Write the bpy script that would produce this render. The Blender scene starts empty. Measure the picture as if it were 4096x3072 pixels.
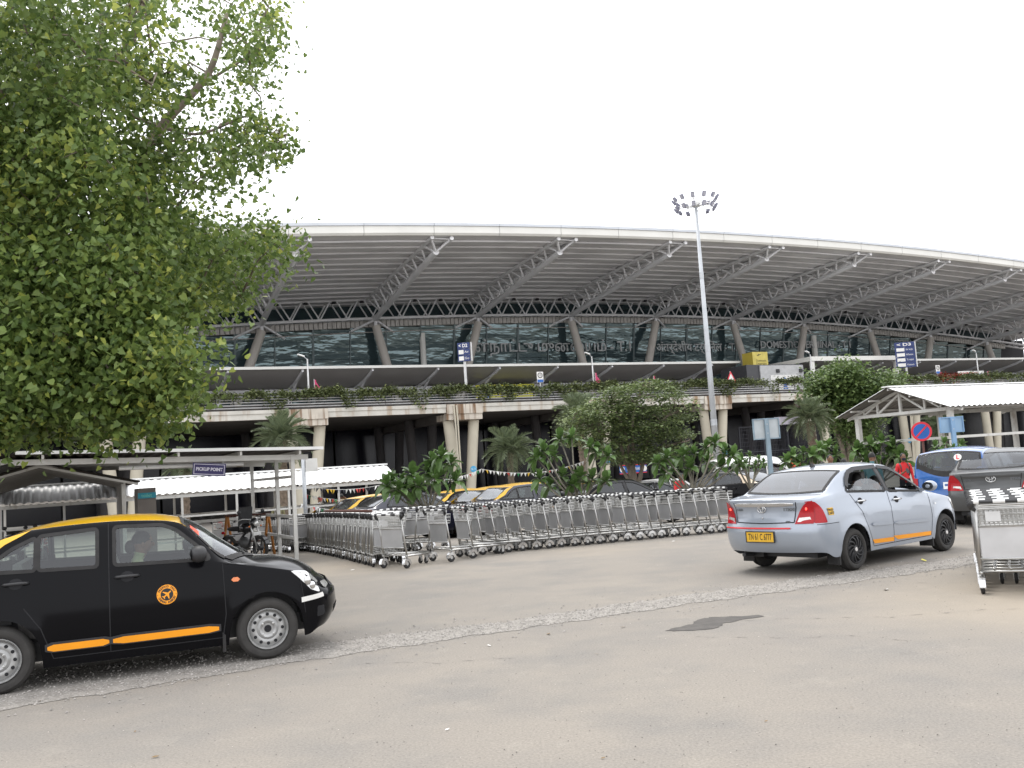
import bpy, bmesh, math, random
import numpy as np
from mathutils import Vector, Matrix
PI = math.pi
R = math.radians
rnd = random.Random(7)
npr = np.random.RandomState(11)
scn = bpy.context.scene
COL = scn.collection

# ------------------------------------------------------------------ camera
CAM_H, PITCH, ROLL, FPX = 1.7229, .091, .0669, 3733.6
cam_d = bpy.data.cameras.new('camera')
cam = bpy.data.objects.new('camera', cam_d)
COL.objects.link(cam)
cam_d.sensor_width = 36
cam_d.lens = 36 * FPX / 4096
cam_d.clip_start = .05
cam_d.clip_end = 5000
_F = Vector((0, math.cos(PITCH), math.sin(PITCH)))
_R0 = Vector((1, 0, 0))
_U0 = _R0.cross(_F)
_R = math.cos(ROLL) * _R0 - math.sin(ROLL) * _U0
_U = math.sin(ROLL) * _R0 + math.cos(ROLL) * _U0
cam.matrix_world = Matrix(((_R.x, _U.x, -_F.x, 0), (_R.y, _U.y, -_F.y, 0), (_R.z, _U.z, -_F.z, CAM_H), (0, 0, 0, 1)))
scn.camera = cam

# ------------------------------------------------------------------ sky, sun, exposure
SUN_EL, SUN_AZ = R(62), R(-20)
world = bpy.data.worlds.new('World')
scn.world = world
world.use_nodes = True
wn = world.node_tree.nodes
wl = world.node_tree.links
bg = wn['Background']
sky = wn.new('ShaderNodeTexSky')
sky.sky_type = 'NISHITA'
sky.sun_disc = False
sky.sun_elevation = SUN_EL
sky.sun_rotation = SUN_AZ
sky.air_density = 1.0
sky.dust_density = 4.0
mixc = wn.new('ShaderNodeMix')
mixc.data_type = 'RGBA'
mixc.inputs[0].default_value = .93          # a closed deck of bright cloud over the clear sky
wl.new(sky.outputs[0], mixc.inputs[6])
mixc.inputs[7].default_value = (9.9, 10.0, 10.3, 1)
wl.new(mixc.outputs[2], bg.inputs[0])
bg.inputs[1].default_value = .125
sun_d = bpy.data.lights.new('sun', 'SUN')
sun_d.energy = 1.1
sun_d.angle = R(24)
sun_d.color = (1, .965, .91)
sun = bpy.data.objects.new('sun', sun_d)
COL.objects.link(sun)
sun.rotation_euler = (R(90) - SUN_EL, 0, PI - SUN_AZ)
scn.view_settings.view_transform = 'Standard'
scn.view_settings.look = 'None'
scn.view_settings.gamma = 1
scn.view_settings.exposure = .76
scn.view_settings.use_curve_mapping = False

# ------------------------------------------------------------------ photo point -> place in the world
def ray(dx, dy):
    s = 1.8517
    return _F * FPX + _R * (dx * s - 2048) - _U * (dy * s - 1536)
def at(dx, dy, Y):
    d = ray(dx, dy)
    return Vector((0, 0, CAM_H)) + d * (Y / d.y)
def sstep(x, a, b):
    t = min(1, max(0, (x - a) / (b - a)))
    return t * t * (3 - 2 * t)
def gz(x, y):                                # the parking ground lies a little lower than the road
    return -.75 * sstep(y, 18, 46)

# ------------------------------------------------------------------ materials
MATS = {}
def mat(name, col, rough=.6, metal=0., var=.12, scale=3., bump=0., bscale=40., spec=.5, coat=0., trans=0.,
        emis=None, island=0., streak=None, detail=4., col2=None, ior=1.45, transl=0., obj_random=0.):
    if name in MATS:
        return MATS[name]
    m = bpy.data.materials.new(name)
    m.use_nodes = True
    n, l = m.node_tree.nodes, m.node_tree.links
    p = n['Principled BSDF']
    p.inputs['Roughness'].default_value = rough
    p.inputs['Metallic'].default_value = metal
    p.inputs['Specular IOR Level'].default_value = spec
    p.inputs['IOR'].default_value = ior
    p.inputs['Coat Weight'].default_value = coat
    p.inputs['Transmission Weight'].default_value = trans
    tc = n.new('ShaderNodeTexCoord')
    nz = n.new('ShaderNodeTexNoise')
    nz.inputs['Scale'].default_value = scale
    nz.inputs['Detail'].default_value = detail
    l.new(tc.outputs['Object'], nz.inputs['Vector'])
    mx = n.new('ShaderNodeMix')
    mx.data_type = 'RGBA'
    c1 = [min(1, c * (1 - var)) for c in col]
    c2 = [min(1, c * (1 + var)) for c in (col2 or col)]
    mx.inputs[6].default_value = (*c1, 1)
    mx.inputs[7].default_value = (*c2, 1)
    mr = n.new('ShaderNodeMapRange')
    mr.inputs[1].default_value = .3
    mr.inputs[2].default_value = .7
    l.new(nz.outputs[0], mr.inputs[0])
    l.new(mr.outputs[0], mx.inputs[0])
    out = mx.outputs[2]
    if streak:                               # rain stains running down concrete
        mp = n.new('ShaderNodeMapping')
        mp.inputs['Scale'].default_value = streak[1]
        l.new(tc.outputs['Object'], mp.inputs['Vector'])
        n2 = n.new('ShaderNodeTexNoise')
        n2.inputs['Scale'].default_value = 1
        n2.inputs['Detail'].default_value = 6
        l.new(mp.outputs[0], n2.inputs['Vector'])
        m2 = n.new('ShaderNodeMapRange')
        m2.inputs[1].default_value = streak[2]
        m2.inputs[2].default_value = streak[3]
        l.new(n2.outputs[0], m2.inputs[0])
        mx2 = n.new('ShaderNodeMix')
        mx2.data_type = 'RGBA'
        mx2.inputs[7].default_value = (*streak[0], 1)
        l.new(out, mx2.inputs[6])
        l.new(m2.outputs[0], mx2.inputs[0])
        out = mx2.outputs[2]
    if island or obj_random:
        src = None
        if island:
            ge = n.new('ShaderNodeNewGeometry')
            src = ge.outputs['Random Per Island']
        else:
            ge = n.new('ShaderNodeObjectInfo')
            src = ge.outputs['Random']
        k = island or obj_random
        hv = n.new('ShaderNodeHueSaturation')
        m3 = n.new('ShaderNodeMapRange')
        m3.inputs[3].default_value = 1 - k
        m3.inputs[4].default_value = 1 + k
        l.new(src, m3.inputs[0])
        l.new(m3.outputs[0], hv.inputs['Value'])
        m4 = n.new('ShaderNodeMapRange')
        m4.inputs[3].default_value = .512
        m4.inputs[4].default_value = .478
        l.new(src, m4.inputs[0])
        if island:
            l.new(m4.outputs[0], hv.inputs['Hue'])
        l.new(out, hv.inputs['Color'])
        out = hv.outputs[0]
    l.new(out, p.inputs['Base Color'])
    if bump:
        b = n.new('ShaderNodeBump')
        b.inputs['Strength'].default_value = bump
        b.inputs['Distance'].default_value = .02
        n5 = n.new('ShaderNodeTexNoise')
        n5.inputs['Scale'].default_value = bscale
        n5.inputs['Detail'].default_value = 5
        l.new(tc.outputs['Object'], n5.inputs['Vector'])
        l.new(n5.outputs[0], b.inputs['Height'])
        l.new(b.outputs[0], p.inputs['Normal'])
    if transl:
        tr = n.new('ShaderNodeBsdfTranslucent')
        l.new(out, tr.inputs[0])
        ms = n.new('ShaderNodeMixShader')
        ms.inputs[0].default_value = transl
        l.new(p.outputs[0], ms.inputs[1])
        l.new(tr.outputs[0], ms.inputs[2])
        l.new(ms.outputs[0], n['Material Output'].inputs[0])
    if emis:
        p.inputs['Emission Color'].default_value = (*emis[0], 1)
        p.inputs['Emission Strength'].default_value = emis[1]
    MATS[name] = m
    return m
def window_glass(name, tint, refl_rough=.02, r0=.07):
    """thin pane: part mirror by Fresnel, the rest tinted see-through"""
    if name in MATS:
        return MATS[name]
    m = bpy.data.materials.new(name)
    m.use_nodes = True
    n, l = m.node_tree.nodes, m.node_tree.links
    n.remove(n['Principled BSDF'])
    t = n.new('ShaderNodeBsdfTransparent')
    t.inputs[0].default_value = (*tint, 1)
    g = n.new('ShaderNodeBsdfGlossy')
    g.inputs['Roughness'].default_value = refl_rough
    g.inputs[0].default_value = (.95, .97, 1, 1)
    lw = n.new('ShaderNodeLayerWeight')
    lw.inputs[0].default_value = .5
    pw = n.new('ShaderNodeMath')
    pw.operation = 'POWER'
    pw.inputs[1].default_value = 4.
    l.new(lw.outputs['Facing'], pw.inputs[0])
    fr = n.new('ShaderNodeMapRange')
    fr.inputs[3].default_value = r0
    fr.inputs[4].default_value = .9
    l.new(pw.outputs[0], fr.inputs[0])
    ms = n.new('ShaderNodeMixShader')
    l.new(fr.outputs[0], ms.inputs[0])
    l.new(t.outputs[0], ms.inputs[1])
    l.new(g.outputs[0], ms.inputs[2])
    l.new(ms.outputs[0], n['Material Output'].inputs[0])
    MATS[name] = m
    return m

# ------------------------------------------------------------------ geometry collector
class G:
    def __init__(s):
        s.v, s.f, s.m = [], [], []
        s.T = None
        s.cur = 0
    def add(s, vs, fs):
        o = len(s.v)
        if s.T is not None:
            vs = [s.T @ Vector(p) for p in vs]
        s.v.extend([tuple(p) for p in vs])
        s.f.extend([tuple(i + o for i in f) for f in fs])
        s.m.extend([s.cur] * len(fs))
        return s
    def box(s, x0, x1, y0, y1, z0, z1):
        return s.add([(x0, y0, z0), (x1, y0, z0), (x1, y1, z0), (x0, y1, z0), (x0, y0, z1), (x1, y0, z1), (x1, y1, z1), (x0, y1, z1)],
                     [(3, 2, 1, 0), (4, 5, 6, 7), (0, 1, 5, 4), (1, 2, 6, 5), (2, 3, 7, 6), (3, 0, 4, 7)])
    def bar(s, a, b, w, h, up=(0, 0, 1)):
        """rectangular bar from a to b"""
        a, b = Vector(a), Vector(b)
        d = (b - a).normalized()
        u = Vector(up)
        if abs(d.dot(u)) > .98:
            u = Vector((0, 1, 0))
        x = d.cross(u).normalized() * w / 2
        y = x.cross(d).normalized() * h / 2
        vs = [a - x - y, a + x - y, a + x + y, a - x + y, b - x - y, b + x - y, b + x + y, b - x + y]
        return s.add(vs, [(0, 1, 2, 3), (7, 6, 5, 4), (0, 4, 5, 1), (1, 5, 6, 2), (2, 6, 7, 3), (3, 7, 4, 0)])
    def tube(s, pts, r, n=8, cap=True):
        pts = [Vector(p) for p in pts]
        rs = r if hasattr(r, '__len__') else [r] * len(pts)
        vs, fs = [], []
        ref = None
        for i, p in enumerate(pts):
            d = (pts[min(i + 1, len(pts) - 1)] - pts[max(i - 1, 0)])
            d = d.normalized() if d.length > 1e-9 else Vector((0, 0, 1))
            if ref is None:
                ref = Vector((0, 0, 1)) if abs(d.z) < .9 else Vector((1, 0, 0))
            x = d.cross(ref).normalized()
            y = d.cross(x).normalized()
            ref = x.cross(d) * -1 if False else y.cross(d).cross(d) if False else ref
            for k in range(n):
                a = 2 * PI * k / n
                vs.append(p + x * math.cos(a) * rs[i] + y * math.sin(a) * rs[i])
        for i in range(len(pts) - 1):
            for k in range(n):
                k2 = (k + 1) % n
                fs.append((i * n + k, i * n + k2, (i + 1) * n + k2, (i + 1) * n + k))
        if cap:
            fs.append(tuple(range(n))[::-1])
            fs.append(tuple((len(pts) - 1) * n + k for k in range(n)))
        return s.add(vs, fs)
    def lathe(s, prof, n=24, axis='z', c=(0, 0, 0), close=False):
        """prof: list of (radius, height)"""
        vs, fs = [], []
        for r_, h in prof:
            for k in range(n):
                a = 2 * PI * k / n
                p = (r_ * math.cos(a), r_ * math.sin(a), h)
                if axis == 'y':
                    p = (p[0], p[2], p[1])
                if axis == 'x':
                    p = (p[2], p[0], p[1])
                vs.append((p[0] + c[0], p[1] + c[1], p[2] + c[2]))
        L = len(prof)
        for i in range(L - 1 + (1 if close else 0)):
            j = (i + 1) % L
            for k in range(n):
                k2 = (k + 1) % n
                fs.append((i * n + k, i * n + k2, j * n + k2, j * n + k))
        return s.add(vs, fs)
    def prism(s, poly, d, axis='y', o=0.):
        """polygon (a, b) pushed out by d along an axis"""
        n = len(poly)
        def P(a, b, c):
            return {'y': (a, c, b), 'z': (a, b, c), 'x': (c, a, b)}[axis]
        vs = [P(a, b, o) for a, b in poly] + [P(a, b, o + d) for a, b in poly]
        fs = [tuple(range(n)), tuple(range(2 * n - 1, n - 1, -1))] + [((i + 1) % n, i, n + i, n + (i + 1) % n) for i in range(n)]
        return s.add(vs, fs)
    def grid(s, rows, wrap=False):
        """rows of equally many points"""
        n = len(rows[0])
        vs = [p for r_ in rows for p in r_]
        fs = []
        for i in range(len(rows) - 1):
            for k in range(n if wrap else n - 1):
                k2 = (k + 1) % n
                fs.append((i * n + k, i * n + k2, (i + 1) * n + k2, (i + 1) * n + k))
        return s.add(vs, fs)
    def ball(s, c, r, nu=12, nv=8):
        rx, ry, rz = r if hasattr(r, '__len__') else (r, r, r)
        rows = []
        for i in range(nv + 1):
            t = PI * i / nv
            rows.append([(c[0] + rx * math.sin(t) * math.cos(2 * PI * k / nu), c[1] + ry * math.sin(t) * math.sin(2 * PI * k / nu), c[2] + rz * math.cos(t)) for k in range(nu)])
        return s.grid(rows, True)
    def mesh(s, name, mats, smooth=False):
        me = bpy.data.meshes.new(name)
        me.from_pydata(s.v, [], s.f)
        mats = mats if isinstance(mats, (list, tuple)) else [mats]
        for m in mats:
            me.materials.append(m)
        if len(mats) > 1:
            me.polygons.foreach_set('material_index', s.m)
        if smooth:
            me.polygons.foreach_set('use_smooth', [True] * len(me.polygons))
            if smooth is not True:
                me.set_sharp_from_angle(angle=R(smooth))
        me.update()
        return me
def link(name, me, parent=None, loc=None):
    o = bpy.data.objects.new(name, me)
    COL.objects.link(o)
    if parent:
        o.parent = parent
    if loc is not None:
        o.location = loc
    return o
def part(name, g, m, parent, smooth=False, label=None, loc=None):
    o = link(name, g.mesh(name, m, smooth) if isinstance(g, G) else g, parent, loc)
    if label:
        o['label'] = label
    return o
def tag(o, label, cat, group=None):
    o['label'] = label
    o['category'] = cat
    if group:
        o['group'] = group
    return o
def thing(name, label, cat, loc=(0, 0, 0), rz=0., group=None):
    o = link(name, None, None, loc)
    o.rotation_euler = (0, 0, rz)
    o.empty_display_size = .2
    return tag(o, label, cat, group)
def structure(name, g, m, smooth=False):
    o = link(name, g.mesh(name, m, smooth))
    o['kind'] = 'structure'
    return o
def stuff(o):
    o['kind'] = 'stuff'
    return o
def dup(root, loc, rz=None, label=None):
    r_ = root.copy()
    COL.objects.link(r_)
    r_.location = loc
    if rz is not None:
        r_.rotation_euler = (0, 0, rz) if not hasattr(rz, '__len__') else rz
    if label:
        r_['label'] = label
    for ch in list(root.children):
        c = ch.copy()
        COL.objects.link(c)
        c.parent = r_
        for g in list(ch.children):
            d = g.copy()
            COL.objects.link(d)
            d.parent = c
    return r_
def text_mesh(body, size, extrude=.0, align='CENTER', space=1., bold=0.):
    cu = bpy.data.curves.new('lettering', 'FONT')
    cu.body = body
    cu.size = size
    cu.extrude = extrude
    cu.align_x = align
    cu.align_y = 'CENTER'
    cu.space_character = space
    cu.offset = bold
    cu.resolution_u = 3
    o = bpy.data.objects.new('lettering', cu)
    COL.objects.link(o)
    dg = bpy.context.evaluated_depsgraph_get()
    me = bpy.data.meshes.new_from_object(o.evaluated_get(dg))
    bpy.data.objects.remove(o)
    bpy.data.curves.remove(cu)
    me.materials.clear()
    return me
def put_text(body, size, M4, m, parent, name='lettering', extrude=.0, width=None, bold=0., align='CENTER', space=1.):
    """M4 maps the text's own plane (x right, y up) to the parent's space"""
    me = text_mesh(body, size, extrude, align, space, bold)
    if width:
        xs = [v.co.x for v in me.vertices]
        if xs and max(xs) > min(xs):
            k = width / (max(xs) - min(xs))
            me.transform(Matrix.Diagonal((k, 1, 1, 1)))
    me.transform(M4)
    me.materials.append(m)
    return link(name, me, parent)
def frame(o, x, y):
    """matrix from a plane's origin, its x and its y direction"""
    x, y = Vector(x).normalized(), Vector(y).normalized()
    z = x.cross(y)
    return Matrix(((x.x, y.x, z.x, o[0]), (x.y, y.y, z.y, o[1]), (x.z, y.z, z.z, o[2]), (0, 0, 0, 1)))

# shared materials
STEEL = mat('stainless_steel', (.44, .435, .42), .36, 1., .15, 8)
DULL_STEEL = mat('dull_steel', (.5, .5, .49), .42, .9, .1, 5)
BLACK_RUBBER = mat('black_rubber', (.022, .021, .021), .75, 0, .25, 12, .15, 60)
BLACK_PLASTIC = mat('black_plastic', (.028, .028, .03), .5, 0, .15, 10)
DARK = mat('dark_void', (.012, .012, .014), .8)
WHITE_PAINT = mat('white_paint', (.72, .71, .68), .5, 0, .07, 4)
GREY_STEEL_PAINT = mat('grey_steel_paint', (.46, .45, .43), .5, 0, .06, 3)
CHROME = mat('chrome', (.62, .62, .62), .2, 1., .03)
# ------------------------------------------------------------------ ground
def ground_material():
    m = bpy.data.materials.new('dusty_asphalt')
    m.use_nodes = True
    n, l = m.node_tree.nodes, m.node_tree.links
    p = n['Principled BSDF']
    p.inputs['Roughness'].default_value = .9
    p.inputs['Specular IOR Level'].default_value = .25
    tc = n.new('ShaderNodeTexCoord')
    def noise(sc, det=5, rough=.55):
        z = n.new('ShaderNodeTexNoise')
        z.inputs['Scale'].default_value = sc
        z.inputs['Detail'].default_value = det
        z.inputs['Roughness'].default_value = rough
        l.new(tc.outputs['Object'], z.inputs['Vector'])
        return z.outputs[0]
    def rng(src, a, b, c=0., d=1.):
        r_ = n.new('ShaderNodeMapRange')
        for i, q in enumerate((a, b, c, d)):
            r_.inputs[i + 1].default_value = q
        l.new(src, r_.inputs[0])
        return r_.outputs[0]
    def mix(f, a, b, mode='MIX'):
        x = n.new('ShaderNodeMix')
        x.data_type = 'RGBA'
        x.blend_type = mode
        for i, q in ((0, f), (6, a), (7, b)):
            if hasattr(q, 'links') or hasattr(q, 'is_linked'):
                l.new(q, x.inputs[i])
            elif i == 0:
                x.inputs[0].default_value = q
            else:
                x.inputs[i].default_value = (*q, 1)
        return x.outputs[2]
    base = mix(rng(noise(.22, 4), .35, .65), (.232, .212, .188), (.268, .242, .208))      # grey asphalt under sandy dust
    base = mix(rng(noise(.9, 6), .42, .68), base, (.208, .195, .178))
    base = mix(rng(noise(2.6, 6, .7), .56, .72, 0, .45), base, (.30, .275, .238))
    fine = rng(noise(55, 3, .7), .3, .7, .78, 1.2)
    fc = n.new('ShaderNodeCombineColor')
    for i in range(3):
        l.new(fine, fc.inputs[i])
    base = mix(1, base, fc.outputs[0], 'MULTIPLY')
    vo = n.new('ShaderNodeTexVoronoi')                                                      # small pits, their shade put into the colour as dark dots
    vo.inputs['Scale'].default_value = 11
    l.new(tc.outputs['Object'], vo.inputs['Vector'])
    base = mix(rng(vo.outputs['Distance'], .03, .085, .75, 0), base, (.1, .09, .082))
    # fine cracks
    vc = n.new('ShaderNodeTexVoronoi')
    vc.feature = 'DISTANCE_TO_EDGE'
    vc.inputs['Scale'].default_value = .33
    wv = n.new('ShaderNodeVectorMath')
    wv.operation = 'ADD'
    nzv = n.new('ShaderNodeTexNoise')
    nzv.inputs['Scale'].default_value = 1.3
    nzv.inputs['Detail'].default_value = 6
    l.new(tc.outputs['Object'], nzv.inputs['Vector'])
    l.new(tc.outputs['Object'], wv.inputs[0])
    l.new(nzv.outputs['Color'], wv.inputs[1])
    l.new(wv.outputs[0], vc.inputs['Vector'])
    cr = rng(vc.outputs['Distance'], .0, .004, .25, 0)
    mk = n.new('ShaderNodeMath')
    mk.operation = 'MULTIPLY'
    l.new(cr, mk.inputs[0])
    l.new(rng(noise(.5, 3), .5, .62), mk.inputs[1])
    base = mix(mk.outputs[0], base, (.12, .112, .104))
    # sand lying round the trolley stands
    for cx, cy, r0, r1, amt in ((6.6, 10.3, .6, 3.2, .75), (-3.5, 19.5, .5, 3.0, .45), (1.8, 19.6, .4, 2.2, .3)):
        vd = n.new('ShaderNodeVectorMath')
        vd.operation = 'DISTANCE'
        vd.inputs[1].default_value = (cx, cy, 0)
        l.new(wv.outputs[0], vd.inputs[0])
        base = mix(rng(vd.outputs['Value'], r0, r1, amt, 0), base, (.335, .285, .22))
    l.new(base, p.inputs['Base Color'])
    b = n.new('ShaderNodeBump')
    b.inputs['Strength'].default_value = .35
    b.inputs['Distance'].default_value = .012
    l.new(noise(70, 5, .65), b.inputs['Height'])
    l.new(b.outputs[0], p.inputs['Normal'])
    return m
GROUND_M = ground_material()
g = G()
ys = [-40, -15, 0, 5, 10, 15, 18] + [19 + k for k in range(28)] + [50, 80, 200, 600, 2500]
xs = [-1800, -400, -120, -50, -20, -8, 0, 8, 20, 50, 120, 400, 1800]
g.grid([[(x, y, gz(x, y)) for x in xs] for y in ys])
structure('ground', g, GROUND_M, True)

# broken strip across the road where the top layer is worn to its aggregate
def strip_outline(far):
    pts_near = [(-9, 5.9), (-4.46, 8.01), (-2.37, 9.22), (2.01, 11.27), (4.2, 12.15), (5.6, 12.75), (8.5, 14.3)]
    pts_far = [(-9, 7.9), (-5.41, 9.62), (-2.6, 10.15), (-.4, 10.8), (1.5, 11.75), (4.0, 12.9), (5.64, 13.5), (8.5, 15.0)]
    return pts_far if far else pts_near
def interp(pts, x):
    for (x0, y0), (x1, y1) in zip(pts, pts[1:]):
        if x <= x1:
            return y0 + (y1 - y0) * (x - x0) / (x1 - x0)
    return pts[-1][1]
def frag_noise(x, y):
    return math.sin(x * 7.3 + y * 2.1) * .5 + math.sin(x * 17.1 - y * 5.3) * .3 + math.sin(x * 41 + 1.7) * .2
AGG = mat('worn_aggregate', (.25, .233, .212), .95, 0, .2, 6, .55, 30, spec=.2, streak=((.355, .336, .31), (32, 32, 32), .5, .62), detail=8)
g = G()
rows = []
N = 260
for i in range(N + 1):
    x = -9 + 17.5 * i / N
    a = interp(strip_outline(False), x) + .09 * frag_noise(x, 0)
    b = interp(strip_outline(True), x) + .11 * frag_noise(x, 9)
    rows.append([(x, a + (b - a) * k / 5, .004) for k in range(6)])
g.grid(rows)
structure('worn_road_strip', g, AGG)
# loose aggregate chips lying on the strip
g = G()
for i in range(5200):
    x = rnd.uniform(-7, 8)
    a, b = interp(strip_outline(False), x), interp(strip_outline(True), x)
    y = a + (b - a) * (rnd.uniform(-.05, 1.05) if i % 4 else rnd.gauss(.5, .55))
    s = rnd.uniform(.006, .017)
    th = rnd.uniform(0, PI)
    c, q = math.cos(th) * s, math.sin(th) * s
    g.add([(x - c, y - q, .005), (x + q, y - c, .005), (x + c, y + q, .005), (x - q, y + c, .005), (x + q * .2, y, .005 + s * .8)],
          [(0, 1, 4), (1, 2, 4), (2, 3, 4), (3, 0, 4)])
o = stuff(structure('stone_chips', g, mat('stone_chips', (.29, .273, .25), .9, 0, .3, 9, island=.25)))
# grit scattered over the foreground
for nm, cl, cnt, s0, s1 in (('dark_grit', (.11, .10, .09), 1500, .0025, .0062), ('pale_grit', (.42, .39, .34), 900, .0022, .0055)):
    g = G()
    for i in range(cnt):
        y = 3.2 + 14 * rnd.random() ** 1.5
        x = rnd.uniform(-.62, .62) * y + .2
        s, th = rnd.uniform(s0, s1), rnd.uniform(0, PI)
        c, q = math.cos(th) * s, math.sin(th) * s
        g.add([(x - c, y - q, .003), (x + q, y - c, .003), (x + c, y + q, .003), (x - q, y + c, .003), (x, y, .003 + s * .7)], [(0, 1, 4), (1, 2, 4), (2, 3, 4), (3, 0, 4)])
    stuff(structure(nm, g, mat(nm, cl, .95, 0, .2, 9, island=.4)))
# ragged edges of old asphalt layers
SEAM = mat('road_seam', (.165, .152, .138), .95, 0, .3, 8)
for pts in ([(2.15, 9.95), (2.9, 9.75), (3.6, 9.55), (4.5, 9.6), (5.6, 9.35), (7, 9.1)], [(1.6, 9.2), (2.2, 8.9), (2.9, 8.75), (3.4, 8.3)], [(4.6, 11.75), (5.2, 11.5), (6.2, 11.6), (7.5, 11.2)], [(-1.6, 9.0), (-.8, 8.75), (-.1, 8.8)]):
    g = G()
    rows = []
    for i in range(121):
        u = i / 120 * (len(pts) - 1)
        k = min(len(pts) - 2, int(u))
        x, y = [pts[k][j] + (pts[k + 1][j] - pts[k][j]) * (u - k) for j in (0, 1)]
        y += .05 * frag_noise(x * 1.3, y)
        w = max(.0005, .009 * (frag_noise(x * 2.7, 3) + .25 * math.sin(x * 90)))
        rows.append([(x, y - w, .004), (x, y + w, .004)])
    g.grid(rows)
    structure('road_seam', g, SEAM)
# dark damp stain on the road
g = G()
ol = []
pts = [(1.36, 9.62), (1.62, 9.52), (1.86, 9.56), (2.02, 9.80), (2.22, 9.95), (2.47, 10.05), (2.45, 10.17), (2.2, 10.2), (1.98, 10.25), (1.8, 10.12), (1.72, 9.92), (1.52, 9.76)]
for i in range(len(pts)):
    p, q = pts[i], pts[(i + 1) % len(pts)]
    for k in range(5):
        t = k / 5
        x, y = p[0] + (q[0] - p[0]) * t, p[1] + (q[1] - p[1]) * t
        ol.append((x + .04 * frag_noise(x * 3, y * 2), y + .035 * frag_noise(y * 5, x * 2)))
g.add([(x, y, .004) for x, y in ol], [tuple(range(len(ol)))])
structure('damp_stain', g, mat('damp_stain', (.075, .068, .061), .75, 0, .25, 7, .3, 60))
# litter and fallen leaves on the road
LEAFDRY = mat('dry_leaf', (.2, .13, .055), .8, 0, .3, 6)
def flake(name, label, cat, x, y, s, m, rz, curl=.3, z=0.):
    g = G()
    a = [(-1, 0, 0), (-.3, .42, curl * .6), (.5, .36, curl * .5), (1, 0, curl), (.45, -.38, curl * .3), (-.35, -.4, curl * .1)]
    g.T = Matrix.Translation((0, 0, .007)) @ Matrix.Scale(s, 4)
    g.add(a, [(0, 1, 5), (1, 2, 4, 5), (2, 3, 4)])
    o = link(name, g.mesh(name, m), None, (x, y, z))
    o.rotation_euler = (0, 0, rz)
    return tag(o, label, cat)
PAPER = mat('scrap_paper', (.7, .69, .66), .7)
YPAPER = mat('yellow_wrapper', (.75, .68, .12), .5)
# ------------------------------------------------------------------ elevated departures road and terminal, in the frame of the facade (s along, t inward, z up)
PHI = R(26)
FO = Vector((-15.2, 68, 0))
def A(s):
    return 23.2 - .00072 * (s - 46) ** 2
CONC = mat('pale_concrete', (.56, .54, .49), .85, 0, .1, 1.2, .2, 20, streak=((.33, .235, .15), (1.3, 1.3, .12), .53, .68))
CONC_C = mat('cream_concrete', (.5, .46, .37), .85, 0, .07, .8, .15, 14)
CONC_STAIN = mat('rust_stained_concrete', (.55, .50, .43), .85, 0, .12, 1.4, .2, 20, streak=((.20, .125, .075), (2.4, 2.4, .16), .47, .6))
INNER = mat('shaded_concrete', (.07, .066, .068), .9, 0, .1, 1)  # shade under the deck put into a darker concrete colour
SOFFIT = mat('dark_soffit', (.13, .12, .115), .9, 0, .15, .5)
road = thing('elevated_road', 'raised concrete departures road on slanted column pairs in front of the terminal', 'flyover', FO, PHI)
S0, S1 = -45., 125.
g = G()
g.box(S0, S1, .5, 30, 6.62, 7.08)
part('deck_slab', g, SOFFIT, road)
for i in range(-3, 11):
    c = .1 + 12.45 * i
    if i == 1 + 1:
        pass
    x0, x1 = c - 12.45 + 1.56, c - 1.52
    g = G()                                   # long edge beam between two pier heads: a lip over a plain face
    g.box(x0, x1, -.02, .5, 6.45, 6.86)
    g.box(x0, x1, -.10, .5, 6.86, 7.12)
    part('edge_beam', g, CONC, road)
    g = G()                                   # pier head
    g.box(c - 1.5, c + 1.54, -.16, .5, 6.35, 7.10)
    g.box(c - 1.5, c + 1.54, -.05, 2.2, 5.88, 6.35)
    part('pier_head', g, CONC_STAIN, road)
    for sd in (-1, 1):
        g = G()
        g.tube([(c + sd * .5, 1., -.5), (c + sd * 1.1, .75, 5.88)], [.40, .43], 16)
        part('pier_column', g, CONC_C, road, 40)
    if i in (1, 3, 5):
        g = G()
        for k in range(2):
            g.tube([(c - .95 + .22 * k, -.24, 7.0), (c - .9 + .22 * k, -.24, 6.0), (c - .55 + .12 * k, .35, -.3)], .07, 8)
        part('drain_pipe', g, CONC_C, road, 40)
    # inner piers under the deck
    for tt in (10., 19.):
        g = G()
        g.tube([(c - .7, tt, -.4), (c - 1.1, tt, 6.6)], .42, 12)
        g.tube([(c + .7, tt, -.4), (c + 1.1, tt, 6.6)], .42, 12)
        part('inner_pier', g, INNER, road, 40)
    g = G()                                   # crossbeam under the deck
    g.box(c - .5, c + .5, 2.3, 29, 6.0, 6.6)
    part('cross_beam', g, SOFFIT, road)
# number discs on the piers
DISC = mat('blue_disc', (.06, .32, .55), .5)
for i, (sd, txt) in {0: (1, 'N-13'), 1: (1, 'N-12'), 2: (1, 'N-11'), 3: (1, 'N-10'), 5: (-1, 'N-8')}.items():
    c = .1 + 12.45 * i
    zc = 1.95
    g = G()
    cx = c + sd * (.5 + .6 * zc / 5.9)
    g.lathe([(.001, 0), (.26, 0), (.26, .02), (.001, .02)], 20, 'y', (cx, .44, zc))
    o = part('number_disc', g, DISC, road)
    put_text(txt, .22, frame((cx, .435, zc), (1, 0, 0), (0, 0, 1)), WHITE_PAINT, o, width=.36, extrude=.001)

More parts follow.
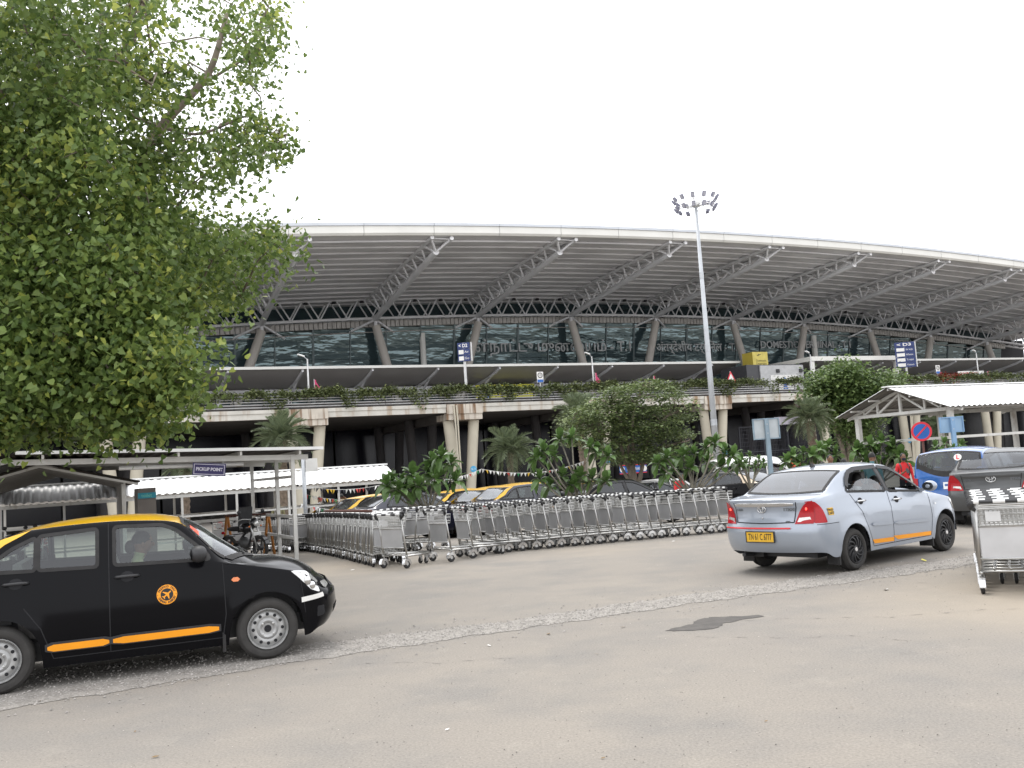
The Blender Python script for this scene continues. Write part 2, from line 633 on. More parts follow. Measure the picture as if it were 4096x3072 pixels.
rail = thing('guard_rail', 'long guard rail of five grey pipes along the edge of the raised road', 'railing', FO, PHI)
RAILM = mat('rail_paint', (.5, .5, .5), .5, 0, .12, 2)
for k in range(5):
    for i in range(-3, 10):
        g = G()
        x0 = 12.45 * (i - .5)
        g.tube([(x0, .25, 7.32 + .2 * k), (x0 + 12.40, .25, 7.32 + .2 * k)], .05, 6)
        part('rail_pipe', g, RAILM, rail, 40)
g0 = G()
g0.box(-.04, .04, -.04, .06, 7.1, 8.2)
pm = g0.mesh('rail_post', BLACK_PLASTIC)
for i in range(80):
    o = link('rail_post', pm, rail, (-37 + 2.0 * i, .33, 0))

# trailing plants on the road edge
def leaf_cloud(P, size, rs, tilt=1., flat=0., aspect=.5):
    """many small pointed leaf faces at the points P: returns vertices and quads"""
    n = len(P)
    a = rs.uniform(0, 2 * PI, n)
    el = rs.normal(-.35, .5 * tilt, n) * (1 - flat)
    sz = size * rs.uniform(.6, 1.3, n)
    d = np.stack([np.cos(a) * np.cos(el), np.sin(a) * np.cos(el), np.sin(el)], 1)
    sd = np.stack([-np.sin(a), np.cos(a), rs.normal(0, .35, n) * (1 - flat)], 1)
    sd /= np.linalg.norm(sd, axis=1)[:, None]
    V = np.empty((n, 4, 3))
    V[:, 0] = P
    V[:, 1] = P + d * (sz * .45)[:, None] + sd * (sz * aspect)[:, None]
    V[:, 2] = P + d * sz[:, None]
    V[:, 3] = P + d * (sz * .45)[:, None] - sd * (sz * aspect)[:, None]
    return V.reshape(-1, 3)
def quads_mesh(name, V, m):
    me = bpy.data.meshes.new(name)
    n = len(V)
    me.vertices.add(n)
    me.vertices.foreach_set('co', V.astype(np.float32).ravel())
    me.loops.add(n)
    me.loops.foreach_set('vertex_index', np.arange(n, dtype=np.int32))
    me.polygons.add(n // 4)
    me.polygons.foreach_set('loop_start', np.arange(0, n, 4, dtype=np.int32))
    me.polygons.foreach_set('loop_total', np.full(n // 4, 4, dtype=np.int32))
    me.materials.append(m)
    me.update(calc_edges=True)
    me.validate()
    return me
HEDGE = mat('hedge_leaf', (.125, .155, .062), .6, 0, .25, 2, island=.5, transl=.25)
HEDGE_R = mat('red_hedge_leaf', (.30, .055, .03), .6, 0, .3, 2, island=.4, transl=.25)
def hedge_points(s0, s1, n, zt=8.3):
    s = npr.uniform(s0, s1, n)
    d = .55 + .45 * np.sin(s * .9) * np.sin(s * .37 + 1) + .25 * np.sin(s * 3.1)
    keep = npr.uniform(0, 1, n) < np.clip(d + .2, .38, 1)
    s, d = s[keep], d[keep]
    n = len(s)
    hang = npr.uniform(0, 1, n) ** 1.6
    drop = np.clip(np.sin(s * 1.7 + 2) * np.sin(s * .61), 0, 1) * 1.3
    z = zt + .3 * d + npr.normal(0, .13, n) - hang * (.35 + drop)
    t = npr.uniform(-.25, 1.0, n) - .3 * hang
    return np.stack([s, t, z], 1)
def hedge(label, s0, s1, n, m, zt=8.25):
    o = link('trailing_hedge', quads_mesh('trailing_hedge', leaf_cloud(hedge_points(s0, s1, n, zt), .19, npr), m), None, FO)
    o.rotation_euler = (0, 0, PHI)
    tag(o, label, 'hedge')
    return stuff(o)
hedge('thin green hedge trailing over the guard rail of the raised road left of the tall light mast', -12, 40, 34000, HEDGE)
hedge('thin green hedge trailing over the guard rail of the raised road right of the tall light mast', 40.2, 110, 30000, HEDGE, 8.3)
hedge('small patch of red flowering plants growing on the raised road behind the gabled shelter', 66.5, 69.5, 900, HEDGE_R, 8.5)
# planter trough the hedge grows from
g = G()
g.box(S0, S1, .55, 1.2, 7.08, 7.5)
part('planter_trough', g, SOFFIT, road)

# ------------------------------------------------------------------ terminal
term = thing('airport_terminal', 'wide airport terminal with an arched overhanging grey roof on trusses above a dark glass front', 'terminal', FO, PHI)
UNDER = mat('roof_underside', (.72, .715, .725), .75, 0, .06, .25, streak=((.60, .595, .605), (.16, .5, 1), .45, .6))
TRUSS = mat('truss_paint', (.70, .70, .71), .5, 0, .06, .6)
FASC = mat('fascia_white', (.68, .67, .63), .5, 0, .05, .4)
LIP = mat('roof_lip', (.5, .52, .55), .4, .3, .06, .6)
SS = [S0 + 3 * i for i in range(int((S1 - S0) / 3) + 1)]
def zu(s, t):
    return A(s) - .98 - .014 * (t - 3) - .0006 * (t - 3) ** 2
g = G()
ts = [3, 6, 10, 15, 20, 25, 31, 40, 60]
g.grid([[(s, t, zu(s, t)) for s in SS] for t in ts])
part('roof_soffit', g, UNDER, term, True)
g = G()
g.grid([[(s, t, A(s) - .12 + (.9 if t > 10 else 0) - .03 * max(0, t - 10)) for s in SS] for t in (2.9, 10, 30, 60)])
part('roof_sheet', g, LIP, term, True)
# corrugated deck ribs and purlins under the overhang
for k in range(13):
    t = 4.2 + 1.9 * k
    g = G()
    for s0, s1 in zip(SS, SS[1:]):
        g.bar((s0, t, zu(s0, t) - .11), (s1, t, zu(s1, t) - .11), .14, .16)
    part('purlin', g, UNDER, term)
    g = G()
    for i in range(int((S1 - S0) / .6)):
        s = S0 + .6 * i
        if -12 < s < 100:
            g.box(s, s + .3, t + .1, t + .55, zu(s, t) - .05, zu(s, t) - .01)
    stuff(part('deck_ribs', g, UNDER, term))
for i in range(-7, 21):
    s0, s1 = 6 * i, 6 * i + 5.97
    g = G()
    n = 3
    for k in range(n):
        a, b = s0 + (s1 - s0) * k / n, s0 + (s1 - s0) * (k + 1) / n
        for (t0, z0), (t1, z1) in (((2.6, -.22), (2.6, -.80)), ((2.6, -.80), (2.75, -.98)), ((2.75, -.98), (3.3, -.98))):
            g.add([(a, t0, A(a) + z0), (b, t0, A(b) + z0), (b, t1, A(b) + z1), (a, t1, A(a) + z1)], [(0, 3, 2, 1)])
        g.add([(a, 2.6, A(a) - .22), (b, 2.6, A(b) - .22), (b, 3.3, A(b) - .22), (a, 3.3, A(a) - .22)], [(0, 1, 2, 3)])
    part('fascia_panel', g, FASC, term)
    g = G()
    for k in range(n):
        a, b = s0 + (s1 - s0) * k / n, s0 + (s1 - s0) * (k + 1) / n
        g.bar((a, 2.72, A(a) - .09), (b, 2.72, A(b) - .09), .44, .24)
    part('roof_edge_cap', g, LIP, term)

def truss(n):
    st, sf = .8 + 12 * n, 2.4 + 12 * n
    root = link('roof_truss', None, term)
    root.empty_display_size = .2
    a = Vector((st, 4.5, A(st) - 1.95))
    b = Vector((sf, 27, A(sf) - 3.8))
    g = G()
    g.tube([a, b], [.27, .30], 14)
    part('lower_chord', g, TRUSS, root, 40)
    ups = []
    for sd in (-.88, .88):
        p = Vector((st + sd, 2.95, A(st) - 1.12))
        q = Vector((sf + sd, 27, A(sf) - 1.75))
        ups.append((p, q))
        g = G()
        g.tube([p, q], .17, 12)
        part('upper_chord', g, TRUSS, root, 40)
    g = G()
    NB = 8
    for k in range(NB):
        l0 = a.lerp(b, min(1, k / NB + .004))
        for p, q in ups:
            u0, u1 = p.lerp(q, (k + .12) / NB), p.lerp(q, (k + .9) / NB)
            g.tube([l0, u0], .105, 6)
            g.tube([l0, u1], .09, 6)
        p0, p1 = ups[0][0].lerp(ups[0][1], (k + .12) / NB), ups[1][0].lerp(ups[1][1], (k + .12) / NB)
        g.tube([p0, p1], .06, 6)
        g.tube([p1, ups[0][0].lerp(ups[0][1], (k + 1.1) / NB)], .06, 6)
    part('truss_web', g, TRUSS, root, 40)
    return b
COLUMN_M = mat('column_paint', (.46, .43, .39), .6, 0, .05, .7)
for n in range(-3, 10):
    b = truss(n)
    lean = -4.0 if n % 2 == 0 else 2.4
    top = b + Vector((0, .0, -.75))
    bot = Vector((b.x + lean, 26.4, 7.08))
    g = G()
    g.tube([bot, top], [.52, .45], 18)
    part('slanted_column', g, COLUMN_M, term, 40)
    g = G()
    g.tube([top, b], [.2, .16], 10)
    for sd in (-1, 1):
        g.tube([b + Vector((0, 0, -.1)), b + Vector((sd * 2.6, 1.6, -1.25))], .12, 8)
    part('column_pin', g, TRUSS, term, 40)
    # longitudinal trusses between the columns
    for tt, nm in ((27, 'longitudinal_truss'), (29.0, 'rear_truss')):
        c0, c1 = b.x, b.x + 12
        g = G()
        zt = lambda s: A(s) - 1.72
        zb = lambda s: A(s) - 3.75
        g.tube([(c0 + 12 * k / 4, tt, zb(c0 + 3 * k)) for k in range(5)], .15, 8)
        g.tube([(c0 + 12 * k / 4, tt, zt(c0 + 3 * k)) for k in range(5)], .15, 8)
        for k in range(4):
            x = c0 + 3 * k
            g.tube([(x, tt, zb(x)), (x + 1.2, tt, zt(x + 1.2))], .08, 6)
            g.tube([(x + 1.8, tt, zt(x + 1.8)), (x + 3, tt, zb(x + 3))], .08, 6)
        if tt == 27:
            for k in range(8):
                x = c0 + 1.5 * k
                g.tube([(x, 27, zb(x)), (x + .75, 29, zb(x) - .1)], .05, 5)
                g.tube([(x + .75, 29, zb(x) - .1), (x + 1.5, 27, zb(x))], .05, 5)
        part(nm, g, TRUSS, term, 40)
        if tt == 27:                          # round lamps under the top chord, one between each two web members
            for k in range(4):
                g = G()
                x = c0 + 3 * k + 1.5
                g.lathe([(.02, .22), (.2, .2), (.26, 0), (.02, -.02)], 12, 'z', (x, 26.7, zt(x) - .35))
                part('lamp', g, BLACK_PLASTIC, term, True)

# glass front leaning outward, with mullions, louvre band and dark clerestory
def facade_glass():
    m = bpy.data.materials.new('facade_glass')
    m.use_nodes = True
    n, l = m.node_tree.nodes, m.node_tree.links
    p = n['Principled BSDF']
    p.inputs['Base Color'].default_value = (.034, .052, .058, 1)
    p.inputs['Roughness'].default_value = .02
    p.inputs['IOR'].default_value = 2.1
    p.inputs['Specular Tint'].default_value = (.72, .92, .95, 1)
    tc = n.new('ShaderNodeTexCoord')
    mp = n.new('ShaderNodeMapping')
    mp.inputs['Scale'].default_value = (.5, .5, 1.6)
    l.new(tc.outputs['Object'], mp.inputs['Vector'])
    nz = n.new('ShaderNodeTexNoise')
    nz.inputs['Scale'].default_value = .42
    nz.inputs['Detail'].default_value = 3.5
    l.new(mp.outputs[0], nz.inputs['Vector'])
    b = n.new('ShaderNodeBump')
    b.inputs['Strength'].default_value = .8
    b.inputs['Distance'].default_value = .30
    l.new(nz.outputs[0], b.inputs['Height'])
    l.new(b.outputs[0], p.inputs['Normal'])
    return m
FGLASS = facade_glass()
def tg(z):
    return 30.2 - (z - 7.1) * .17
MULL = mat('mullion', (.12, .15, .155), .5, .3)
LOUV = mat('louvre_paint', (.42, .40, .375), .6)
for i in range(-6, 29):
    s0, s1 = 4 * i, 4 * i + 3.94
    zt_ = A(s0 + 2) - 4.55
    zs = [7.1, 9.6, 12.1, 14.6, zt_]
    for z0, z1 in zip(zs, zs[1:]):
        e = rnd.uniform(-.012, .012)
        e2 = rnd.uniform(-.012, .012)
        g = G()
        g.add([(s0, tg(z0) + e, z0 + .02), (s1, tg(z0) - e, z0 + .02), (s1, tg(z1) + e2, z1 - .02), (s0, tg(z1) - e2, z1 - .02)], [(0, 1, 2, 3)])
        part('glass_pane', g, FGLASS, term)
    g = G()
    g.bar((s0 - .03, tg(7.1) - .06, 7.1), (s0 - .03, tg(zt_) - .06, zt_), .13 if i % 2 else .22, .1, (0, 1, 0))
    part('mullion', g, MULL, term)
    # louvre band
    g = G()
    for k in range(8):
        x = s0 + .5 * k
        z = A(x) - 4.5
        g.box(x, x + .42, 28.1, 28.5, z, z + .72)
    part('louvre_panel', g, LOUV, term)
    g = G()
    g.add([(s0 - .06, 29.4, A(s0) - 3.8), (s0 + 4, 29.4, A(s0 + 4) - 3.8), (s0 + 4, 30.4, A(s0 + 4) - 1.5), (s0 - .06, 30.4, A(s0) - 1.5)], [(0, 1, 2, 3)])
    part('clerestory_pane', g, FGLASS, term)
g = G()
g.box(S0, S1, 31.5, 70, -.3, 17)
g.box(S0 - .3, S0, 26, 70, 7.2, 20.2)
part('inner_hall', g, DARK, term)
g = G()
g.tube([(20.2, 28.6, 7.1), (20.2, 28.6, 17.4)], .32, 12)
part('pale_post', g, FASC, term)
g = G()
g.tube([(77.2, 28.4, 7.1), (77.2, 28.4, 17.2)], .4, 12)
part('pale_post', g, FASC, term)
g = G()
for s0 in range(-20, 110, 4):
    g.tube([(s0, tg(16.9) - .3, A(s0) - 5.05), (s0 + 3.9, tg(16.9) - .3, A(s0 + 4) - 5.05)], .05, 5)
part('sill_tube', g, LOUV, term)

# ground-floor front deep under the road
LOWG = mat('dark_glass_lower', (.012, .012, .02), .18, 0, .1, .4, spec=.4)
for i in range(-5, 15):
    g = G()
    g.box(8 * i, 8 * i + 7.8, 22, 22.2, -.3, 6.6)
    part('ground_floor_glass', g, LOWG, term)

# lettering on the glass
LET = mat('sign_letters', (.36, .37, .37), .5, .0)
def facade_text(txt, s0, s1, z, h, name='sign_lettering'):
    put_text(txt, h, frame(((s0 + s1) / 2, tg(z) - .55, z), (1, 0, 0), (0, 0, 1)), LET, term, name, extrude=.06, width=s1 - s0, bold=.012)
facade_text('\u0b89\u0bb3\u0bcd\u0ba8\u0bbe\u0b9f\u0bcd\u0b9f\u0bc1 \u0bae\u0bc1\u0ba9\u0bc8\u0baf\u0bae\u0bcd - T.1', 24.6, 47.3, 15.75, 1.75)
facade_text('\u0905\u0902\u0924\u0930\u094d\u0926\u0947\u0936\u0940\u092f \u091f\u0930\u094d\u092e\u093f\u0928\u0932 - T.1', 51.1, 64.2, 15.6, 1.45)
facade_text('DOMESTIC TERMINAL - T.1', 67.7, 83.7, 15.9, 1.3)
# the sign box and the lower doors are behind the canopy
CANOPY = mat('canopy_sheet', (.50, .485, .465), .5, .0, .06, .5)
def canopy(s0, s1):
    root = link('entrance_canopy', None, term)
    g = G()
    n = int((s1 - s0) / .25)
    prof = [(8.6, 11.18), (9.6, 10.86), (11.5, 10.45), (14, 10.15), (17, 10.1), (22, 10.5)]
    g.grid([[(s0 + .25 * i, t, z + (.05 if i % 2 else 0)) for i in range(n + 1)] for t, z in prof])
    part('canopy_sheet', g, CANOPY, root, True)
    g = G()
    g.box(s0, s0 + .25 * n, 8.4, 8.62, 11.10, 11.32)
    part('canopy_edge', g, FASC, root)
    g = G()
    g.box(s0, s0 + .25 * n, 13.9, 14.2, 9.72, 10.0)
    part('canopy_beam', g, TRUSS, root)
    k = 0
    while s0 + 2 + 6 * k < s1:
        s = s0 + 2 + 6 * k
        g = G()
        for (t0, z0), (t1, z1) in zip(prof[:-1], prof[1:-1]):
            g.bar((s, t0, z0 - .16), (s, t1, z1 - .16), .16, .26)
        g.bar((s, 14, 7.1), (s, 14, 9.7), .3, .3)
        g.bar((s, 14, 8.9), (s, 11.0, 10.4), .16, .2)
        part('canopy_bracket', g, TRUSS, root)
        k += 1
canopy(-18, 47.6)
canopy(66, 118)
# pale strip and doors behind the hedge
g = G()
g.box(-4, 14, 20, 20.2, 7.1, 9.0)
part('pale_barrier', g, FASC, term)
# ------------------------------------------------------------------ cars: x forward from the rear axle, y to the left, z up
def curve(pts):
    """smooth interpolation through (x, value) points"""
    xs = [p[0] for p in pts]
    ys = [p[1] for p in pts]
    n = len(xs)
    d = [(ys[i + 1] - ys[i]) / (xs[i + 1] - xs[i]) for i in range(n - 1)]
    m = [d[0]] + [0 if d[i - 1] * d[i] <= 0 else 2 * d[i - 1] * d[i] / (d[i - 1] + d[i]) for i in range(1, n - 1)] + [d[-1]]
    def f(x):
        if x <= xs[0]:
            return ys[0]
        if x >= xs[-1]:
            return ys[-1]
        i = 0
        while x > xs[i + 1]:
            i += 1
        h = xs[i + 1] - xs[i]
        t = (x - xs[i]) / h
        return (ys[i] * (2 * t ** 3 - 3 * t ** 2 + 1) + h * m[i] * (t ** 3 - 2 * t ** 2 + t) + ys[i + 1] * (-2 * t ** 3 + 3 * t ** 2) + h * m[i + 1] * (t ** 3 - t ** 2))
    return f
def inside(poly, x, y):
    c = False
    n = len(poly)
    for i in range(n):
        (x0, y0), (x1, y1) = poly[i], poly[i - 1]
        if (y0 > y) != (y1 > y) and x < (x1 - x0) * (y - y0) / (y1 - y0) + x0:
            c = not c
    return c
def rounded(poly, r=.03, k=3):
    out = []
    n = len(poly)
    for i in range(n):
        p, a, b = Vector(poly[i]), Vector(poly[i - 1]), Vector(poly[(i + 1) % n])
        da, db = (a - p), (b - p)
        ra, rb = min(r, da.length * .45), min(r, db.length * .45)
        q0, q1 = p + da.normalized() * ra, p + db.normalized() * rb
        for j in range(k + 1):
            t = j / k
            out.append(tuple(q0 * (1 - t) ** 2 + p * 2 * t * (1 - t) + q1 * t * t))
    return out
def offset_poly(poly, d):
    n = len(poly)
    area = sum(poly[i - 1][0] * poly[i][1] - poly[i][0] * poly[i - 1][1] for i in range(n))
    sg = 1 if area > 0 else -1
    out = []
    for i in range(n):
        a, p, b = Vector(poly[i - 1]), Vector(poly[i]), Vector(poly[(i + 1) % n])
        e1, e2 = (p - a), (b - p)
        if e1.length < 1e-6:
            e1 = e2
        if e2.length < 1e-6:
            e2 = e1
        e1, e2 = e1.normalized(), e2.normalized()
        nn = Vector((e1.y + e2.y, -(e1.x + e2.x)))
        nn = nn.normalized() if nn.length > 1e-6 else Vector((e1.y, -e1.x))
        k = 1 / max(.5, nn.dot(Vector((e1.y, -e1.x))))
        out.append(tuple(p + nn * d * sg * k))
    return out

class Car:
    def __init__(c, S):
        c.S = S
        c.XR, c.XF, c.WB = S['XR'], S['XF'], S['WB']
        c.top, c.belt = curve(S['top']), curve(S['belt'])
        c.ry, c.rz = curve([(p[0], p[1]) for p in S['rail']]), curve([(p[0], p[2]) for p in S['rail']])
        c.w = curve(S['w'])
        c.fz = curve([(.15, .945), (.3, .978), (.45, .994), (.58, 1.0), (.7, .996), (.82, .982), (.95, .952), (1.05, .928), (1.15, .91)])
        c.rear, c.front = curve(S['rear']), curve(S['front'])
        c.sill = S.get('sill', .19)
        c.RA = S.get('RA', .365)
        c.tr = S.get('tr', .30)
    def zb(c, x):
        z = c.sill + .06 * sstep(x, c.WB + .4, c.XF) + .09 * sstep(-x, .42, -c.XR)
        for xc in (0, c.WB):
            if abs(x - xc) < c.RA:
                z = max(z, c.tr + math.sqrt(c.RA ** 2 - (x - xc) ** 2))
        return z
    def rnd_end(c, x):
        r = .2
        d = min(x - c.XR, c.XF - x)
        return .12 * (1 - math.sqrt(max(0, 1 - (1 - d / r) ** 2))) if d < r else 0
    def side(c, x, z):
        zbt = c.belt(x)
        if z <= zbt + 1e-6:
            y = c.w(x) * c.fz(z) - c.rnd_end(x)
            for xc in (0, c.WB):
                rr = math.hypot(x - xc, z - c.tr)
                if rr < c.RA + .14:
                    y += .016 * max(0, 1 - abs(rr - c.RA - .01) / .13) ** 1.5
            cr = c.S.get('crease')
            if cr:
                zc = cr[0] + cr[1] * x
                y += .008 * max(0, 1 - abs(z - zc) / .05) * sstep(x, -.5, .1) * (1 - sstep(x, 2.1, 2.6))
            return y
        yb = c.side(x, zbt)
        zr, yr = max(c.rz(x), zbt + .01), c.ryy(x)
        t = min(1.15, (z - zbt) / (zr - zbt))
        return yb + (yr - yb) * t + .014 * math.sin(PI * min(1, t)) * min(1, (zr - zbt) / .25)
    def ryy(c, x):
        return min(c.ry(x), c.w(x) * c.fz(c.belt(x)) - .025) - c.rnd_end(x)
    def topz(c, x, y):
        zr, yr = max(c.rz(x), c.belt(x) + .01), c.ryy(x)
        q = min(1, abs(y) / yr)
        return zr + (c.top(x) - zr) * (1 - q ** 2.3)
    def warp(c, p):
        """bend the ends: side-view profile and curvature in plan"""
        x, y, z = p
        L = .5
        dr, df = x - c.XR, c.XF - x
        w = .8
        if dr < L:
            k = (1 - dr / L) ** 1.6
            x += k * (c.rear(z) - c.XR) + k * c.S.get('rplan', .13) * (abs(y) / w) ** 2.4
        if df < L:
            k = (1 - df / L) ** 1.6
            x += k * (c.front(z) - c.XF) - k * c.S.get('fplan', .22) * (abs(y) / w) ** 2.2
        return (x, y, z)
    def sp(c, x, z, sd, off=0.):
        y = c.side(x, z) + off
        return c.warp((x, sd * y, z))
    def tp(c, x, y, off=0.):
        return c.warp((x, y, c.topz(x, y) + off))
    def cap(c, end, y, z, off=0.):
        if end == 'rear':
            return (c.rear(z) + c.S.get('rplan', .13) * (abs(y) / .8) ** 2.4 - off, y, z)
        return (c.front(z) - c.S.get('fplan', .22) * (abs(y) / .8) ** 2.2 + off, y, z)
    # --- surface patches
    def patch_side(c, poly, sd, off, nx=14, nz=5, g=None):
        g = g or G()
        x0, x1 = min(p[0] for p in poly), max(p[0] for p in poly)
        rows = []
        for i in range(nx + 1):
            x = x0 + (x1 - x0) * (.002 + .996 * i / nx)
            zs = []
            for j in range(len(poly)):
                (a, za), (b, zb_) = poly[j - 1], poly[j]
                if (a - x) * (b - x) <= 0 and abs(a - b) > 1e-9:
                    zs.append(za + (zb_ - za) * (x - a) / (b - a))
            lo, hi = min(zs), max(zs)
            rows.append([c.sp(x, lo + (hi - lo) * k / nz, sd, off) for k in range(nz + 1)])
        if sd < 0:
            rows = rows[::-1]
        return g.grid(rows)
    def ribbon_side(c, pts, sd, wd, off, g=None, close=False):
        g = g or G()
        P = [Vector(p) for p in pts]
        dense = []
        n = len(P)
        for i in range(n if close else n - 1):
            a, b = P[i], P[(i + 1) % n]
            m = max(1, int((b - a).length / .04))
            dense += [a.lerp(b, k / m) for k in range(m)]
        if not close:
            dense.append(P[-1])
        L = len(dense)
        rows = []
        for i in range(L):
            d = (dense[(i + 1) % L] - dense[i - 1]) if close else (dense[min(L - 1, i + 1)] - dense[max(0, i - 1)])
            d = d.normalized()
            nn = Vector((-d.y, d.x)) * wd / 2
            rows.append([c.sp(*(dense[i] - nn), sd, off), c.sp(*(dense[i] + nn), sd, off)])
        if close:
            rows.append(rows[0])
        if sd > 0:
            rows = rows[::-1]
        return g.grid(rows)
    def ring_side(c, poly, sd, d0, d1, off, g=None):
        g = g or G()
        dense = []
        n = len(poly)
        for i in range(n):
            a, b = Vector(poly[i]), Vector(poly[(i + 1) % n])
            m = max(1, int((b - a).length / .05))
            dense += [tuple(a.lerp(b, k / m)) for k in range(m)]
        a, b = offset_poly(dense, d0), offset_poly(dense, d1)
        rows = [[c.sp(*p, sd, off), c.sp(*q, sd, off)] for p, q in zip(a, b)]
        rows.append(rows[0])
        return g.grid(rows)
    def patch_cap(c, end, poly, off, n=8, g=None):
        g = g or G()
        y0, y1 = min(p[0] for p in poly), max(p[0] for p in poly)
        rows = []
        for i in range(n + 1):
            y = y0 + (y1 - y0) * (.002 + .996 * i / n)
            zs = []
            for j in range(len(poly)):
                (a, za), (b, zb_) = poly[j - 1], poly[j]
                if (a - y) * (b - y) <= 0 and abs(a - b) > 1e-9:
                    zs.append(za + (zb_ - za) * (y - a) / (b - a))
            lo, hi = min(zs), max(zs)
            rows.append([c.cap(end, y, lo + (hi - lo) * k / 4, off) for k in range(5)])
        return g.grid(rows)
    def patch_top(c, xhi, xlo, vmax, off, nx=10, ny=14, g=None):
        g = g or G()
        rows = []
        for i in range(nx + 1):
            row = []
            for j in range(ny + 1):
                v = -vmax + 2 * vmax * j / ny
                x = xhi(v) + (xlo(v) - xhi(v)) * i / nx
                row.append(c.tp(x, v * c.ryy(x), off))
            rows.append(row)
        if xlo(0) > xhi(0):
            rows = rows[::-1]
        return g.grid(rows[::-1])

    # --- whole body
    def build(c, root, paint, roof_paint=None, bumper_paint=None, name_map=None):
        S = c.S
        NS, NG_, NT = 11, 6, 8
        xs = []
        x = c.XR
        while x < c.XF + 1e-6:
            xs.append(x)
            near = min(abs(abs(x) - c.RA), abs(abs(x - c.WB) - c.RA), x - c.XR, c.XF - x)
            x += .018 if near < .06 else .034
        xs[-1] = c.XF
        for xc in (0, c.WB):
            for e in (-1, 1):
                q = xc + e * c.RA
                i = min(range(len(xs)), key=lambda k: abs(xs[k] - q))
                xs[i] = q - e * .0005
        V, F, K = [], [], []
        nr = NS + NG_ + NT
        idx = {}
        for i, x in enumerate(xs):
            zb_, zbt, zr, yr = c.zb(x), c.belt(x), max(c.rz(x), c.belt(x) + .01), c.ryy(x)
            ring = []
            for k in range(NS):
                z = zb_ + (zbt - zb_) * k / NS
                ring.append((x, c.side(x, z), z, 'side'))
            for k in range(NG_):
                z = zbt + (zr - zbt) * k / NG_
                ring.append((x, c.side(x, z), z, 'green'))
            for k in range(NT):
                y = yr * math.cos(PI / 2 * k / NT)
                ring.append((x, y, c.topz(x, y), 'top'))
            ring.append((x, 0, c.top(x), 'top'))
            for j, p in enumerate(ring):
                for sd in (-1, 1):
                    if p[1] == 0 and sd == 1:
                        idx[(i, j, 1)] = idx[(i, j, -1)]
                        continue
                    idx[(i, j, sd)] = len(V)
                    V.append(c.warp((p[0], sd * p[1], p[2])))
        n = len(xs)
        wins = S['windows']
        holes = [offset_poly(rounded(p, .03), -.004) for p in wins]
        def cls(x, y, z, reg):
            if reg == 'top':
                if S['ws'][0] < x < S['ws'][1]:
                    v = abs(y) / c.ryy(x)
                    if v < .955 and x < S['ws'][1] - .30 * v * v:
                        return None
                if S['rg'][0] < x < S['rg'][1] and abs(y) / c.ryy(x) < .93 and x > S['rg'][0] + .1 * (y / c.ryy(x)) ** 2:
                    return None
                if x >= S['ws'][1] - .12:
                    return 'bonnet' if abs(y) < c.ryy(x) * .93 else 'body'
                if x <= S['rg'][0] + .05:
                    return ('boot_lid' if not S.get('hatch') else 'tailgate') if abs(y) < c.ryy(x) * .9 else 'body'
                return 'roof' if S['rg'][1] - .16 < x < S['ws'][0] + .03 else 'body'
            if reg == 'green':
                for h in holes:
                    if inside(h, x, z):
                        return None
                if S.get('roof_z') and z > S['roof_z'](x):
                    return 'roof'
            if x > S['fb'] and z < .60:
                return 'front_bumper'
            if x < S['rb'] and z < .70:
                return 'rear_bumper'
            for nm, dp in S['doors']:
                if inside(dp, x, z):
                    return nm + ('_l' if y > 0 else '_r')
            return 'body'
        for i in range(n - 1):
            for j in range(nr):
                reg = 'side' if j < NS else 'green' if j < NS + NG_ else 'top'
                for sd in (-1, 1):
                    q = [idx[(i, j, sd)], idx[(i + 1, j, sd)], idx[(i + 1, j + 1, sd)], idx[(i, j + 1, sd)]]
                    xm = (xs[i] + xs[i + 1]) / 2
                    zm = sum(V[k][2] for k in q) / 4
                    ym = sum(V[k][1] for k in q) / 4
                    if sd > 0:
                        q = q[::-1]
                    q2 = []
                    for k in q:
                        if k not in q2:
                            q2.append(k)
                    if len(q2) < 3:
                        continue
                    F.append(tuple(q2))
                    K.append(cls(xm, ym, zm, reg))
        # end caps
        for end, i in (('rear', 0), ('front', n - 1)):
            colm = {}
            NC = 9
            for j in range(nr + 1):
                a, b = idx[(i, j, -1)], idx[(i, j, 1)]
                pa = V[a]
                row = [a]
                for k in range(1, NC):
                    y = pa[1] + (V[b][1] - pa[1]) * k / NC
                    z = pa[2]
                    if a == b:
                        row.append(a)
                        continue
                    x_ = c.cap(end, y, z)[0]
                    if j >= NS + NG_:
                        x_ = x_ * 1.0
                    row.append(len(V))
                    V.append((x_, y, z))
                row.append(b)
                colm[j] = row
            for j in range(nr):
                for k in range(NC):
                    q = [colm[j][k], colm[j + 1][k], colm[j + 1][k + 1], colm[j][k + 1]]
                    if end == 'front':
                        q = q[::-1]
                    q2 = []
                    for t in q:
                        if t not in q2:
                            q2.append(t)
                    if len(q2) < 3:
                        continue
                    zm = sum(V[t][2] for t in q2) / len(q2)
                    ym = sum(V[t][1] for t in q2) / len(q2)
                    F.append(tuple(q2))
                    if end == 'rear':
                        K.append('rear_bumper' if zm < .70 else ('tailgate' if S.get('hatch') else 'boot_lid') if abs(ym) < .66 else 'body')
                    else:
                        K.append('front_bumper' if zm < .6 else 'body')
        full = bpy.data.meshes.new('full')
        full.from_pydata(V, [], F)
        full.update()
        NRM = [tuple(q.vector) for q in full.vertex_normals]
        bpy.data.meshes.remove(full)
        objs = {}
        groups = {}
        for f, k in zip(F, K):
            if k:
                groups.setdefault(k, []).append(f)
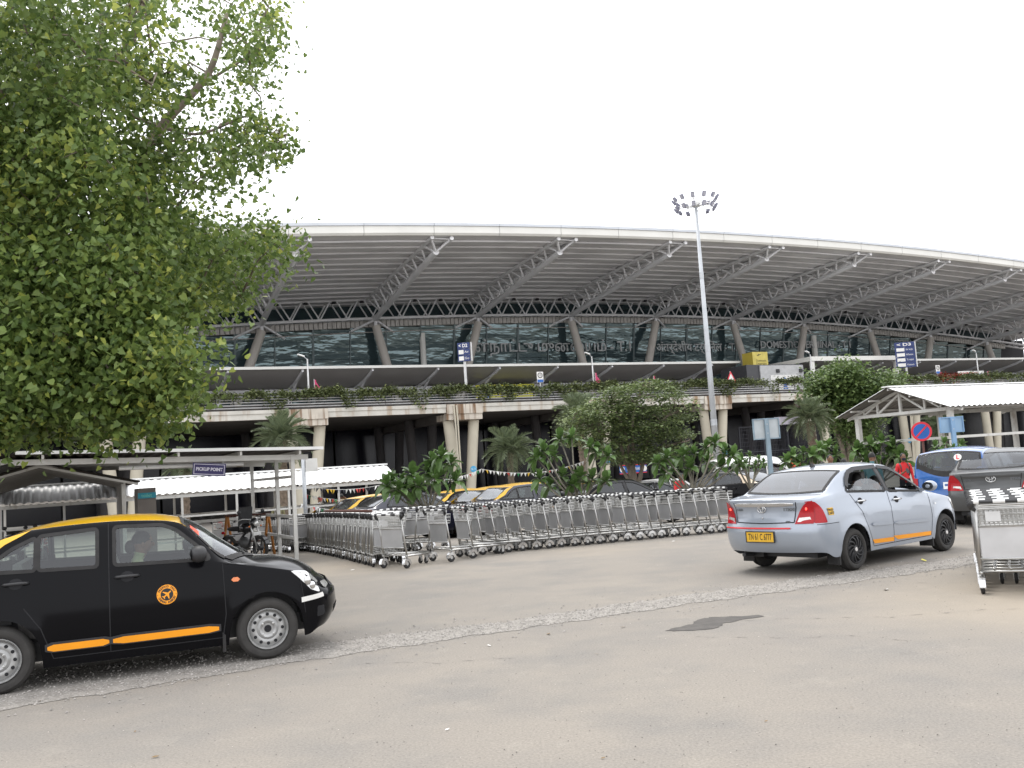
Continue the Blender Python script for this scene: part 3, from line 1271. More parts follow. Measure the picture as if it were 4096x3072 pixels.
        for k, fs in groups.items():
            mp, vv, nn = {}, [], []
            ff = []
            for f in fs:
                q = []
                for a in f:
                    if a not in mp:
                        mp[a] = len(vv)
                        vv.append(V[a])
                        nn.append(NRM[a])
                    q.append(mp[a])
                ff.append(q)
            nm = k[:-2] if k.endswith(('_l', '_r')) else k
            me = bpy.data.meshes.new(nm)
            me.from_pydata(vv, [], ff)
            me.polygons.foreach_set('use_smooth', [True] * len(ff))
            me.normals_split_custom_set_from_vertices(nn)
            me.materials.append(roof_paint if (k == 'roof' and roof_paint) else bumper_paint if ('bumper' in k and bumper_paint) else paint)
            objs[k] = link(nm, me, root)
        # windows
        WG = S.get('glass') or window_glass('car_glass', (.42, .48, .47))
        for sd in (-1, 1):
            for p, dn in zip(wins, S['window_door']):
                rp = rounded(p, .03)
                par = objs.get(dn + ('_l' if sd > 0 else '_r'), objs['body'])
                part('window', c.patch_side(rp, sd, .002, 16, 6), WG, par, True)
                part('window_seal', c.ring_side(rp, sd, -.012, .022, .006), BLACK_RUBBER, par, True)
        w0, w1 = S['ws']
        part('windscreen', c.patch_top(lambda v: w0, lambda v: w1 - .30 * v * v, .955, .006), S.get('glass_f') or WG, root, True)
        r0, r1 = S['rg']
        part('rear_window', c.patch_top(lambda v: r0 + .1 * v * v, lambda v: r1, .935, .006), S.get('glass_r') or WG, root, True)
        g = G()
        for xx in (lambda v: w1 - .30 * v * v,):
            c.patch_top(lambda v: xx(v) - .03, lambda v: xx(v) + .05, .96, .009, 2, 14, g)
        c.patch_top(lambda v: w0 - .01, lambda v: w0 + .025, .955, .008, 2, 14, g)
        for a, b in ((-.99, -.925), (.925, .99)):
            rows = []
            for i in range(11):
                v = a
                x = w0 + (w1 - .30 - w0) * i / 10
                rows.append([c.tp(x, a * c.ryy(x), .010), c.tp(x, b * c.ryy(x), .010)])
            g.grid(rows[::-1] if False else rows)
        part('windscreen_seal', g, BLACK_RUBBER, root, True)
        g = G()
        for xx, q in ((lambda v: r0 + .1 * v * v, .022), (lambda v: r1 - .012, .02)):
            c.patch_top(lambda v: xx(v) - q, lambda v: xx(v) + q, .95, .009, 2, 14, g)
        for a, b in ((-.97, -.905), (.905, .97)):
            rows = []
            for i in range(13):
                x = r0 + .1 + (r1 - r0 - .1) * i / 12 if S.get('hatch') is None else r0 + .06 + (r1 - r0 - .06) * i / 12
                rows.append([c.tp(x, a * c.ryy(x), .010), c.tp(x, b * c.ryy(x), .010)])
            g.grid(rows)
        part('rear_window_seal', g, BLACK_RUBBER, root, True)
        # shut lines round the doors
        for nm, dp in S['doors']:
            for sd in (-1, 1):
                part('shut_line', c.ribbon_side(S['seams'][nm], sd, .009, .0022), DARK, objs[nm + ('_l' if sd > 0 else '_r')])
        for ln in S.get('lines', ()):
            for sd in (-1, 1):
                part('shut_line', c.ribbon_side(ln, sd, .008, .0022), DARK, objs['body'])
        # dark underside, wheel wells, cabin floor
        g = G()
        g.box(c.XR + .4, c.XF - .3, -.56, .56, .22, .40)
        g.box(.40, c.WB - .40, -.77, .77, .22, .36)
        g.box(c.XR + .2, -.42, -.66, .66, .34, .6)
        g.box(-.45, .1, -.66, .66, .6, .9)                     # behind the rear seat
        g.box(c.WB - .6, c.WB + .35, -.5, .5, .4, .78)         # engine bay bulk
        for xc in (0, c.WB):
            for sd in (-1, 1):
                rows = []
                for i in range(17):
                    a = PI * i / 16
                    rows.append([(xc + c.RA * math.cos(a), sd * .52, c.tr + c.RA * math.sin(a)), (xc + (c.RA + .004) * math.cos(a), sd * .815, c.tr + (c.RA + .004) * math.sin(a))])
                g.grid(rows)
                g.add([(xc - c.RA, sd * .53, .22), (xc + c.RA, sd * .53, .22), (xc + c.RA, sd * .53, .70), (xc - c.RA, sd * .53, .70)], [(0, 1, 2, 3)])
        part('underbody', g, BLACK_PLASTIC, root)
        # seats, dashboard and steering wheel
        SEAT = S.get('seat') or mat('seat_cloth', (.16, .155, .15), .9, 0, .15, 20)
        def seat(x, y, w, head=True, z0=.36):
            g = G()
            g.T = Matrix.Translation((x, y, z0))
            sec = [[(-.02, .10), (.46, .14), (.5, .2), (.46, .26), (.05, .22), (0, .2)]]
            n_ = 6
            for k in range(2):
                pass
            g.prism([(0, .08), (.50, .12), (.52, .2), (.48, .25), (.1, .21), (-.04, .60), (-.10, .78), (-.17, .78), (-.18, .6), (-.12, .1)], w, 'y', -w / 2)
            if head:
                g.prism([(-.13, .80), (-.09, .82), (-.10, .98), (-.17, .98), (-.19, .82)], w * .52, 'y', -w * .26)
            return part('seat', g, SEAT, root, 30)
        fs = S.get('fseat', 1.06)
        seat(fs, -.36, .48)
        seat(fs, .36, .48)
        seat(fs - .78, 0, 1.2, False)
        g = G()
        g.prism([(c.WB - .62, .62), (c.WB - .72, .74), (c.WB - .68, .88), (c.WB - .5, .92), (c.WB - .1, .93), (c.WB - .1, .6)], 1.36, 'y', -.68)
        part('dashboard', g, BLACK_PLASTIC, root)
        g = G()
        cw = Vector((c.WB - .86, -.36, .86))
        ax = Vector((-.9, 0, .45)).normalized()
        e1 = Vector((0, 1, 0))
        e2 = ax.cross(e1)
        g.tube([cw + e1 * .185 * math.cos(2 * PI * i / 20) + e2 * .185 * math.sin(2 * PI * i / 20) for i in range(21)], .014, 6, False)
        g.tube([cw - e1 * .18, cw, cw + e1 * .18], .018, 6)
        g.tube([cw, cw - ax * .25], .025, 6)
        part('steering_wheel', g, BLACK_PLASTIC, root, True)
        return objs

TYRE = mat('tyre_rubber', (.038, .036, .034), .85, 0, .2, 9, .1, 80)
def wheel(root, x, sd, r, kind, ylat=.80, wid=.17, steer=0.):
    """tyre, rim and, where there is one, the trim of one wheel"""
    w = link('wheel', None, root, (x, sd * ylat, r))
    w.empty_display_size = .1
    w.rotation_euler = (0, 0, steer)
    g = G()
    h = wid
    prof = [(r * .64, -h), (r * .72, -h * 1.02), (r * .88, -h * 1.02), (r * .965, -h * .9), (r, -h * .7)]
    for k in range(5):                                  # tread grooves
        a = -h * .7 + h * .4 * k / 5 * 1.0
        prof += [(r, a + .012), (r - .008, a + .015), (r - .008, a + .02), (r, a + .023)]
    prof += [(r, -h * .26), (r * .965, -h * .08), (r * .89, .012), (r * .80, .016), (r * .73, .012), (r * .66, -.006), (r * .63, -.03), (r * .64, -h)]
    prof = [(a, sd * b) for a, b in prof]
    g.lathe(prof, 40, 'y')
    part('tyre', g, TYRE, w, 35)
    g = G()
    g.lathe([(.001, -h * sd), (r * .65, -h * sd)], 20, 'y')
    part('brake_drum', g, DARK, w)
    if kind == 'steel':
        g = G()
        pr = [(r * .655, -.03), (r * .665, .004), (r * .645, .012), (r * .62, .004), (r * .60, -.02), (r * .585, -.036), (r * .56, -.030), (r * .50, -.018), (r * .42, -.012), (r * .35, -.02), (r * .31, -.010), (r * .27, .0), (r * .22, -.004), (r * .18, -.018), (.001, -.02)]
        g.lathe([(a, sd * b) for a, b in pr], 40, 'y')
        part('rim', g, mat('silver_wheel', (.36, .36, .355), .42, .5, .15, 12), w, 40)
        g = G()
        for k in range(12):
            a = 2 * PI * k / 12
            g.lathe([(.001, sd * .0), (.017, sd * .0)], 10, 'y', (r * .47 * math.cos(a), sd * -.010, r * .47 * math.sin(a)))
        g.lathe([(.001, sd * .0), (.036, sd * .0)], 14, 'y', (0, sd * -.012, 0))
        part('rim_holes', g, DARK, w)
        g = G()
        for k in range(4):
            a = 2 * PI * (k + .5) / 4
            g.lathe([(.012, -.02 * sd), (.012, .004 * sd), (.001, .006 * sd)], 6, 'y', (r * .235 * math.cos(a), 0, r * .235 * math.sin(a)))
        part('wheel_nuts', g, DULL_STEEL, w)
    else:
        cm_ = mat('black_trim', (.03, .03, .032), .38, .1, .15, 8) if kind == 'swirl' else mat('grey_trim', (.36, .36, .37), .4, .4)
        g = G()
        pr = [(r * .655, -.03), (r * .665, .006), (r * .63, .012), (r * .60, .0), (r * .57, -.02), (r * .2, -.022), (.001, -.02)]
        g.lathe([(a, sd * b) for a, b in pr], 36, 'y')
        part('rim', g, mat('dark_rim', (.018, .018, .02), .5) if kind == 'swirl' else cm_, w, 40)
        g = G()
        nb = 11 if kind == 'swirl' else 7
        for k in range(nb):
            rows = []
            for i in range(7):
                t = i / 6
                rad = r * (.16 + .46 * t)
                a = 2 * PI * k / nb + (.75 * t ** 1.2 if kind == 'swirl' else 0)
                hw = r * (.035 + .05 * t)
                ca, sa = math.cos(a), math.sin(a)
                yy = sd * (.004 + .010 * math.sin(PI * t))
                rows.append([(rad * ca + hw * sa, sd * -.022, rad * sa - hw * ca), (rad * ca + hw * .5 * sa, yy, rad * sa - hw * .5 * ca),
                             (rad * ca - hw * .5 * sa, yy, rad * sa + hw * .5 * ca), (rad * ca - hw * sa, sd * -.022, rad * sa + hw * ca)])
            g.grid(rows)
        g.lathe([(r * .2, sd * -.02), (r * .18, sd * .008), (.03, sd * .012), (.001, sd * .012)], 20, 'y')
        part('wheel_trim', g, cm_, w, 40)
        g = G()
        g.lathe([(.028, sd * .012), (.026, sd * .018), (.001, sd * .02)], 14, 'y')
        part('hub_badge', g, mat('pale_badge', (.6, .58, .56), .4), w)
    return w
def handle(c, par, x, z, sd, m, ln=.21):
    g = G()
    y = lambda xx, o: sd * (c.side(xx, z) + o)
    g.tube([(x, y(x, .004), z), (x + .02, y(x, .035), z + .004), (x + ln / 2, y(x, .043), z + .006), (x + ln - .02, y(x + ln, .035), z + .004), (x + ln, y(x + ln, .004), z)], .014, 8)
    part('door_handle', g, m, par, True)
    g = G()
    pr = []
    for i in range(15):
        a = 2 * PI * i / 14
        pr.append([c.sp(x + ln / 2, z, sd, .003), c.sp(x + ln / 2 + .062 * math.cos(a), z + .05 * math.sin(a), sd, .003)])
    g.grid(pr if sd < 0 else pr)
    part('handle_recess', g, DARK, par)
def mirror(c, root, x, z, sd, m, glass=False):
    y0 = c.side(x, z)
    g = G()
    rows = []
    for i in range(9):
        t = i / 8
        a = PI * t
        rows.append([(x - .05 + .16 * (1 - math.cos(a)) / 2 * 1.0 - .0, sd * (y0 + .17 + (.105 * math.sin(a) ** .7 if 0 < t < 1 else .002) * math.cos(b)), z + .07 + (.082 * math.sin(a) ** .7 if 0 < t < 1 else .002) * math.sin(b)) for b in [2 * PI * k / 16 for k in range(16)]])
    g.grid(rows, True)
    g.bar((x + .05, sd * (y0 - .03), z), (x + .05, sd * (y0 + .14), z + .04), .09, .05)
    o = part('door_mirror', g, m, root, 50)
    g = G()
    g.add([(x - .046 - .02 * math.cos(a) ** 2 * 0, sd * (y0 + .17 + .088 * math.cos(a)), z + .07 + .064 * math.sin(a)) for a in [2 * PI * k / 18 for k in range(18)]], [tuple(range(18))])
    part('mirror_glass', g, mat('mirror_dark', (.06, .065, .07), .08, .6), o)
    return o
def plate(par, pos, xd, yd, txt, w, h, m, tm):
    """number plate with raised rim and lettering"""
    M4 = frame(pos, xd, yd)
    g = G()
    g.T = M4
    g.box(-w / 2, w / 2, -h / 2, h / 2, -.012, .0)
    o = part('number_plate', g, m, par)
    g = G()
    g.T = M4
    b = .012
    for x0, x1, y0, y1 in ((-w / 2 - b, w / 2 + b, h / 2, h / 2 + b), (-w / 2 - b, w / 2 + b, -h / 2 - b, -h / 2), (-w / 2 - b, -w / 2, -h / 2, h / 2), (w / 2, w / 2 + b, -h / 2, h / 2)):
        g.box(x0, x1, y0, y1, -.014, .006)
    part('plate_frame', g, BLACK_PLASTIC, o) if o.parent and not o.parent.parent else None
    put_text(txt, h * .92, M4 @ Matrix.Translation((0, -h * .02, .002)), tm, o, width=w * .86, bold=.0012)
    return o
LAMP_RED = mat('lamp_red', (.36, .006, .012), .2, 0, .1, 30, spec=.4, coat=.15)
LAMP_CLEAR = mat('lamp_clear', (.62, .62, .60), .12, .4, .1, 30, spec=.6, coat=1)
LAMP_AMBER = mat('lamp_amber', (.65, .16, .02), .2, 0, .1, 30, coat=1)
LAMP_GLOW = mat('lamp_glow', (.7, .03, .03), .3, 0, .1, 10, emis=((1, .08, .05), 2.2))
P_BLACK = mat('paint_black', (.004, .004, .005), .12, 0, .1, 1, spec=.14)
P_YELLOW = mat('paint_yellow', (.78, .44, .012), .28, 0, .05, 1, coat=.7)
P_SILVER = mat('paint_silver_blue', (.325, .36, .415), .34, .35, .05, .8, coat=.8)
P_GREY = mat('paint_grey', (.095, .098, .10), .42, .3, .15, 1.2, coat=.3)
P_BLUE = mat('paint_blue', (.015, .105, .36), .28, .1, .08, 1, coat=.8)
P_NAVY = mat('paint_navy', (.018, .020, .038), .25, .1, .08, 1, coat=.8)
P_WHITE = mat('paint_white', (.74, .74, .73), .3, 0, .04, 1, coat=.7)
P_CREAM = mat('paint_cream', (.62, .50, .36), .35, 0, .05, 1, coat=.6)
ORANGE = mat('strip_orange', (.85, .32, .01), .4, 0, .06, 3)
PLATE_Y = mat('plate_yellow', (.68, .40, .03), .5, 0, .08, 20)
PLATE_W = mat('plate_white', (.7, .7, .68), .5)
INK = mat('black_ink', (.02, .02, .02), .6)
CLEAR = window_glass('clear_car_glass', (.62, .69, .66))
TINT = window_glass('tinted_car_glass', (.12, .14, .15))

SALOON = dict(XR=-.93, XF=3.2, WB=2.39, sill=.19, RA=.362, tr=.305,
    top=[(-.93, 1.0), (-.86, 1.05), (-.6, 1.07), (-.42, 1.09), (-.2, 1.23), (0, 1.36), (.25, 1.465), (.6, 1.515), (.95, 1.53), (1.3, 1.515), (1.55, 1.475), (1.75, 1.395), (2.0, 1.21), (2.2, 1.07), (2.34, .995), (2.6, .965), (2.8, .91), (3.0, .82), (3.12, .74), (3.2, .68)],
    belt=[(-.93, .94), (-.5, 1.03), (0, 1.08), (.9, 1.055), (1.65, 1.03), (1.97, .995), (2.28, .93), (2.66, .845), (2.9, .77), (3.2, .62)],
    rail=[(-.93, .74, .98), (-.55, .71, 1.06), (-.4, .68, 1.10), (-.2, .645, 1.235), (0, .615, 1.375), (.28, .60, 1.455), (.91, .60, 1.48), (1.4, .605, 1.455), (1.59, .62, 1.415), (1.79, .66, 1.225), (1.98, .715, 1.03), (2.12, .73, .975), (2.28, .72, .955), (2.66, .70, .87), (2.9, .68, .795), (3.2, .6, .64)],
    w=[(-.93, .80), (-.5, .83), (0, .84), (1, .845), (2, .84), (2.6, .83), (3.0, .80), (3.2, .77)],
    rear=[(.2, -.78), (.35, -.93), (.5, -.97), (.66, -.95), (.72, -.90), (.95, -.88), (1.05, -.86)],
    front=[(.2, 3.05), (.3, 3.14), (.45, 3.2), (.58, 3.19), (.64, 3.14), (.75, 3.06)],
    ws=(1.62, 2.31), rg=(-.42, .12), fb=2.72, rb=-.36,
    windows=[[(-.30, 1.105), (-.02, 1.19), (.12, 1.29), (.31, 1.375), (.31, 1.085)], [(.345, 1.085), (.345, 1.385), (.84, 1.415), (.84, 1.07)], [(1.0, 1.07), (1.0, 1.42), (1.43, 1.405), (1.56, 1.345), (1.83, 1.10), (1.86, 1.045)]],
    window_door=['door', 'door', 'front_door'],
    doors=[('door', [(-.05, 1.05), (.1, 1.3), (.3, 1.44), (.945, 1.45), (.945, .27), (.42, .27), (.36, .55), (.2, .78)]), ('front_door', [(.945, 1.45), (1.45, 1.44), (1.62, 1.36), (1.95, 1.02), (1.985, .98), (1.985, .27), (.945, .27)])],
    seams={'door': [(.945, 1.46), (.945, .27), (.46, .27), (.36, .55), (.22, .75)], 'front_door': [(1.98, .985), (1.995, .5), (1.96, .27), (.945, .27)]},
    lines=[[(2.73, .82), (2.76, .60), (2.78, .42)], [(2.0, .985), (2.3, .935)]])
# ------------------------------------------------------------------ the near taxi
TAXI_POS, TAXI_RZ = Vector((-5.122, 9.3806, 0)), .3786
def taxi_parts(root, c, near, glass=None):
    S = dict(c.S)
    objs = c.build(root, P_BLACK, P_YELLOW)
    # yellow sweep down the rear pillar
    for sd in (-1, 1):
        part('pillar_sweep', c.patch_side([(-.50, 1.085), (-.2, 1.25), (.02, 1.385), (.27, 1.452), (.2, 1.41), (.05, 1.335), (-.1, 1.215), (-.33, 1.115)], sd, .0035, 18, 3), P_YELLOW, objs['body'], True)
    for sd in (-1, 1):
        sfx = '_l' if sd > 0 else '_r'
        for nm, x0, x1 in (('door', .41, .935), ('front_door', .965, 1.925)):
            p = [(x0, .335), (x0, .398), (x1, .398), (x1, .335)]
            part('side_strip', c.patch_side(rounded(p, .02, 2), sd, .016, 10, 2), ORANGE, objs[nm + sfx], True)
            q = [(x0 - .02, .325), (x0 - .02, .42), (x1 + .02, .42), (x1 + .02, .325)]
            part('strip_base', c.patch_side(rounded(q, .02, 2), sd, .012, 10, 2), BLACK_PLASTIC, objs[nm + sfx], True)
        handle(c, objs['front_door' + sfx], 1.0, .95, sd, BLACK_PLASTIC)
        handle(c, objs['door' + sfx], .05, .975, sd, BLACK_PLASTIC)
        mirror(c, root, 1.72, 1.04, sd, BLACK_PLASTIC)
        part('side_repeater', c.patch_side([(2.055, .82), (2.075, .842), (2.12, .842), (2.14, .82), (2.12, .80), (2.075, .80)], sd, .008, 8, 3), LAMP_AMBER, root, True)
        # headlamp, front tape, grille vent
        hl = part('headlamp', c.patch_side(rounded([(2.63, .852), (2.75, .745), (2.90, .645), (3.09, .605), (3.13, .66), (3.05, .745), (2.86, .822)], .03, 3), sd, .006, 18, 5), LAMP_CLEAR, root, True)
        g = G()
        for px, pz, rr in ((2.86, .735, .045), (2.97, .685, .04)):
            q = c.sp(px, pz, sd, .011)
            g.ball(q, (rr * .8, .012, rr), 12, 6)
        part('lamp_bowl', g, CHROME, hl, True)
        tape = c.patch_side([(2.735, .525), (2.735, .575), (3.13, .60), (3.13, .555)], sd, .006, 14, 2)
        part('white_tape', tape, WHITE_PAINT, objs['front_bumper'], True)
        part('fog_vent', c.patch_side(rounded([(2.98, .36), (2.98, .47), (3.12, .47), (3.14, .37)], .02), sd, .004, 8, 3), DARK, objs['front_bumper'], True)
        lt = part('tail_lamp', c.patch_side(rounded([(-.90, .72), (-.90, 1.0), (-.80, 1.0), (-.66, .80), (-.66, .72)], .03), sd, .006, 8, 4), LAMP_RED, root, True)
        part('tail_lamp', c.patch_cap('rear', rounded([(sd * .44, .74), (sd * .46, .97), (sd * .76, .98), (sd * .76, .74)], .03), .006), LAMP_RED, root, True)
        for xf in (1.955, -.45):
            g = G()
            g.box(xf, xf + .03, min(sd * .62, sd * .83), max(sd * .62, sd * .83), .13, .36)
            part('mud_flap', g, BLACK_RUBBER, root)
        part('headlamp', c.patch_cap('front', rounded([(sd * .46, .655), (sd * .5, .70), (sd * .69, .70), (sd * .69, .63)], .02), .006), LAMP_CLEAR, root, True)
    # front end: grille and bumper slot
    part('grille', c.patch_cap('front', rounded([(-.46, .62), (-.44, .70), (.44, .70), (.46, .62)], .02), .006), DARK, root, True)
    part('bumper_slot', c.patch_cap('front', rounded([(-.5, .33), (-.52, .44), (.52, .44), (.5, .33)], .03), .005), DARK, objs['front_bumper'], True)
    # wipers lying across the foot of the windscreen
    g = G()
    for y0 in (-.45, .1):
        pts = [c.tp(2.22 - .0 * k, y0 + .11 * k, .022) for k in range(6)]
        g.tube(pts, .009, 5)
        g.tube([c.tp(2.30, y0 + .5, .02), c.tp(2.22, y0 + .25, .03)], .011, 5)
    part('wiper', g, BLACK_PLASTIC, root)
    for xw in (0, c.WB):
        for sd in (-1, 1):
            wheel(root, xw, sd, .303, 'steel', .825)
    return objs
SALOON_NEAR = dict(SALOON, glass=CLEAR)
taxi = thing('taxi', 'large black taxi with yellow roof and round door sticker in the left foreground', 'taxi', TAXI_POS, TAXI_RZ)
taxi_car = Car(SALOON_NEAR)
tob = taxi_parts(taxi, taxi_car, True)
# round sticker on the front door: ring of lettering round an aeroplane
def door_sticker(c, par, cx, cz, sd):
    def P(u, v, o):
        return Vector(c.sp(cx + u, cz + v, sd, o))
    def ringm(r0, r1, o):
        g = G()
        g.grid([[P(r0 * math.cos(a), r0 * math.sin(a), o), P(r1 * math.cos(a), r1 * math.sin(a), o)] for a in [2 * PI * i / 40 for i in range(41)]])
        return g
    o = part('door_sticker', ringm(.058, .093, .003), ORANGE, par)
    g = ringm(.001, .058, .003)
    part('sticker_field', g, INK, par)
    ax = (P(.01, 0, 0) - P(-.01, 0, 0)).normalized()
    ay = (P(0, .01, 0) - P(0, -.01, 0)).normalized()
    for txt, a0, da, flip in (('PREPAID TAXI', 155, -12, 0), ('CHENNAI AIRPORT', 205, 9.6, 1), ('*', 180, 0, 0), ('*', 0, 0, 0)):
        for i, ch in enumerate(txt):
            if ch == ' ':
                continue
            a = R(a0 + da * i)
            th = a - PI / 2 if not flip else a + PI / 2
            x = ax * math.cos(th) + ay * math.sin(th)
            y = -ax * math.sin(th) + ay * math.cos(th)
            put_text(ch, .028, frame(P(.0755 * math.cos(a), .0755 * math.sin(a), .0045), x, y), INK, par, 'sticker_letter', bold=.0008)
    # aeroplane
    pl = [(0, .05), (.006, .042), (.007, .018), (.045, -.008), (.045, -.016), (.007, -.006), (.006, -.03), (.018, -.04), (.018, -.046), (0, -.041)]
    pl = pl + [(-x, y) for x, y in pl[::-1] if x > 0]
    g = G()
    th = R(-50)
    g.add([P(x * math.cos(th) - y * math.sin(th), x * math.sin(th) + y * math.cos(th), .0045) for x, y in pl], [tuple(range(len(pl)))])
    part('aeroplane_emblem', g, ORANGE, par)
door_sticker(taxi_car, tob['front_door_r'], 1.455, .745, -1)
# red tax sticker in the top corner of the windscreen
g = G()
c = taxi_car
g.add([c.tp(1.70, -.57, .009), c.tp(1.78, -.60, .009), c.tp(1.78, -.50, .009), c.tp(1.70, -.48, .009)], [(0, 1, 2, 3)])
part('windscreen_sticker', g, mat('sticker_red', (.75, .08, .03), .5), taxi)
# ------------------------------------------------------------------ the silver saloon driving away, and its grey sister
ESPEC = dict(XR=-.93, XF=3.25, WB=2.55, sill=.23, RA=.355, tr=.30, rplan=.20, fplan=.26, crease=(.80, .02),
    top=[(-.93, 1.055), (-.88, 1.075), (-.7, 1.085), (-.5, 1.10), (-.3, 1.20), (0, 1.345), (.2, 1.42), (.5, 1.475), (.9, 1.495), (1.2, 1.49), (1.45, 1.455), (1.7, 1.37), (2.0, 1.21), (2.25, 1.07), (2.42, .985), (2.7, .95), (2.9, .89), (3.1, .79), (3.25, .66)],
    belt=[(-.93, 1.0), (-.5, 1.065), (0, 1.085), (.6, 1.05), (1.0, 1.02), (1.5, .985), (2.0, .945), (2.3, .915), (2.7, .845), (3.0, .75), (3.25, .60)],
    rail=[(-.93, .725, 1.045), (-.6, .70, 1.085), (-.45, .69, 1.10), (-.25, .665, 1.20), (0, .635, 1.325), (.25, .61, 1.405), (.5, .60, 1.435), (.9, .60, 1.45), (1.25, .605, 1.42), (1.45, .62, 1.365), (1.7, .645, 1.235), (2.0, .69, 1.075), (2.22, .735, .955), (2.4, .73, .93), (2.7, .71, .86), (3.0, .68, .765), (3.25, .6, .62)],
    w=[(-.93, .81), (-.5, .835), (0, .845), (1, .845), (2, .84), (2.6, .835), (3.0, .80), (3.25, .76)],
    rear=[(.25, -.80), (.36, -.93), (.5, -.985), (.66, -1.0), (.70, -.97), (.76, -.935), (.93, -.925), (1.0, -.95), (1.05, -.95)],
    front=[(.2, 3.10), (.35, 3.2), (.5, 3.25), (.6, 3.22), (.75, 3.08)],
    ws=(1.47, 2.38), rg=(-.47, .16), fb=2.86, rb=-.34,
    windows=[[(-.02, 1.105), (.10, 1.235), (.24, 1.335), (.40, 1.385), (.92, 1.395), (.965, 1.05)], [(1.05, 1.045), (1.04, 1.39), (1.30, 1.36), (1.55, 1.26), (1.90, 1.07), (2.04, .985)]],
    window_door=['door', 'front_door'],
    doors=[('door', [(.02, 1.08), (.2, 1.36), (.4, 1.415), (1.0, 1.42), (1.01, .29), (.44, .29), (.36, .52), (.24, .78)]), ('front_door', [(1.0, 1.42), (1.32, 1.39), (1.6, 1.26), (2.1, .98), (2.14, .92), (2.10, .29), (1.01, .29)])],
    seams={'door': [(1.0, 1.42), (1.01, .29), (.46, .29), (.36, .52), (.25, .78), (.04, 1.06)], 'front_door': [(2.12, .93), (2.15, .6), (2.09, .29), (1.01, .29)]},
    lines=[[(-.93, .70), (-.36, .70)], [(2.80, .80), (2.84, .6)]],
    glass=window_glass('saloon_glass', (.34, .37, .38), .02, .03), glass_r=window_glass('saloon_rear_glass', (.10, .115, .16), .04, .15))
def ring_badge(par, pos, xd, yd, s, m):
    """oval emblem: outer ring with two crossing ovals"""
    M4 = frame(pos, xd, yd)
    g = G()
    def oval(cx, cy, a, b, r):
        g.tube([M4 @ Vector((cx + a * math.cos(2 * PI * k / 20), cy + b * math.sin(2 * PI * k / 20), .006)) for k in range(21)], r, 6, False)
    oval(0, 0, s, s * .68, s * .11)
    oval(0, 0, s * .33, s * .62, s * .085)
    oval(0, s * .25, s * .66, s * .30, s * .085)
    return part('badge', g, m, par, True)
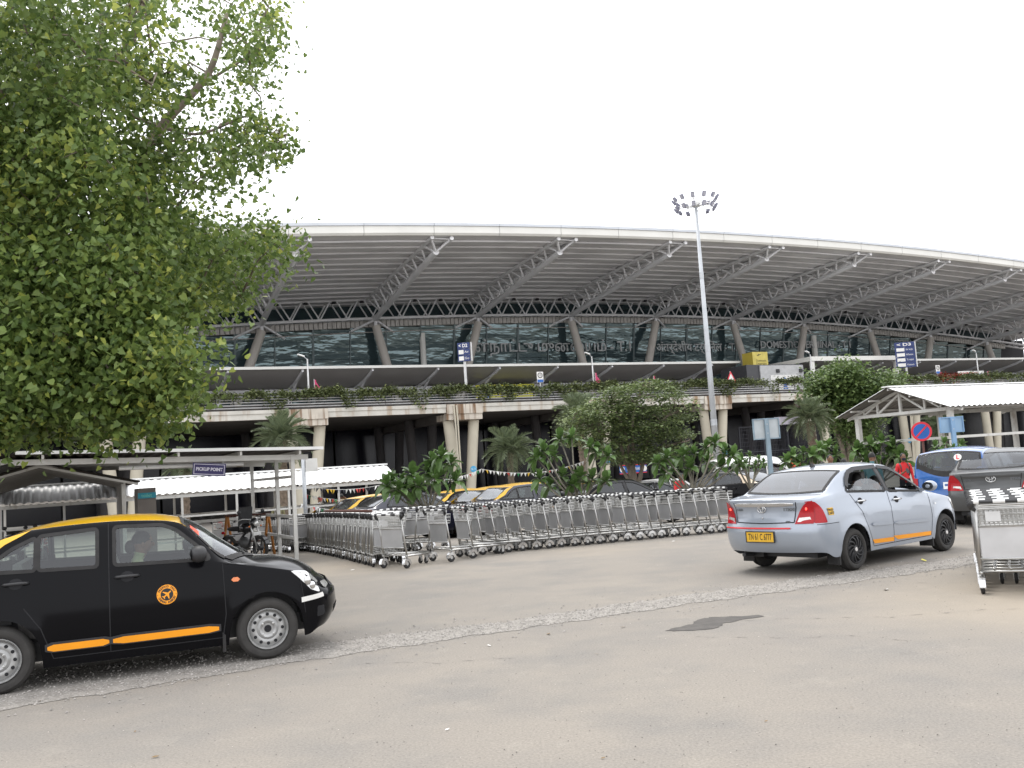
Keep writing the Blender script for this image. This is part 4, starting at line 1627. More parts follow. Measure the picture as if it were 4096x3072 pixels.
def saloon(root, c, paint, near, ptxt):
    objs = c.build(root, paint)
    for sd in (-1, 1):
        sfx = '_l' if sd > 0 else '_r'
        hm = CHROME if near else paint
        handle(c, objs['front_door' + sfx], 1.10, .905, sd, hm, .2)
        handle(c, objs['door' + sfx], .16, .945, sd, hm, .2)
        mirror(c, root, 1.93, .98, sd, paint)
        # door mouldings, orange band along the sills
        for nm, x0, x1, z0, z1 in (('door', .43, .985, .60, .575), ('front_door', 1.03, 2.07, .57, .525)):
            part('door_moulding', c.patch_side(rounded([(x0, z0 - .022), (x0, z0 + .022), (x1, z1 + .022), (x1, z1 - .022)], .02, 2), sd, .016, 10, 2), paint, objs[nm + sfx], True)
        if near:
            for nm, x0, x1 in (('door', .44, 1.005), ('front_door', 1.015, 2.08)):
                part('orange_band', c.patch_side([(x0, .325), (x0 - .02, .385), (x1, .385 - .03 * (x1 - x0)), (x1, .325 - .03 * (x1 - x0))], sd, .004, 10, 2), ORANGE, objs[nm + sfx], True)
        # tail lamp: red upper, clear lower, wrapped round the corner
        for poly, m in (([(-.935, .72), (-.935, 1.03), (-.86, 1.01), (-.77, .90), (-.68, .72)], LAMP_RED),):
            tl = part('tail_lamp', c.patch_side(rounded(poly, .015, 2), sd, .008, 10, 5), m, root, True)
        tl2 = part('tail_lamp', c.patch_cap('rear', [(sd * .50, .72), (sd * .545, .86), (sd * .60, .95), (sd * .67, 1.01), (sd * .735, 1.03), (sd * .735, .72)], .010), LAMP_RED, root, True)
        part('reversing_lens', c.patch_cap('rear', [(sd * .53, .745), (sd * .54, .80), (sd * .69, .81), (sd * .71, .75)], .014), LAMP_CLEAR, tl2, True)
        if near:
            g = G()
            g.ball(c.cap('rear', sd * .645, .92, .014), (.006, .016, .02), 10, 6)
            part('brake_bulb', g, LAMP_GLOW, tl2, True)
        part('headlamp', c.patch_side(rounded([(2.72, .80), (2.9, .66), (3.12, .60), (3.16, .64), (3.02, .735), (2.85, .80)], .03), sd, .006, 12, 4), LAMP_CLEAR, root, True)
        part('side_repeater', c.patch_side([(2.245, .765), (2.26, .775), (2.29, .775), (2.305, .765), (2.29, .755), (2.26, .755)], sd, .01, 6, 2), LAMP_CLEAR, root, True)
        # weather shields above the side windows
        part('rain_shield', c.ribbon_side([(.02, 1.17), (.11, 1.27), (.25, 1.365), (.42, 1.405), (1.0, 1.41)], sd, .055, .022), BLACK_PLASTIC, objs['door' + sfx], True)
        part('rain_shield', c.ribbon_side([(1.03, 1.405), (1.31, 1.375), (1.58, 1.265), (1.95, 1.065)], sd, .05, .022), BLACK_PLASTIC, objs['front_door' + sfx], True)
        for xf, y0 in ((-.40, .62), (2.12, .60)):
            g = G()
            g.box(xf, xf + .03, min(sd * y0, sd * .82), max(sd * y0, sd * .82), .12, .36)
            part('mud_flap', g, BLACK_RUBBER, root)
        part('pillar_cover', c.patch_side([(.975, 1.05), (.935, 1.40), (1.03, 1.40), (1.045, 1.045)], sd, .008, 4, 6), BLACK_PLASTIC, objs['door' + sfx], True)
    bl = objs['boot_lid']
    # chrome strip under the lip of the boot, badges, keyhole, plate
    g = G()
    rows = []
    for i in range(21):
        y = -.50 + i * .05
        e = 1 - (abs(y) / .52) ** 6 * .6
        rows.append([c.cap('rear', y, .985 - .026 * e, .012), c.cap('rear', y, .985, .02), c.cap('rear', y, .985 + .03 * e, .012)])
    g.grid(rows)
    part('chrome_strip', g, CHROME if near else paint, bl, True)
    ring_badge(bl, c.cap('rear', .0, .925, .012), (0, -1, 0), (0, 0, 1), .068 if near else .085, CHROME)
    BK = mat('badge_letters', (.16, .17, .18), .35, .6)
    put_text('ETIOS', .055, frame(c.cap('rear', -.42, .915, .008), (.10, -1, 0), (0, 0, 1)), BK, bl, 'badge_lettering', width=.17, bold=.002, extrude=.002)
    put_text('TOYOTA', .045, frame(c.cap('rear', .42, .915, .008), (-.10, -1, 0), (0, 0, 1)), BK, bl, 'badge_lettering', width=.13, bold=.001, extrude=.002)
    if near:
        put_text('GD', .04, frame(c.cap('rear', -.40, .745, .008), (.12, -1, 0), (0, 0, 1)), BK, bl, 'badge_lettering', width=.07, bold=.002, extrude=.002)
        g = G()
        g.ball(c.cap('rear', 0, .80, .004), (.008, .013, .013), 10, 6)
        part('lock', g, DULL_STEEL, bl, True)
        part('red_tape', c.patch_cap('rear', [(-.46, .655), (-.46, .675), (.72, .675), (.72, .655)], .006, 20), mat('tape_red', (.62, .03, .035), .4), objs['rear_bumper'], True)
        # sticker beside the lamp
        x0, z0 = -.52, .86
        part('number_sticker', c.patch_side([(x0 - .08, z0 - .05), (x0 - .08, z0 + .05), (x0 + .08, z0 + .05), (x0 + .08, z0 - .05)], -1, .004, 6, 3), PLATE_Y, objs['body'], True)
        a = Vector(c.sp(x0 - .05, z0, -1, 0))
        b = Vector(c.sp(x0 + .05, z0, -1, 0))
        up = Vector(c.sp(x0, z0 + .05, -1, 0)) - Vector(c.sp(x0, z0 - .05, -1, 0))
        for tx, dz in (('TN.61', .022), ('C.6777', -.024)):
            put_text(tx, .045, frame(c.sp(x0, z0 + dz, -1, .010), b - a, up), INK, objs['body'], 'sticker_lettering', width=.13, bold=.0015)
        # aerial fin
        g = G()
        g.prism([(.32, 0), (.45, 0), (.36, .055), (.33, .055)], .03, 'y', -.015)
        g.v = [(x, y, z + c.top(.38) - .004) for x, y, z in g.v]
        part('roof_aerial', g, BLACK_PLASTIC, objs['roof'])
    g = G()                                   # shut line round the boot lid
    for sd in (-1, 1):
        for i in range(8):
            z0, z1 = .735 + .035 * i, .735 + .035 * (i + 1)
            y0, y1 = sd * (.487 + .006 * i), sd * (.487 + .006 * (i + 1))
            q = [c.cap('rear', y0, z0, .005), c.cap('rear', y0 - sd * .012, z0, .005), c.cap('rear', y1 - sd * .012, z1, .005), c.cap('rear', y1, z1, .005)]
            g.add(q, [(0, 1, 2, 3)])
    g.grid([[c.cap('rear', -.487 + .0487 * i, .722 + .012 * abs(i - 10) / 10, .006), c.cap('rear', -.487 + .0487 * i, .735 + .012 * abs(i - 10) / 10, .006)] for i in range(21)])
    part('boot_shut_line', g, DARK, root)
    pz = .545
    plate(root, Vector(c.cap('rear', .02, pz, .016)), (0, -1, 0), (0, 0, 1), ptxt, .46, .135, PLATE_Y, INK)
    # exhaust, axle, fuel tank below the bumper
    g = G()
    g.tube([(-.85, .45, .27), (-.55, .45, .25), (-.3, .4, .28)], .03, 8)
    g.box(-.62, -.2, .28, .62, .22, .33)
    g.tube([(0, -.7, .28), (0, .7, .28)], .05, 8)
    part('exhaust', g, BLACK_PLASTIC, root, 40)
    for xw in (0, c.WB):
        for sd in (-1, 1):
            wheel(root, xw, sd, .292, 'swirl' if near else 'plain', .82)
    return objs
silver = thing('saloon_car', 'silver blue saloon with an orange sill band and yellow plate driving away beside the trolleys', 'car', (4.1343, 13.8943, 0), .6712)
silver_car = Car(ESPEC)
sob = saloon(silver, silver_car, P_SILVER, True, 'TN 61 C 6777')
for k in ('door_r', 'front_door_r'):          # the windows on the near side are wound down, the rear one half way
    for ch in list(sob[k].children):
        if ch.name.split('.')[0] == 'window':
            bpy.data.objects.remove(ch)
part('window', silver_car.patch_side(rounded([(-.02, 1.10), (.18, 1.14), (.32, 1.22), (.50, 1.25), (.74, 1.24), (.90, 1.17), (.965, 1.05)], .03), -1, -.004, 16, 5), window_glass('half_down_glass', (.55, .62, .62), .02, .10), sob['door_r'], True)
# ------------------------------------------------------------------ luggage trolleys: x forward, origin on the ground under the rear axle
PANEL_M = mat('trolley_panel', (.45, .45, .455), .45, .4, .1, 3, obj_random=.22)
GRIP = mat('trolley_grip', (.035, .035, .037), .45)
WGRIP = mat('trolley_grip_white', (.72, .72, .71), .4)
def make_trolley():
    t = thing('luggage_trolley', 'chrome luggage trolley', 'trolley')
    T0 = Vector((0, 0, 0))
    for sd in (-1, 1):
        g = G()
        g.tube([(.02, sd * .30, .17), (-.03, sd * .295, .55), (-.10, sd * .29, 1.0)], .017, 8)
        part('post', g, STEEL, t, True)
        g = G()
        g.tube([(-.02, sd * .30, .23), (.45, sd * .25, .215), (.86, sd * .16, .20)], .018, 8)
        part('side_rail', g, STEEL, t, True)
        # rear wheel with fork and chrome mudguard
        w = link('rear_wheel', None, t, (0, sd * .30, .09))
        w.empty_display_size = .05
        g = G()
        g.lathe([(.035, -.02), (.08, -.022), (.09, -.012), (.09, .012), (.08, .022), (.035, .02)], 18, 'y')
        part('tyre', g, BLACK_RUBBER, w, 40)
        g = G()
        g.lathe([(.001, -.018), (.036, -.018), (.036, .018), (.001, .018)], 12, 'y')
        part('hub', g, DULL_STEEL, w, 40)
        g = G()
        rows = []
        for i in range(11):
            a = R(-8) + R(196) * i / 10
            r1 = .10
            rows.append([(r1 * .45 * math.cos(a), sy * .034, r1 * .45 * math.sin(a)) if k in (0, 3) else (r1 * math.cos(a), sy * .032, r1 * math.sin(a)) for k, sy in ((0, -1), (1, -1), (2, 1), (3, 1))])
        g.grid(rows)
        part('mudguard', g, CHROME, w, 60)
    for sd in (-1, 1):
        w = link('caster', None, t, (.80, sd * .075, .06))
        w.empty_display_size = .04
        g = G()
        g.lathe([(.001, -.018), (.05, -.018), (.06, -.008), (.06, .008), (.05, .018), (.001, .018)], 14, 'y')
        part('tyre', g, BLACK_RUBBER, w, 40)
        g = G()
        g.box(-.02, .03, -.026, -.022, -.01, .11)
        g.box(-.02, .03, .022, .026, -.01, .11)
        g.box(-.025, .035, -.03, .03, .10, .125)
        part('fork', g, DULL_STEEL, w)
    # push handle with black and white sleeves
    g = G()
    segs = [-.33, -.25, -.13, -.01, .11, .25, .33]
    for i, (a, b) in enumerate(zip(segs, segs[1:])):
        g.cur = i % 2
        g.tube([(-.12, a, 1.02), (-.12, b, 1.02)], .021, 8)
    part('push_handle', g, [GRIP, WGRIP], t, 40)
    for sd in (-1, 1):
        g = G()
        g.tube([(-.12, sd * .325, 1.03), (-.13, sd * .335, 1.005), (-.115, sd * .33, .96), (-.1, sd * .295, .93)], [.034, .036, .032, .022], 8)
        part('handle_bracket', g, GRIP, t, True)
    g = G()                                   # brake bar under the handle
    g.tube([(-.17, -.24, .985), (-.17, .24, .985)], .008, 6)
    part('brake_bar', g, STEEL, t)
    g = G()                                   # wire basket
    for z, e in ((.93, 0), (.87, .006), (.80, .012), (.755, .016)):
        g.tube([(-.09, -.275 + e, z), (.075 - e, -.265 + e, z), (.075 - e, .265 - e, z), (-.09, .275 - e, z), (-.09, -.275 + e, z)], .0055, 4, False)
    for k in range(12):
        y = -.25 + .5 * k / 11
        g.tube([(-.092, y, .93), (-.09, y, .755), (.06, y, .755), (.075, y, .93)], .004, 4, False)
    for k in range(3):
        x = -.05 + .05 * k
        g.tube([(x, -.26, .755), (x, .26, .755)], .004, 4, False)
    part('wire_basket', g, STEEL, t)
    g = G()
    g.box(-.052, -.044, -.27, .27, .40, .735)
    part('advert_panel', g, PANEL_M, t)
    for z in (.39, .745):
        g = G()
        g.tube([(-.055, -.29, z), (-.055, .29, z)], .012, 6)
        part('panel_rail', g, DULL_STEEL, t, True)
    for x, z, w in ((.0, .245, .29), (.28, .23, .262), (.56, .215, .22), (.86, .20, .17)):
        g = G()                               # load deck: cross tubes and slats rising a little to the rear
        g.tube([(x, -w, z), (x, w, z)], .015, 6)
        part('cross_tube', g, STEEL, t, True)
    for y in (-.13, 0, .13):
        g = G()
        g.tube([(-.01, y * 1.3, .275), (.88, y * .8, .225)], .014, 6)
        part('deck_tube', g, STEEL, t, True)
    g = G()                                   # small notice plate on the basket
    g.box(-.100, -.096, .05, .2, .80, .91)
    part('notice_plate', g, mat('notice_plate', (.6, .6, .6), .45, .2), t)
    return t
TROLLEY = make_trolley()
tr_used = []
g = G()
segs = [-.33, -.19, -.07, .05, .17, .29, .33]
for i_, (a_, b_) in enumerate(zip(segs, segs[1:])):
    g.cur = 1 - i_ % 2
    g.tube([(-.12, a_, 1.02), (-.12, b_, 1.02)], .021, 8)
ALT_HANDLE = g.mesh('push_handle', [GRIP, WGRIP], 40)
def place_trolley(x, y, hd, label, group=None, jit=.02):
    p = (x + rnd.uniform(-jit, jit), y + rnd.uniform(-jit, jit), gz(x, y))
    rz = hd + rnd.uniform(-.03, .03)
    if not tr_used:
        o = TROLLEY
        o.location = p
        o.rotation_euler = (0, 0, rz)
        o['label'] = label
    else:
        o = dup(TROLLEY, p, rz, label)
        if 'group' in o:
            del o['group']
    if group:
        o['group'] = group
    tr_used.append(o)
    if len(tr_used) % 2 == 0:
        for ch in o.children:
            if ch.name.startswith('push_handle'):
                ch.data = ALT_HANDLE
    return o
U2 = Vector((math.cos(PHI), math.sin(PHI)))
V2 = Vector((-math.sin(PHI), math.cos(PHI)))
def row(a, b, step, hd, label, group, jit=.02, first=None, last=None):
    a, b = Vector(a), Vector(b)
    n = int((b - a).length / step)
    for i in range(n + 1):
        p = a.lerp(b, i / max(1, n))
        place_trolley(p.x, p.y, hd, first if first and i == 0 else last if last and i == n else label, group, jit)
hA = math.atan2(12.6, -5.1)
# long row running away from the camera: origin sits half a width right of the near wheels
offA = Vector((math.sin(hA), -math.cos(hA))) * .30
a0, a1 = Vector((-2.95, 18.55)) + offA, Vector((-7.7, 30.4)) + offA
row(a0, a1, .245, hA, 'chrome trolley nested in the long row receding leftward beside the white pickup posts', 'trolleys in the receding row', .02, 'front trolley of the receding row, nearest the camera with its whole grey panel showing')
place_trolley(-2.43, 17.98, .93, 'chrome trolley turned outward at the near corner where the two rows meet', None)
place_trolley(-1.62, 18.75, .75, 'second turned trolley at the corner, with a pale panel, just right of the nearest one', None)
place_trolley(-1.15, 19.25, .55, 'third turned trolley, filling the gap between the corner pair and the front row', None)
row(Vector((-1.25, 19.9)), Vector((4.75, 21.95)), .297, .33, 'chrome trolley nested in the long front row between the corner and the silver saloon', 'trolleys in the front row', .035, 'leftmost trolley of the long front row, next to the turned corner trolleys', 'rightmost trolley of the front row, half behind the silver saloon tail')
row((-1.2, 21.5), (2.6, 23.0), .33, .36, 'chrome trolley nested in the second row, close behind the long front row', 'trolleys in the second row')
row((-6.1, 25.9), (-9.0, 32.0), .30, hA, 'chrome trolley nested in the far row behind the long receding row', 'trolleys in the far left row')
row((-8.6, 27.2), (-6.9, 28.0), .42, hA, 'chrome trolley in the short block of trolleys behind the parked motorcycle', 'trolleys behind the motorcycle')
row((-3.3, 22.6), (-2.0, 22.0), .3, 2.6, 'chrome trolley in the short rank standing inside the corner of the two rows', 'trolleys inside the corner')
row((5.35, 10.45), (6.35, 12.6), .255, math.atan2(.9, .43), 'chrome trolley with black and white handle in the cluster at the right edge', 'trolleys at the right edge', .01, 'nearest trolley at the right edge with full wire basket and wide pale panel')
row((16.3, 38), (18.0, 42), .32, 1.17, 'chrome trolley nested behind the man in red carrying a backpack', 'trolleys behind the man in red')
row((5.6, 36.2), (9.0, 37.8), .3, .45, 'chrome trolley in the rear row beyond the worker in red', 'trolleys beyond the worker')
# ------------------------------------------------------------------ trees and plants
BARK = mat('bark', (.20, .165, .13), .9, 0, .3, 5, .6, 14)
PEEPAL = mat('peepal_leaf', (.125, .19, .05), .42, 0, .15, .6, island=.42, transl=.38, spec=.4)
def heart_leaves(P, size, rs, droop=.75):
    """heart-shaped leaves with a drip tip, hanging: six points folded along the midrib"""
    n = len(P)
    a = rs.uniform(0, 2 * PI, n)
    dz = -np.abs(rs.normal(droop, .45, n))
    d = np.stack([np.cos(a), np.sin(a), dz], 1)
    d /= np.linalg.norm(d, axis=1)[:, None]
    q = rs.normal(0, 1, (n, 3))
    sd = np.cross(d, q)
    sd /= np.linalg.norm(sd, axis=1)[:, None] + 1e-9
    nn = np.cross(sd, d)
    sz = (size * rs.uniform(.65, 1.25, n))[:, None]
    V = np.empty((n, 8, 3))
    fold = .10
    base, tip = P, P + d * sz
    mid1, mid2 = P + d * sz * .12, P + d * sz * .45
    l1 = P + d * sz * .02 + sd * sz * .33 + nn * sz * fold
    l2 = P + d * sz * .42 + sd * sz * .36 + nn * sz * fold
    r1 = P + d * sz * .02 - sd * sz * .33 + nn * sz * fold
    r2 = P + d * sz * .42 - sd * sz * .36 + nn * sz * fold
    # two quads sharing the midrib: (mid1, l1, l2, tip) and (mid1, tip, r2, r1)
    V[:, 0], V[:, 1], V[:, 2], V[:, 3] = mid1, l1, l2, tip
    V[:, 4], V[:, 5], V[:, 6], V[:, 7] = mid1, tip, r2, r1
    return V
def leaf_mesh(name, V, m):
    """V: n leaves of 8 corners, welded so each leaf is one island"""
    n = len(V)
    co = V[:, [0, 1, 2, 3, 6, 7]].reshape(-1, 3)
    b = np.arange(n)[:, None] * 6
    lp = np.concatenate([b + np.array([0, 1, 2, 3]), b + np.array([0, 3, 4, 5])], 1).reshape(-1)
    me = bpy.data.meshes.new(name)
    me.vertices.add(len(co))
    me.vertices.foreach_set('co', co.astype(np.float32).ravel())
    me.loops.add(len(lp))
    me.loops.foreach_set('vertex_index', lp.astype(np.int32))
    me.polygons.add(2 * n)
    me.polygons.foreach_set('loop_start', np.arange(0, 8 * n, 4, dtype=np.int32))
    me.polygons.foreach_set('loop_total', np.full(2 * n, 4, dtype=np.int32))
    me.materials.append(m)
    me.update(calc_edges=True)
    me.validate()
    return me
PEEP_OUT = [(-60, -80), (560, -80), (588, 0), (594, 50), (575, 95), (572, 150), (530, 196), (520, 170), (470, 165), (505, 215), (545, 232), (585, 250), (618, 290), (612, 352), (575, 345), (540, 365), (528, 425), (470, 400), (440, 420), (425, 350),
            (345, 365), (338, 400), (350, 455), (420, 440), (470, 470), (540, 478), (615, 487), (622, 520), (590, 560), (545, 545), (500, 560), (575, 600), (578, 640), (540, 672), (520, 690), (495, 650), (455, 660), (425, 720), (435, 760), (415, 790), (420, 815),
            (470, 820), (468, 872), (430, 880), (395, 900), (405, 935), (360, 972), (310, 958), (250, 965), (200, 985), (120, 965), (60, 930), (70, 985), (10, 1010), (-60, 1000)]
TREE_BASE = Vector((-11.2, 15.5, 0))
peep = thing('peepal_tree', 'huge tree with heart shaped green leaves spreading over the shed at the left edge', 'tree', TREE_BASE)
clumps = []
tries = 0
while len(clumps) < 300 and tries < 40000:
    tries += 1
    dx, dy, rc = rnd.uniform(-55, 625), rnd.uniform(-75, 1005), rnd.uniform(.30, .62)
    if not inside(PEEP_OUT, dx + 8 + 42 * sstep(dy, 500, 620), dy + (rc * 1.1 + .1) * 110 * sstep(dy, 600, 820)):
        continue
    if any(inside([(q[0], q[1]) for q in hole], dx, dy) for hole in ([(330, 415), (370, 395), (425, 428), (420, 455), (345, 470)], [(515, 180), (560, 200), (545, 228), (510, 205)], [(420, 80), (480, 60), (470, 150), (415, 130)])):
        continue
    # sparser high on the right, dense low on the left
    dens = .55 + .45 * sstep(dy - .58 * dx, -190, 420)
    if rnd.random() > dens:
        continue
    Y = 13.5 + 4.5 * (dx / 620) + rnd.uniform(-3.2, 3.2) - 2.2 * sstep(dy, 500, 1000)
    edge = min(abs(dx - 620), 60)
    clumps.append((at(dx, dy, max(12.2, Y)), rc, dens))
for q in ((575, 60), (555, 110), (540, 150), (580, 15), (555, 262), (592, 285), (598, 325), (570, 308), (535, 275), (610, 318), (515, 245), (560, 340), (500, 300), (590, 500), (560, 510), (600, 530), (540, 600), (520, 640), (505, 620)):
    clumps.append((at(q[0], q[1], 16.5 + rnd.uniform(-.6, .6)), rnd.uniform(.24, .40), .58))
for i in range(46):
    dx = rnd.uniform(-40, 385)
    clumps.append((at(dx, rnd.uniform(800, 915) - .0 * dx, rnd.uniform(12.2, 14.5)), rnd.uniform(.26, .36), 1.))
Ps, Yg = [], []
for i, (c_, r_, dens) in enumerate(clumps):
    n = int(250 * (.02 + 1.12 * dens ** 1.4) * (r_ / .45) ** 2)
    q = npr.normal(0, 1, (n, 3)) * np.array([.62, .62, .5]) * r_
    q[:, 2] -= .06
    Ps.append(np.array(c_) + q)
    bright_clump = rnd.random() < .2                # some clumps hold many brighter, yellower leaves
    Yg.append((npr.uniform(0, 1, n) < (.55 if bright_clump else .03)))
Ps, Yg = np.concatenate(Ps), np.concatenate(Yg)
# keep leaves inside the crown's outline a little loosely, nothing inside the roofs below
LV = heart_leaves(Ps, .104, npr)
LV -= np.array(TREE_BASE)
dist = np.linalg.norm(Ps - np.array([0, 0, CAM_H]), axis=1)
order = np.argsort(dist)
near_i, far_i = order[:300], order[300:]
BRIGHT_LEAF = mat('bright_peepal_leaf', (.27, .33, .075), .45, 0, .15, .6, island=.35, transl=.4, spec=.4)
stuff(link('leaves', leaf_mesh('leaves', LV[far_i][~Yg[far_i]], PEEPAL), peep))
stuff(link('bright_leaves', leaf_mesh('bright_leaves', LV[far_i][Yg[far_i]], BRIGHT_LEAF), peep))
for i in near_i:
    link('leaf', leaf_mesh('leaf', LV[i:i + 1], BRIGHT_LEAF if Yg[i] else PEEPAL), peep)
# trunk, limbs and twigs: limbs run from the trunk towards groups of clumps
g = G()
g.tube([(0, 0, -.2), (.05, .1, 1.2), (.2, 0, 2.6), (.1, .2, 4.2), (.4, .1, 6.5), (.3, .3, 9.5)], [.62, .48, .42, .36, .26, .12], 14)
part('trunk', g, BARK, peep, True)
limbs = []
def limb(pts, r0, r1, n=7):
    g = G()
    pts = [Vector(p) - TREE_BASE for p in pts]
    # smooth the run of points
    fx = [curve([(i, p[k]) for i, p in enumerate(pts)]) for k in range(3)]
    m = (len(pts) - 1) * 5
    P = [Vector([f(i * (len(pts) - 1) / m) for f in fx]) for i in range(m + 1)]
    g.tube(P, [r0 + (r1 - r0) * (i / m) ** .8 for i in range(m + 1)], n)
    limbs.append(P)
    part('branch', g, BARK, peep, True)
TB = TREE_BASE
limb([TB + Vector((.2, 0, 3.2)), at(60, 700, 16), at(230, 540, 16), at(330, 300, 16), at(455, 150, 16), at(490, 30, 16)], .17, .04)
limb([TB + Vector((.1, .2, 4.5)), at(40, 330, 15.5), at(190, 190, 15.5), at(270, 110, 15), at(330, -60, 15)], .15, .05)
limb([TB + Vector((.1, .1, 3.9)), at(0, 420, 15), at(70, 350, 15), at(180, 385, 15.4), at(330, 350, 15.6), at(420, 320, 16)], .12, .03)
limb([TB + Vector((.2, 0, 2.8)), at(90, 880, 15), at(250, 790, 15.5), at(330, 690, 16), at(420, 600, 16.5), at(470, 540, 17), at(560, 520, 17)], .12, .02)
limb([TB + Vector((.2, .1, 2.5)), at(60, 870, 15), at(200, 880, 15.4), at(330, 890, 15.4)], .08, .02)
limb([TB + Vector((.3, .1, 5.5)), at(120, 250, 16), at(215, 95, 16), at(225, -50, 16)], .10, .04)
limb([at(190, 190, 15.5), at(310, 260, 16), at(420, 290, 16.3), at(540, 250, 16.8), at(600, 300, 17)], .05, .012)
limb([at(420, 190, 16), at(490, 150, 16.4), at(560, 110, 16.6)], .04, .012)
# twigs out to the clumps: each from the nearest limb point
LP = np.array([tuple(p) for P in limbs for p in P])
g = G()
clumps.sort(key=lambda q: float(np.min(np.linalg.norm(LP - np.array(q[0] - TREE_BASE), axis=1))))
for c_, r_, dens in clumps:
    c0 = np.array(c_ - TREE_BASE)
    dd = np.linalg.norm(LP - c0, axis=1) + .6 * np.maximum(0, LP[:, 2] - c0[2])
    p = Vector(LP[int(np.argmin(dd))])
    c1 = Vector(c0)
    md = p.lerp(c1, .5) + Vector((rnd.uniform(-.15, .15), rnd.uniform(-.15, .15), .18))
    LP = np.concatenate([LP, c0[None], np.array(md)[None]])
    g.tube([p, md, c1, c1 + (c1 - md).normalized() * r_ * .6], [.022, .016, .009, .003], 5)
stuff(part('twigs', g, BARK, peep, True))

# ---- date palms
PALM = mat('palm_frond', (.15, .19, .105), .5, 0, .2, 3, island=.3, transl=.2)
PALM_T = mat('palm_trunk', (.155, .12, .09), .95, 0, .35, 9, .9, 16)
def frond_mesh(L, sag, seed):
    rs = random.Random(seed)
    g = G()
    rib = []
    for i in range(13):
        t = i / 12
        rib.append(Vector((L * (t - .18 * sag * t * t), 0, L * (.30 * t - sag * t * t))))
    g.tube(rib, [.018 * (1 - .8 * i / 12) for i in range(13)], 4)
    for i in range(46):
        t = .10 + .9 * i / 46
        f = t * 12
        k = min(11, int(f))
        p = rib[k].lerp(rib[k + 1], f - k)
        d = (rib[k + 1] - rib[k]).normalized()
        ln = L * .30 * math.sin(PI * min(1, .18 + t * .86)) ** .7 + .05
        for sd in (-1, 1):
            e = (d * (.75 + rs.uniform(-.1, .1)) + Vector((0, sd * .62, rs.uniform(.05, .4)))).normalized()
            w = Vector((0, 0, 1)).cross(e).normalized() * .013
            q = p + e * ln + Vector((0, 0, -.07 * ln))
            g.add([p - w * .6, p + e * ln * .5 + w, q, p + e * ln * .5 - w], [(0, 1, 2, 3)])
    return g.mesh('frond', PALM)
FR = [frond_mesh(1., s, i) for i, s in enumerate((.28, .45, .62, .85))]
def palm(label, base, h, L, n=34, seed=0, r=.16):
    rs = random.Random(seed)
    t = thing('palm_tree', label, 'palm tree', base, rs.uniform(0, 6), 'date palms before the raised road')
    g = G()
    pts, rr = [], []
    for i in range(2 * int(h / .22) + 1):
        z = .11 * i
        pts.append((.02 * math.sin(z * 2), .02 * math.cos(z * 1.7), z))
        rr.append(r * (1.12 if i % 2 else .92) * (1.15 if z > h - .5 else 1))
    g.tube(pts, rr, 10)
    part('trunk', g, PALM_T, t, 50)
    for i in range(n):
        u = (i + .5) / n
        el = R(78 - 112 * u ** .85)
        a = i * 2.39996
        k = 0 if u < .25 else 1 if u < .55 else 2 if u < .8 else 3
        o = link('frond', FR[k], t, (.05 * math.cos(a), .05 * math.sin(a), h))
        s = L * rs.uniform(.88, 1.1) * (.86 if u < .15 else 1)
        o.rotation_euler = (rs.uniform(-.3, .3), -el, a)
        o.scale = (s, s, s)
    return t
def palm_at(label, dx, dy, Y, L, **k):
    p = at(dx, dy, Y)
    b = gz(p.x, p.y)
    palm(label, (p.x, p.y, b), p.z - b, L, **k)
palm_at('grey green palm rising just behind the right end of the pickup canopy', 608, 945, 42, 1.55, seed=1, r=.2)
palm_at('grey green palm with a bare slim trunk in front of the second pier pair', 1101, 972, 46, 1.45, seed=2, r=.16)
palm_at('palm half hidden behind the feathery tree in the middle', 1252, 900, 52, 1.75, seed=3, r=.18)
palm_at('small palm under the raised road just right of the back of the grey board', 1750, 902, 43, 1.3, seed=4, r=.2)
palm_at('palm whose top fronds show over the pickup canopy beside the tree', 398, 1010, 36, 1.0, seed=5, r=.16)
palm_at('palm seen through the open right shelter between its posts', 2035, 920, 52, 1.3, seed=6, r=.2)

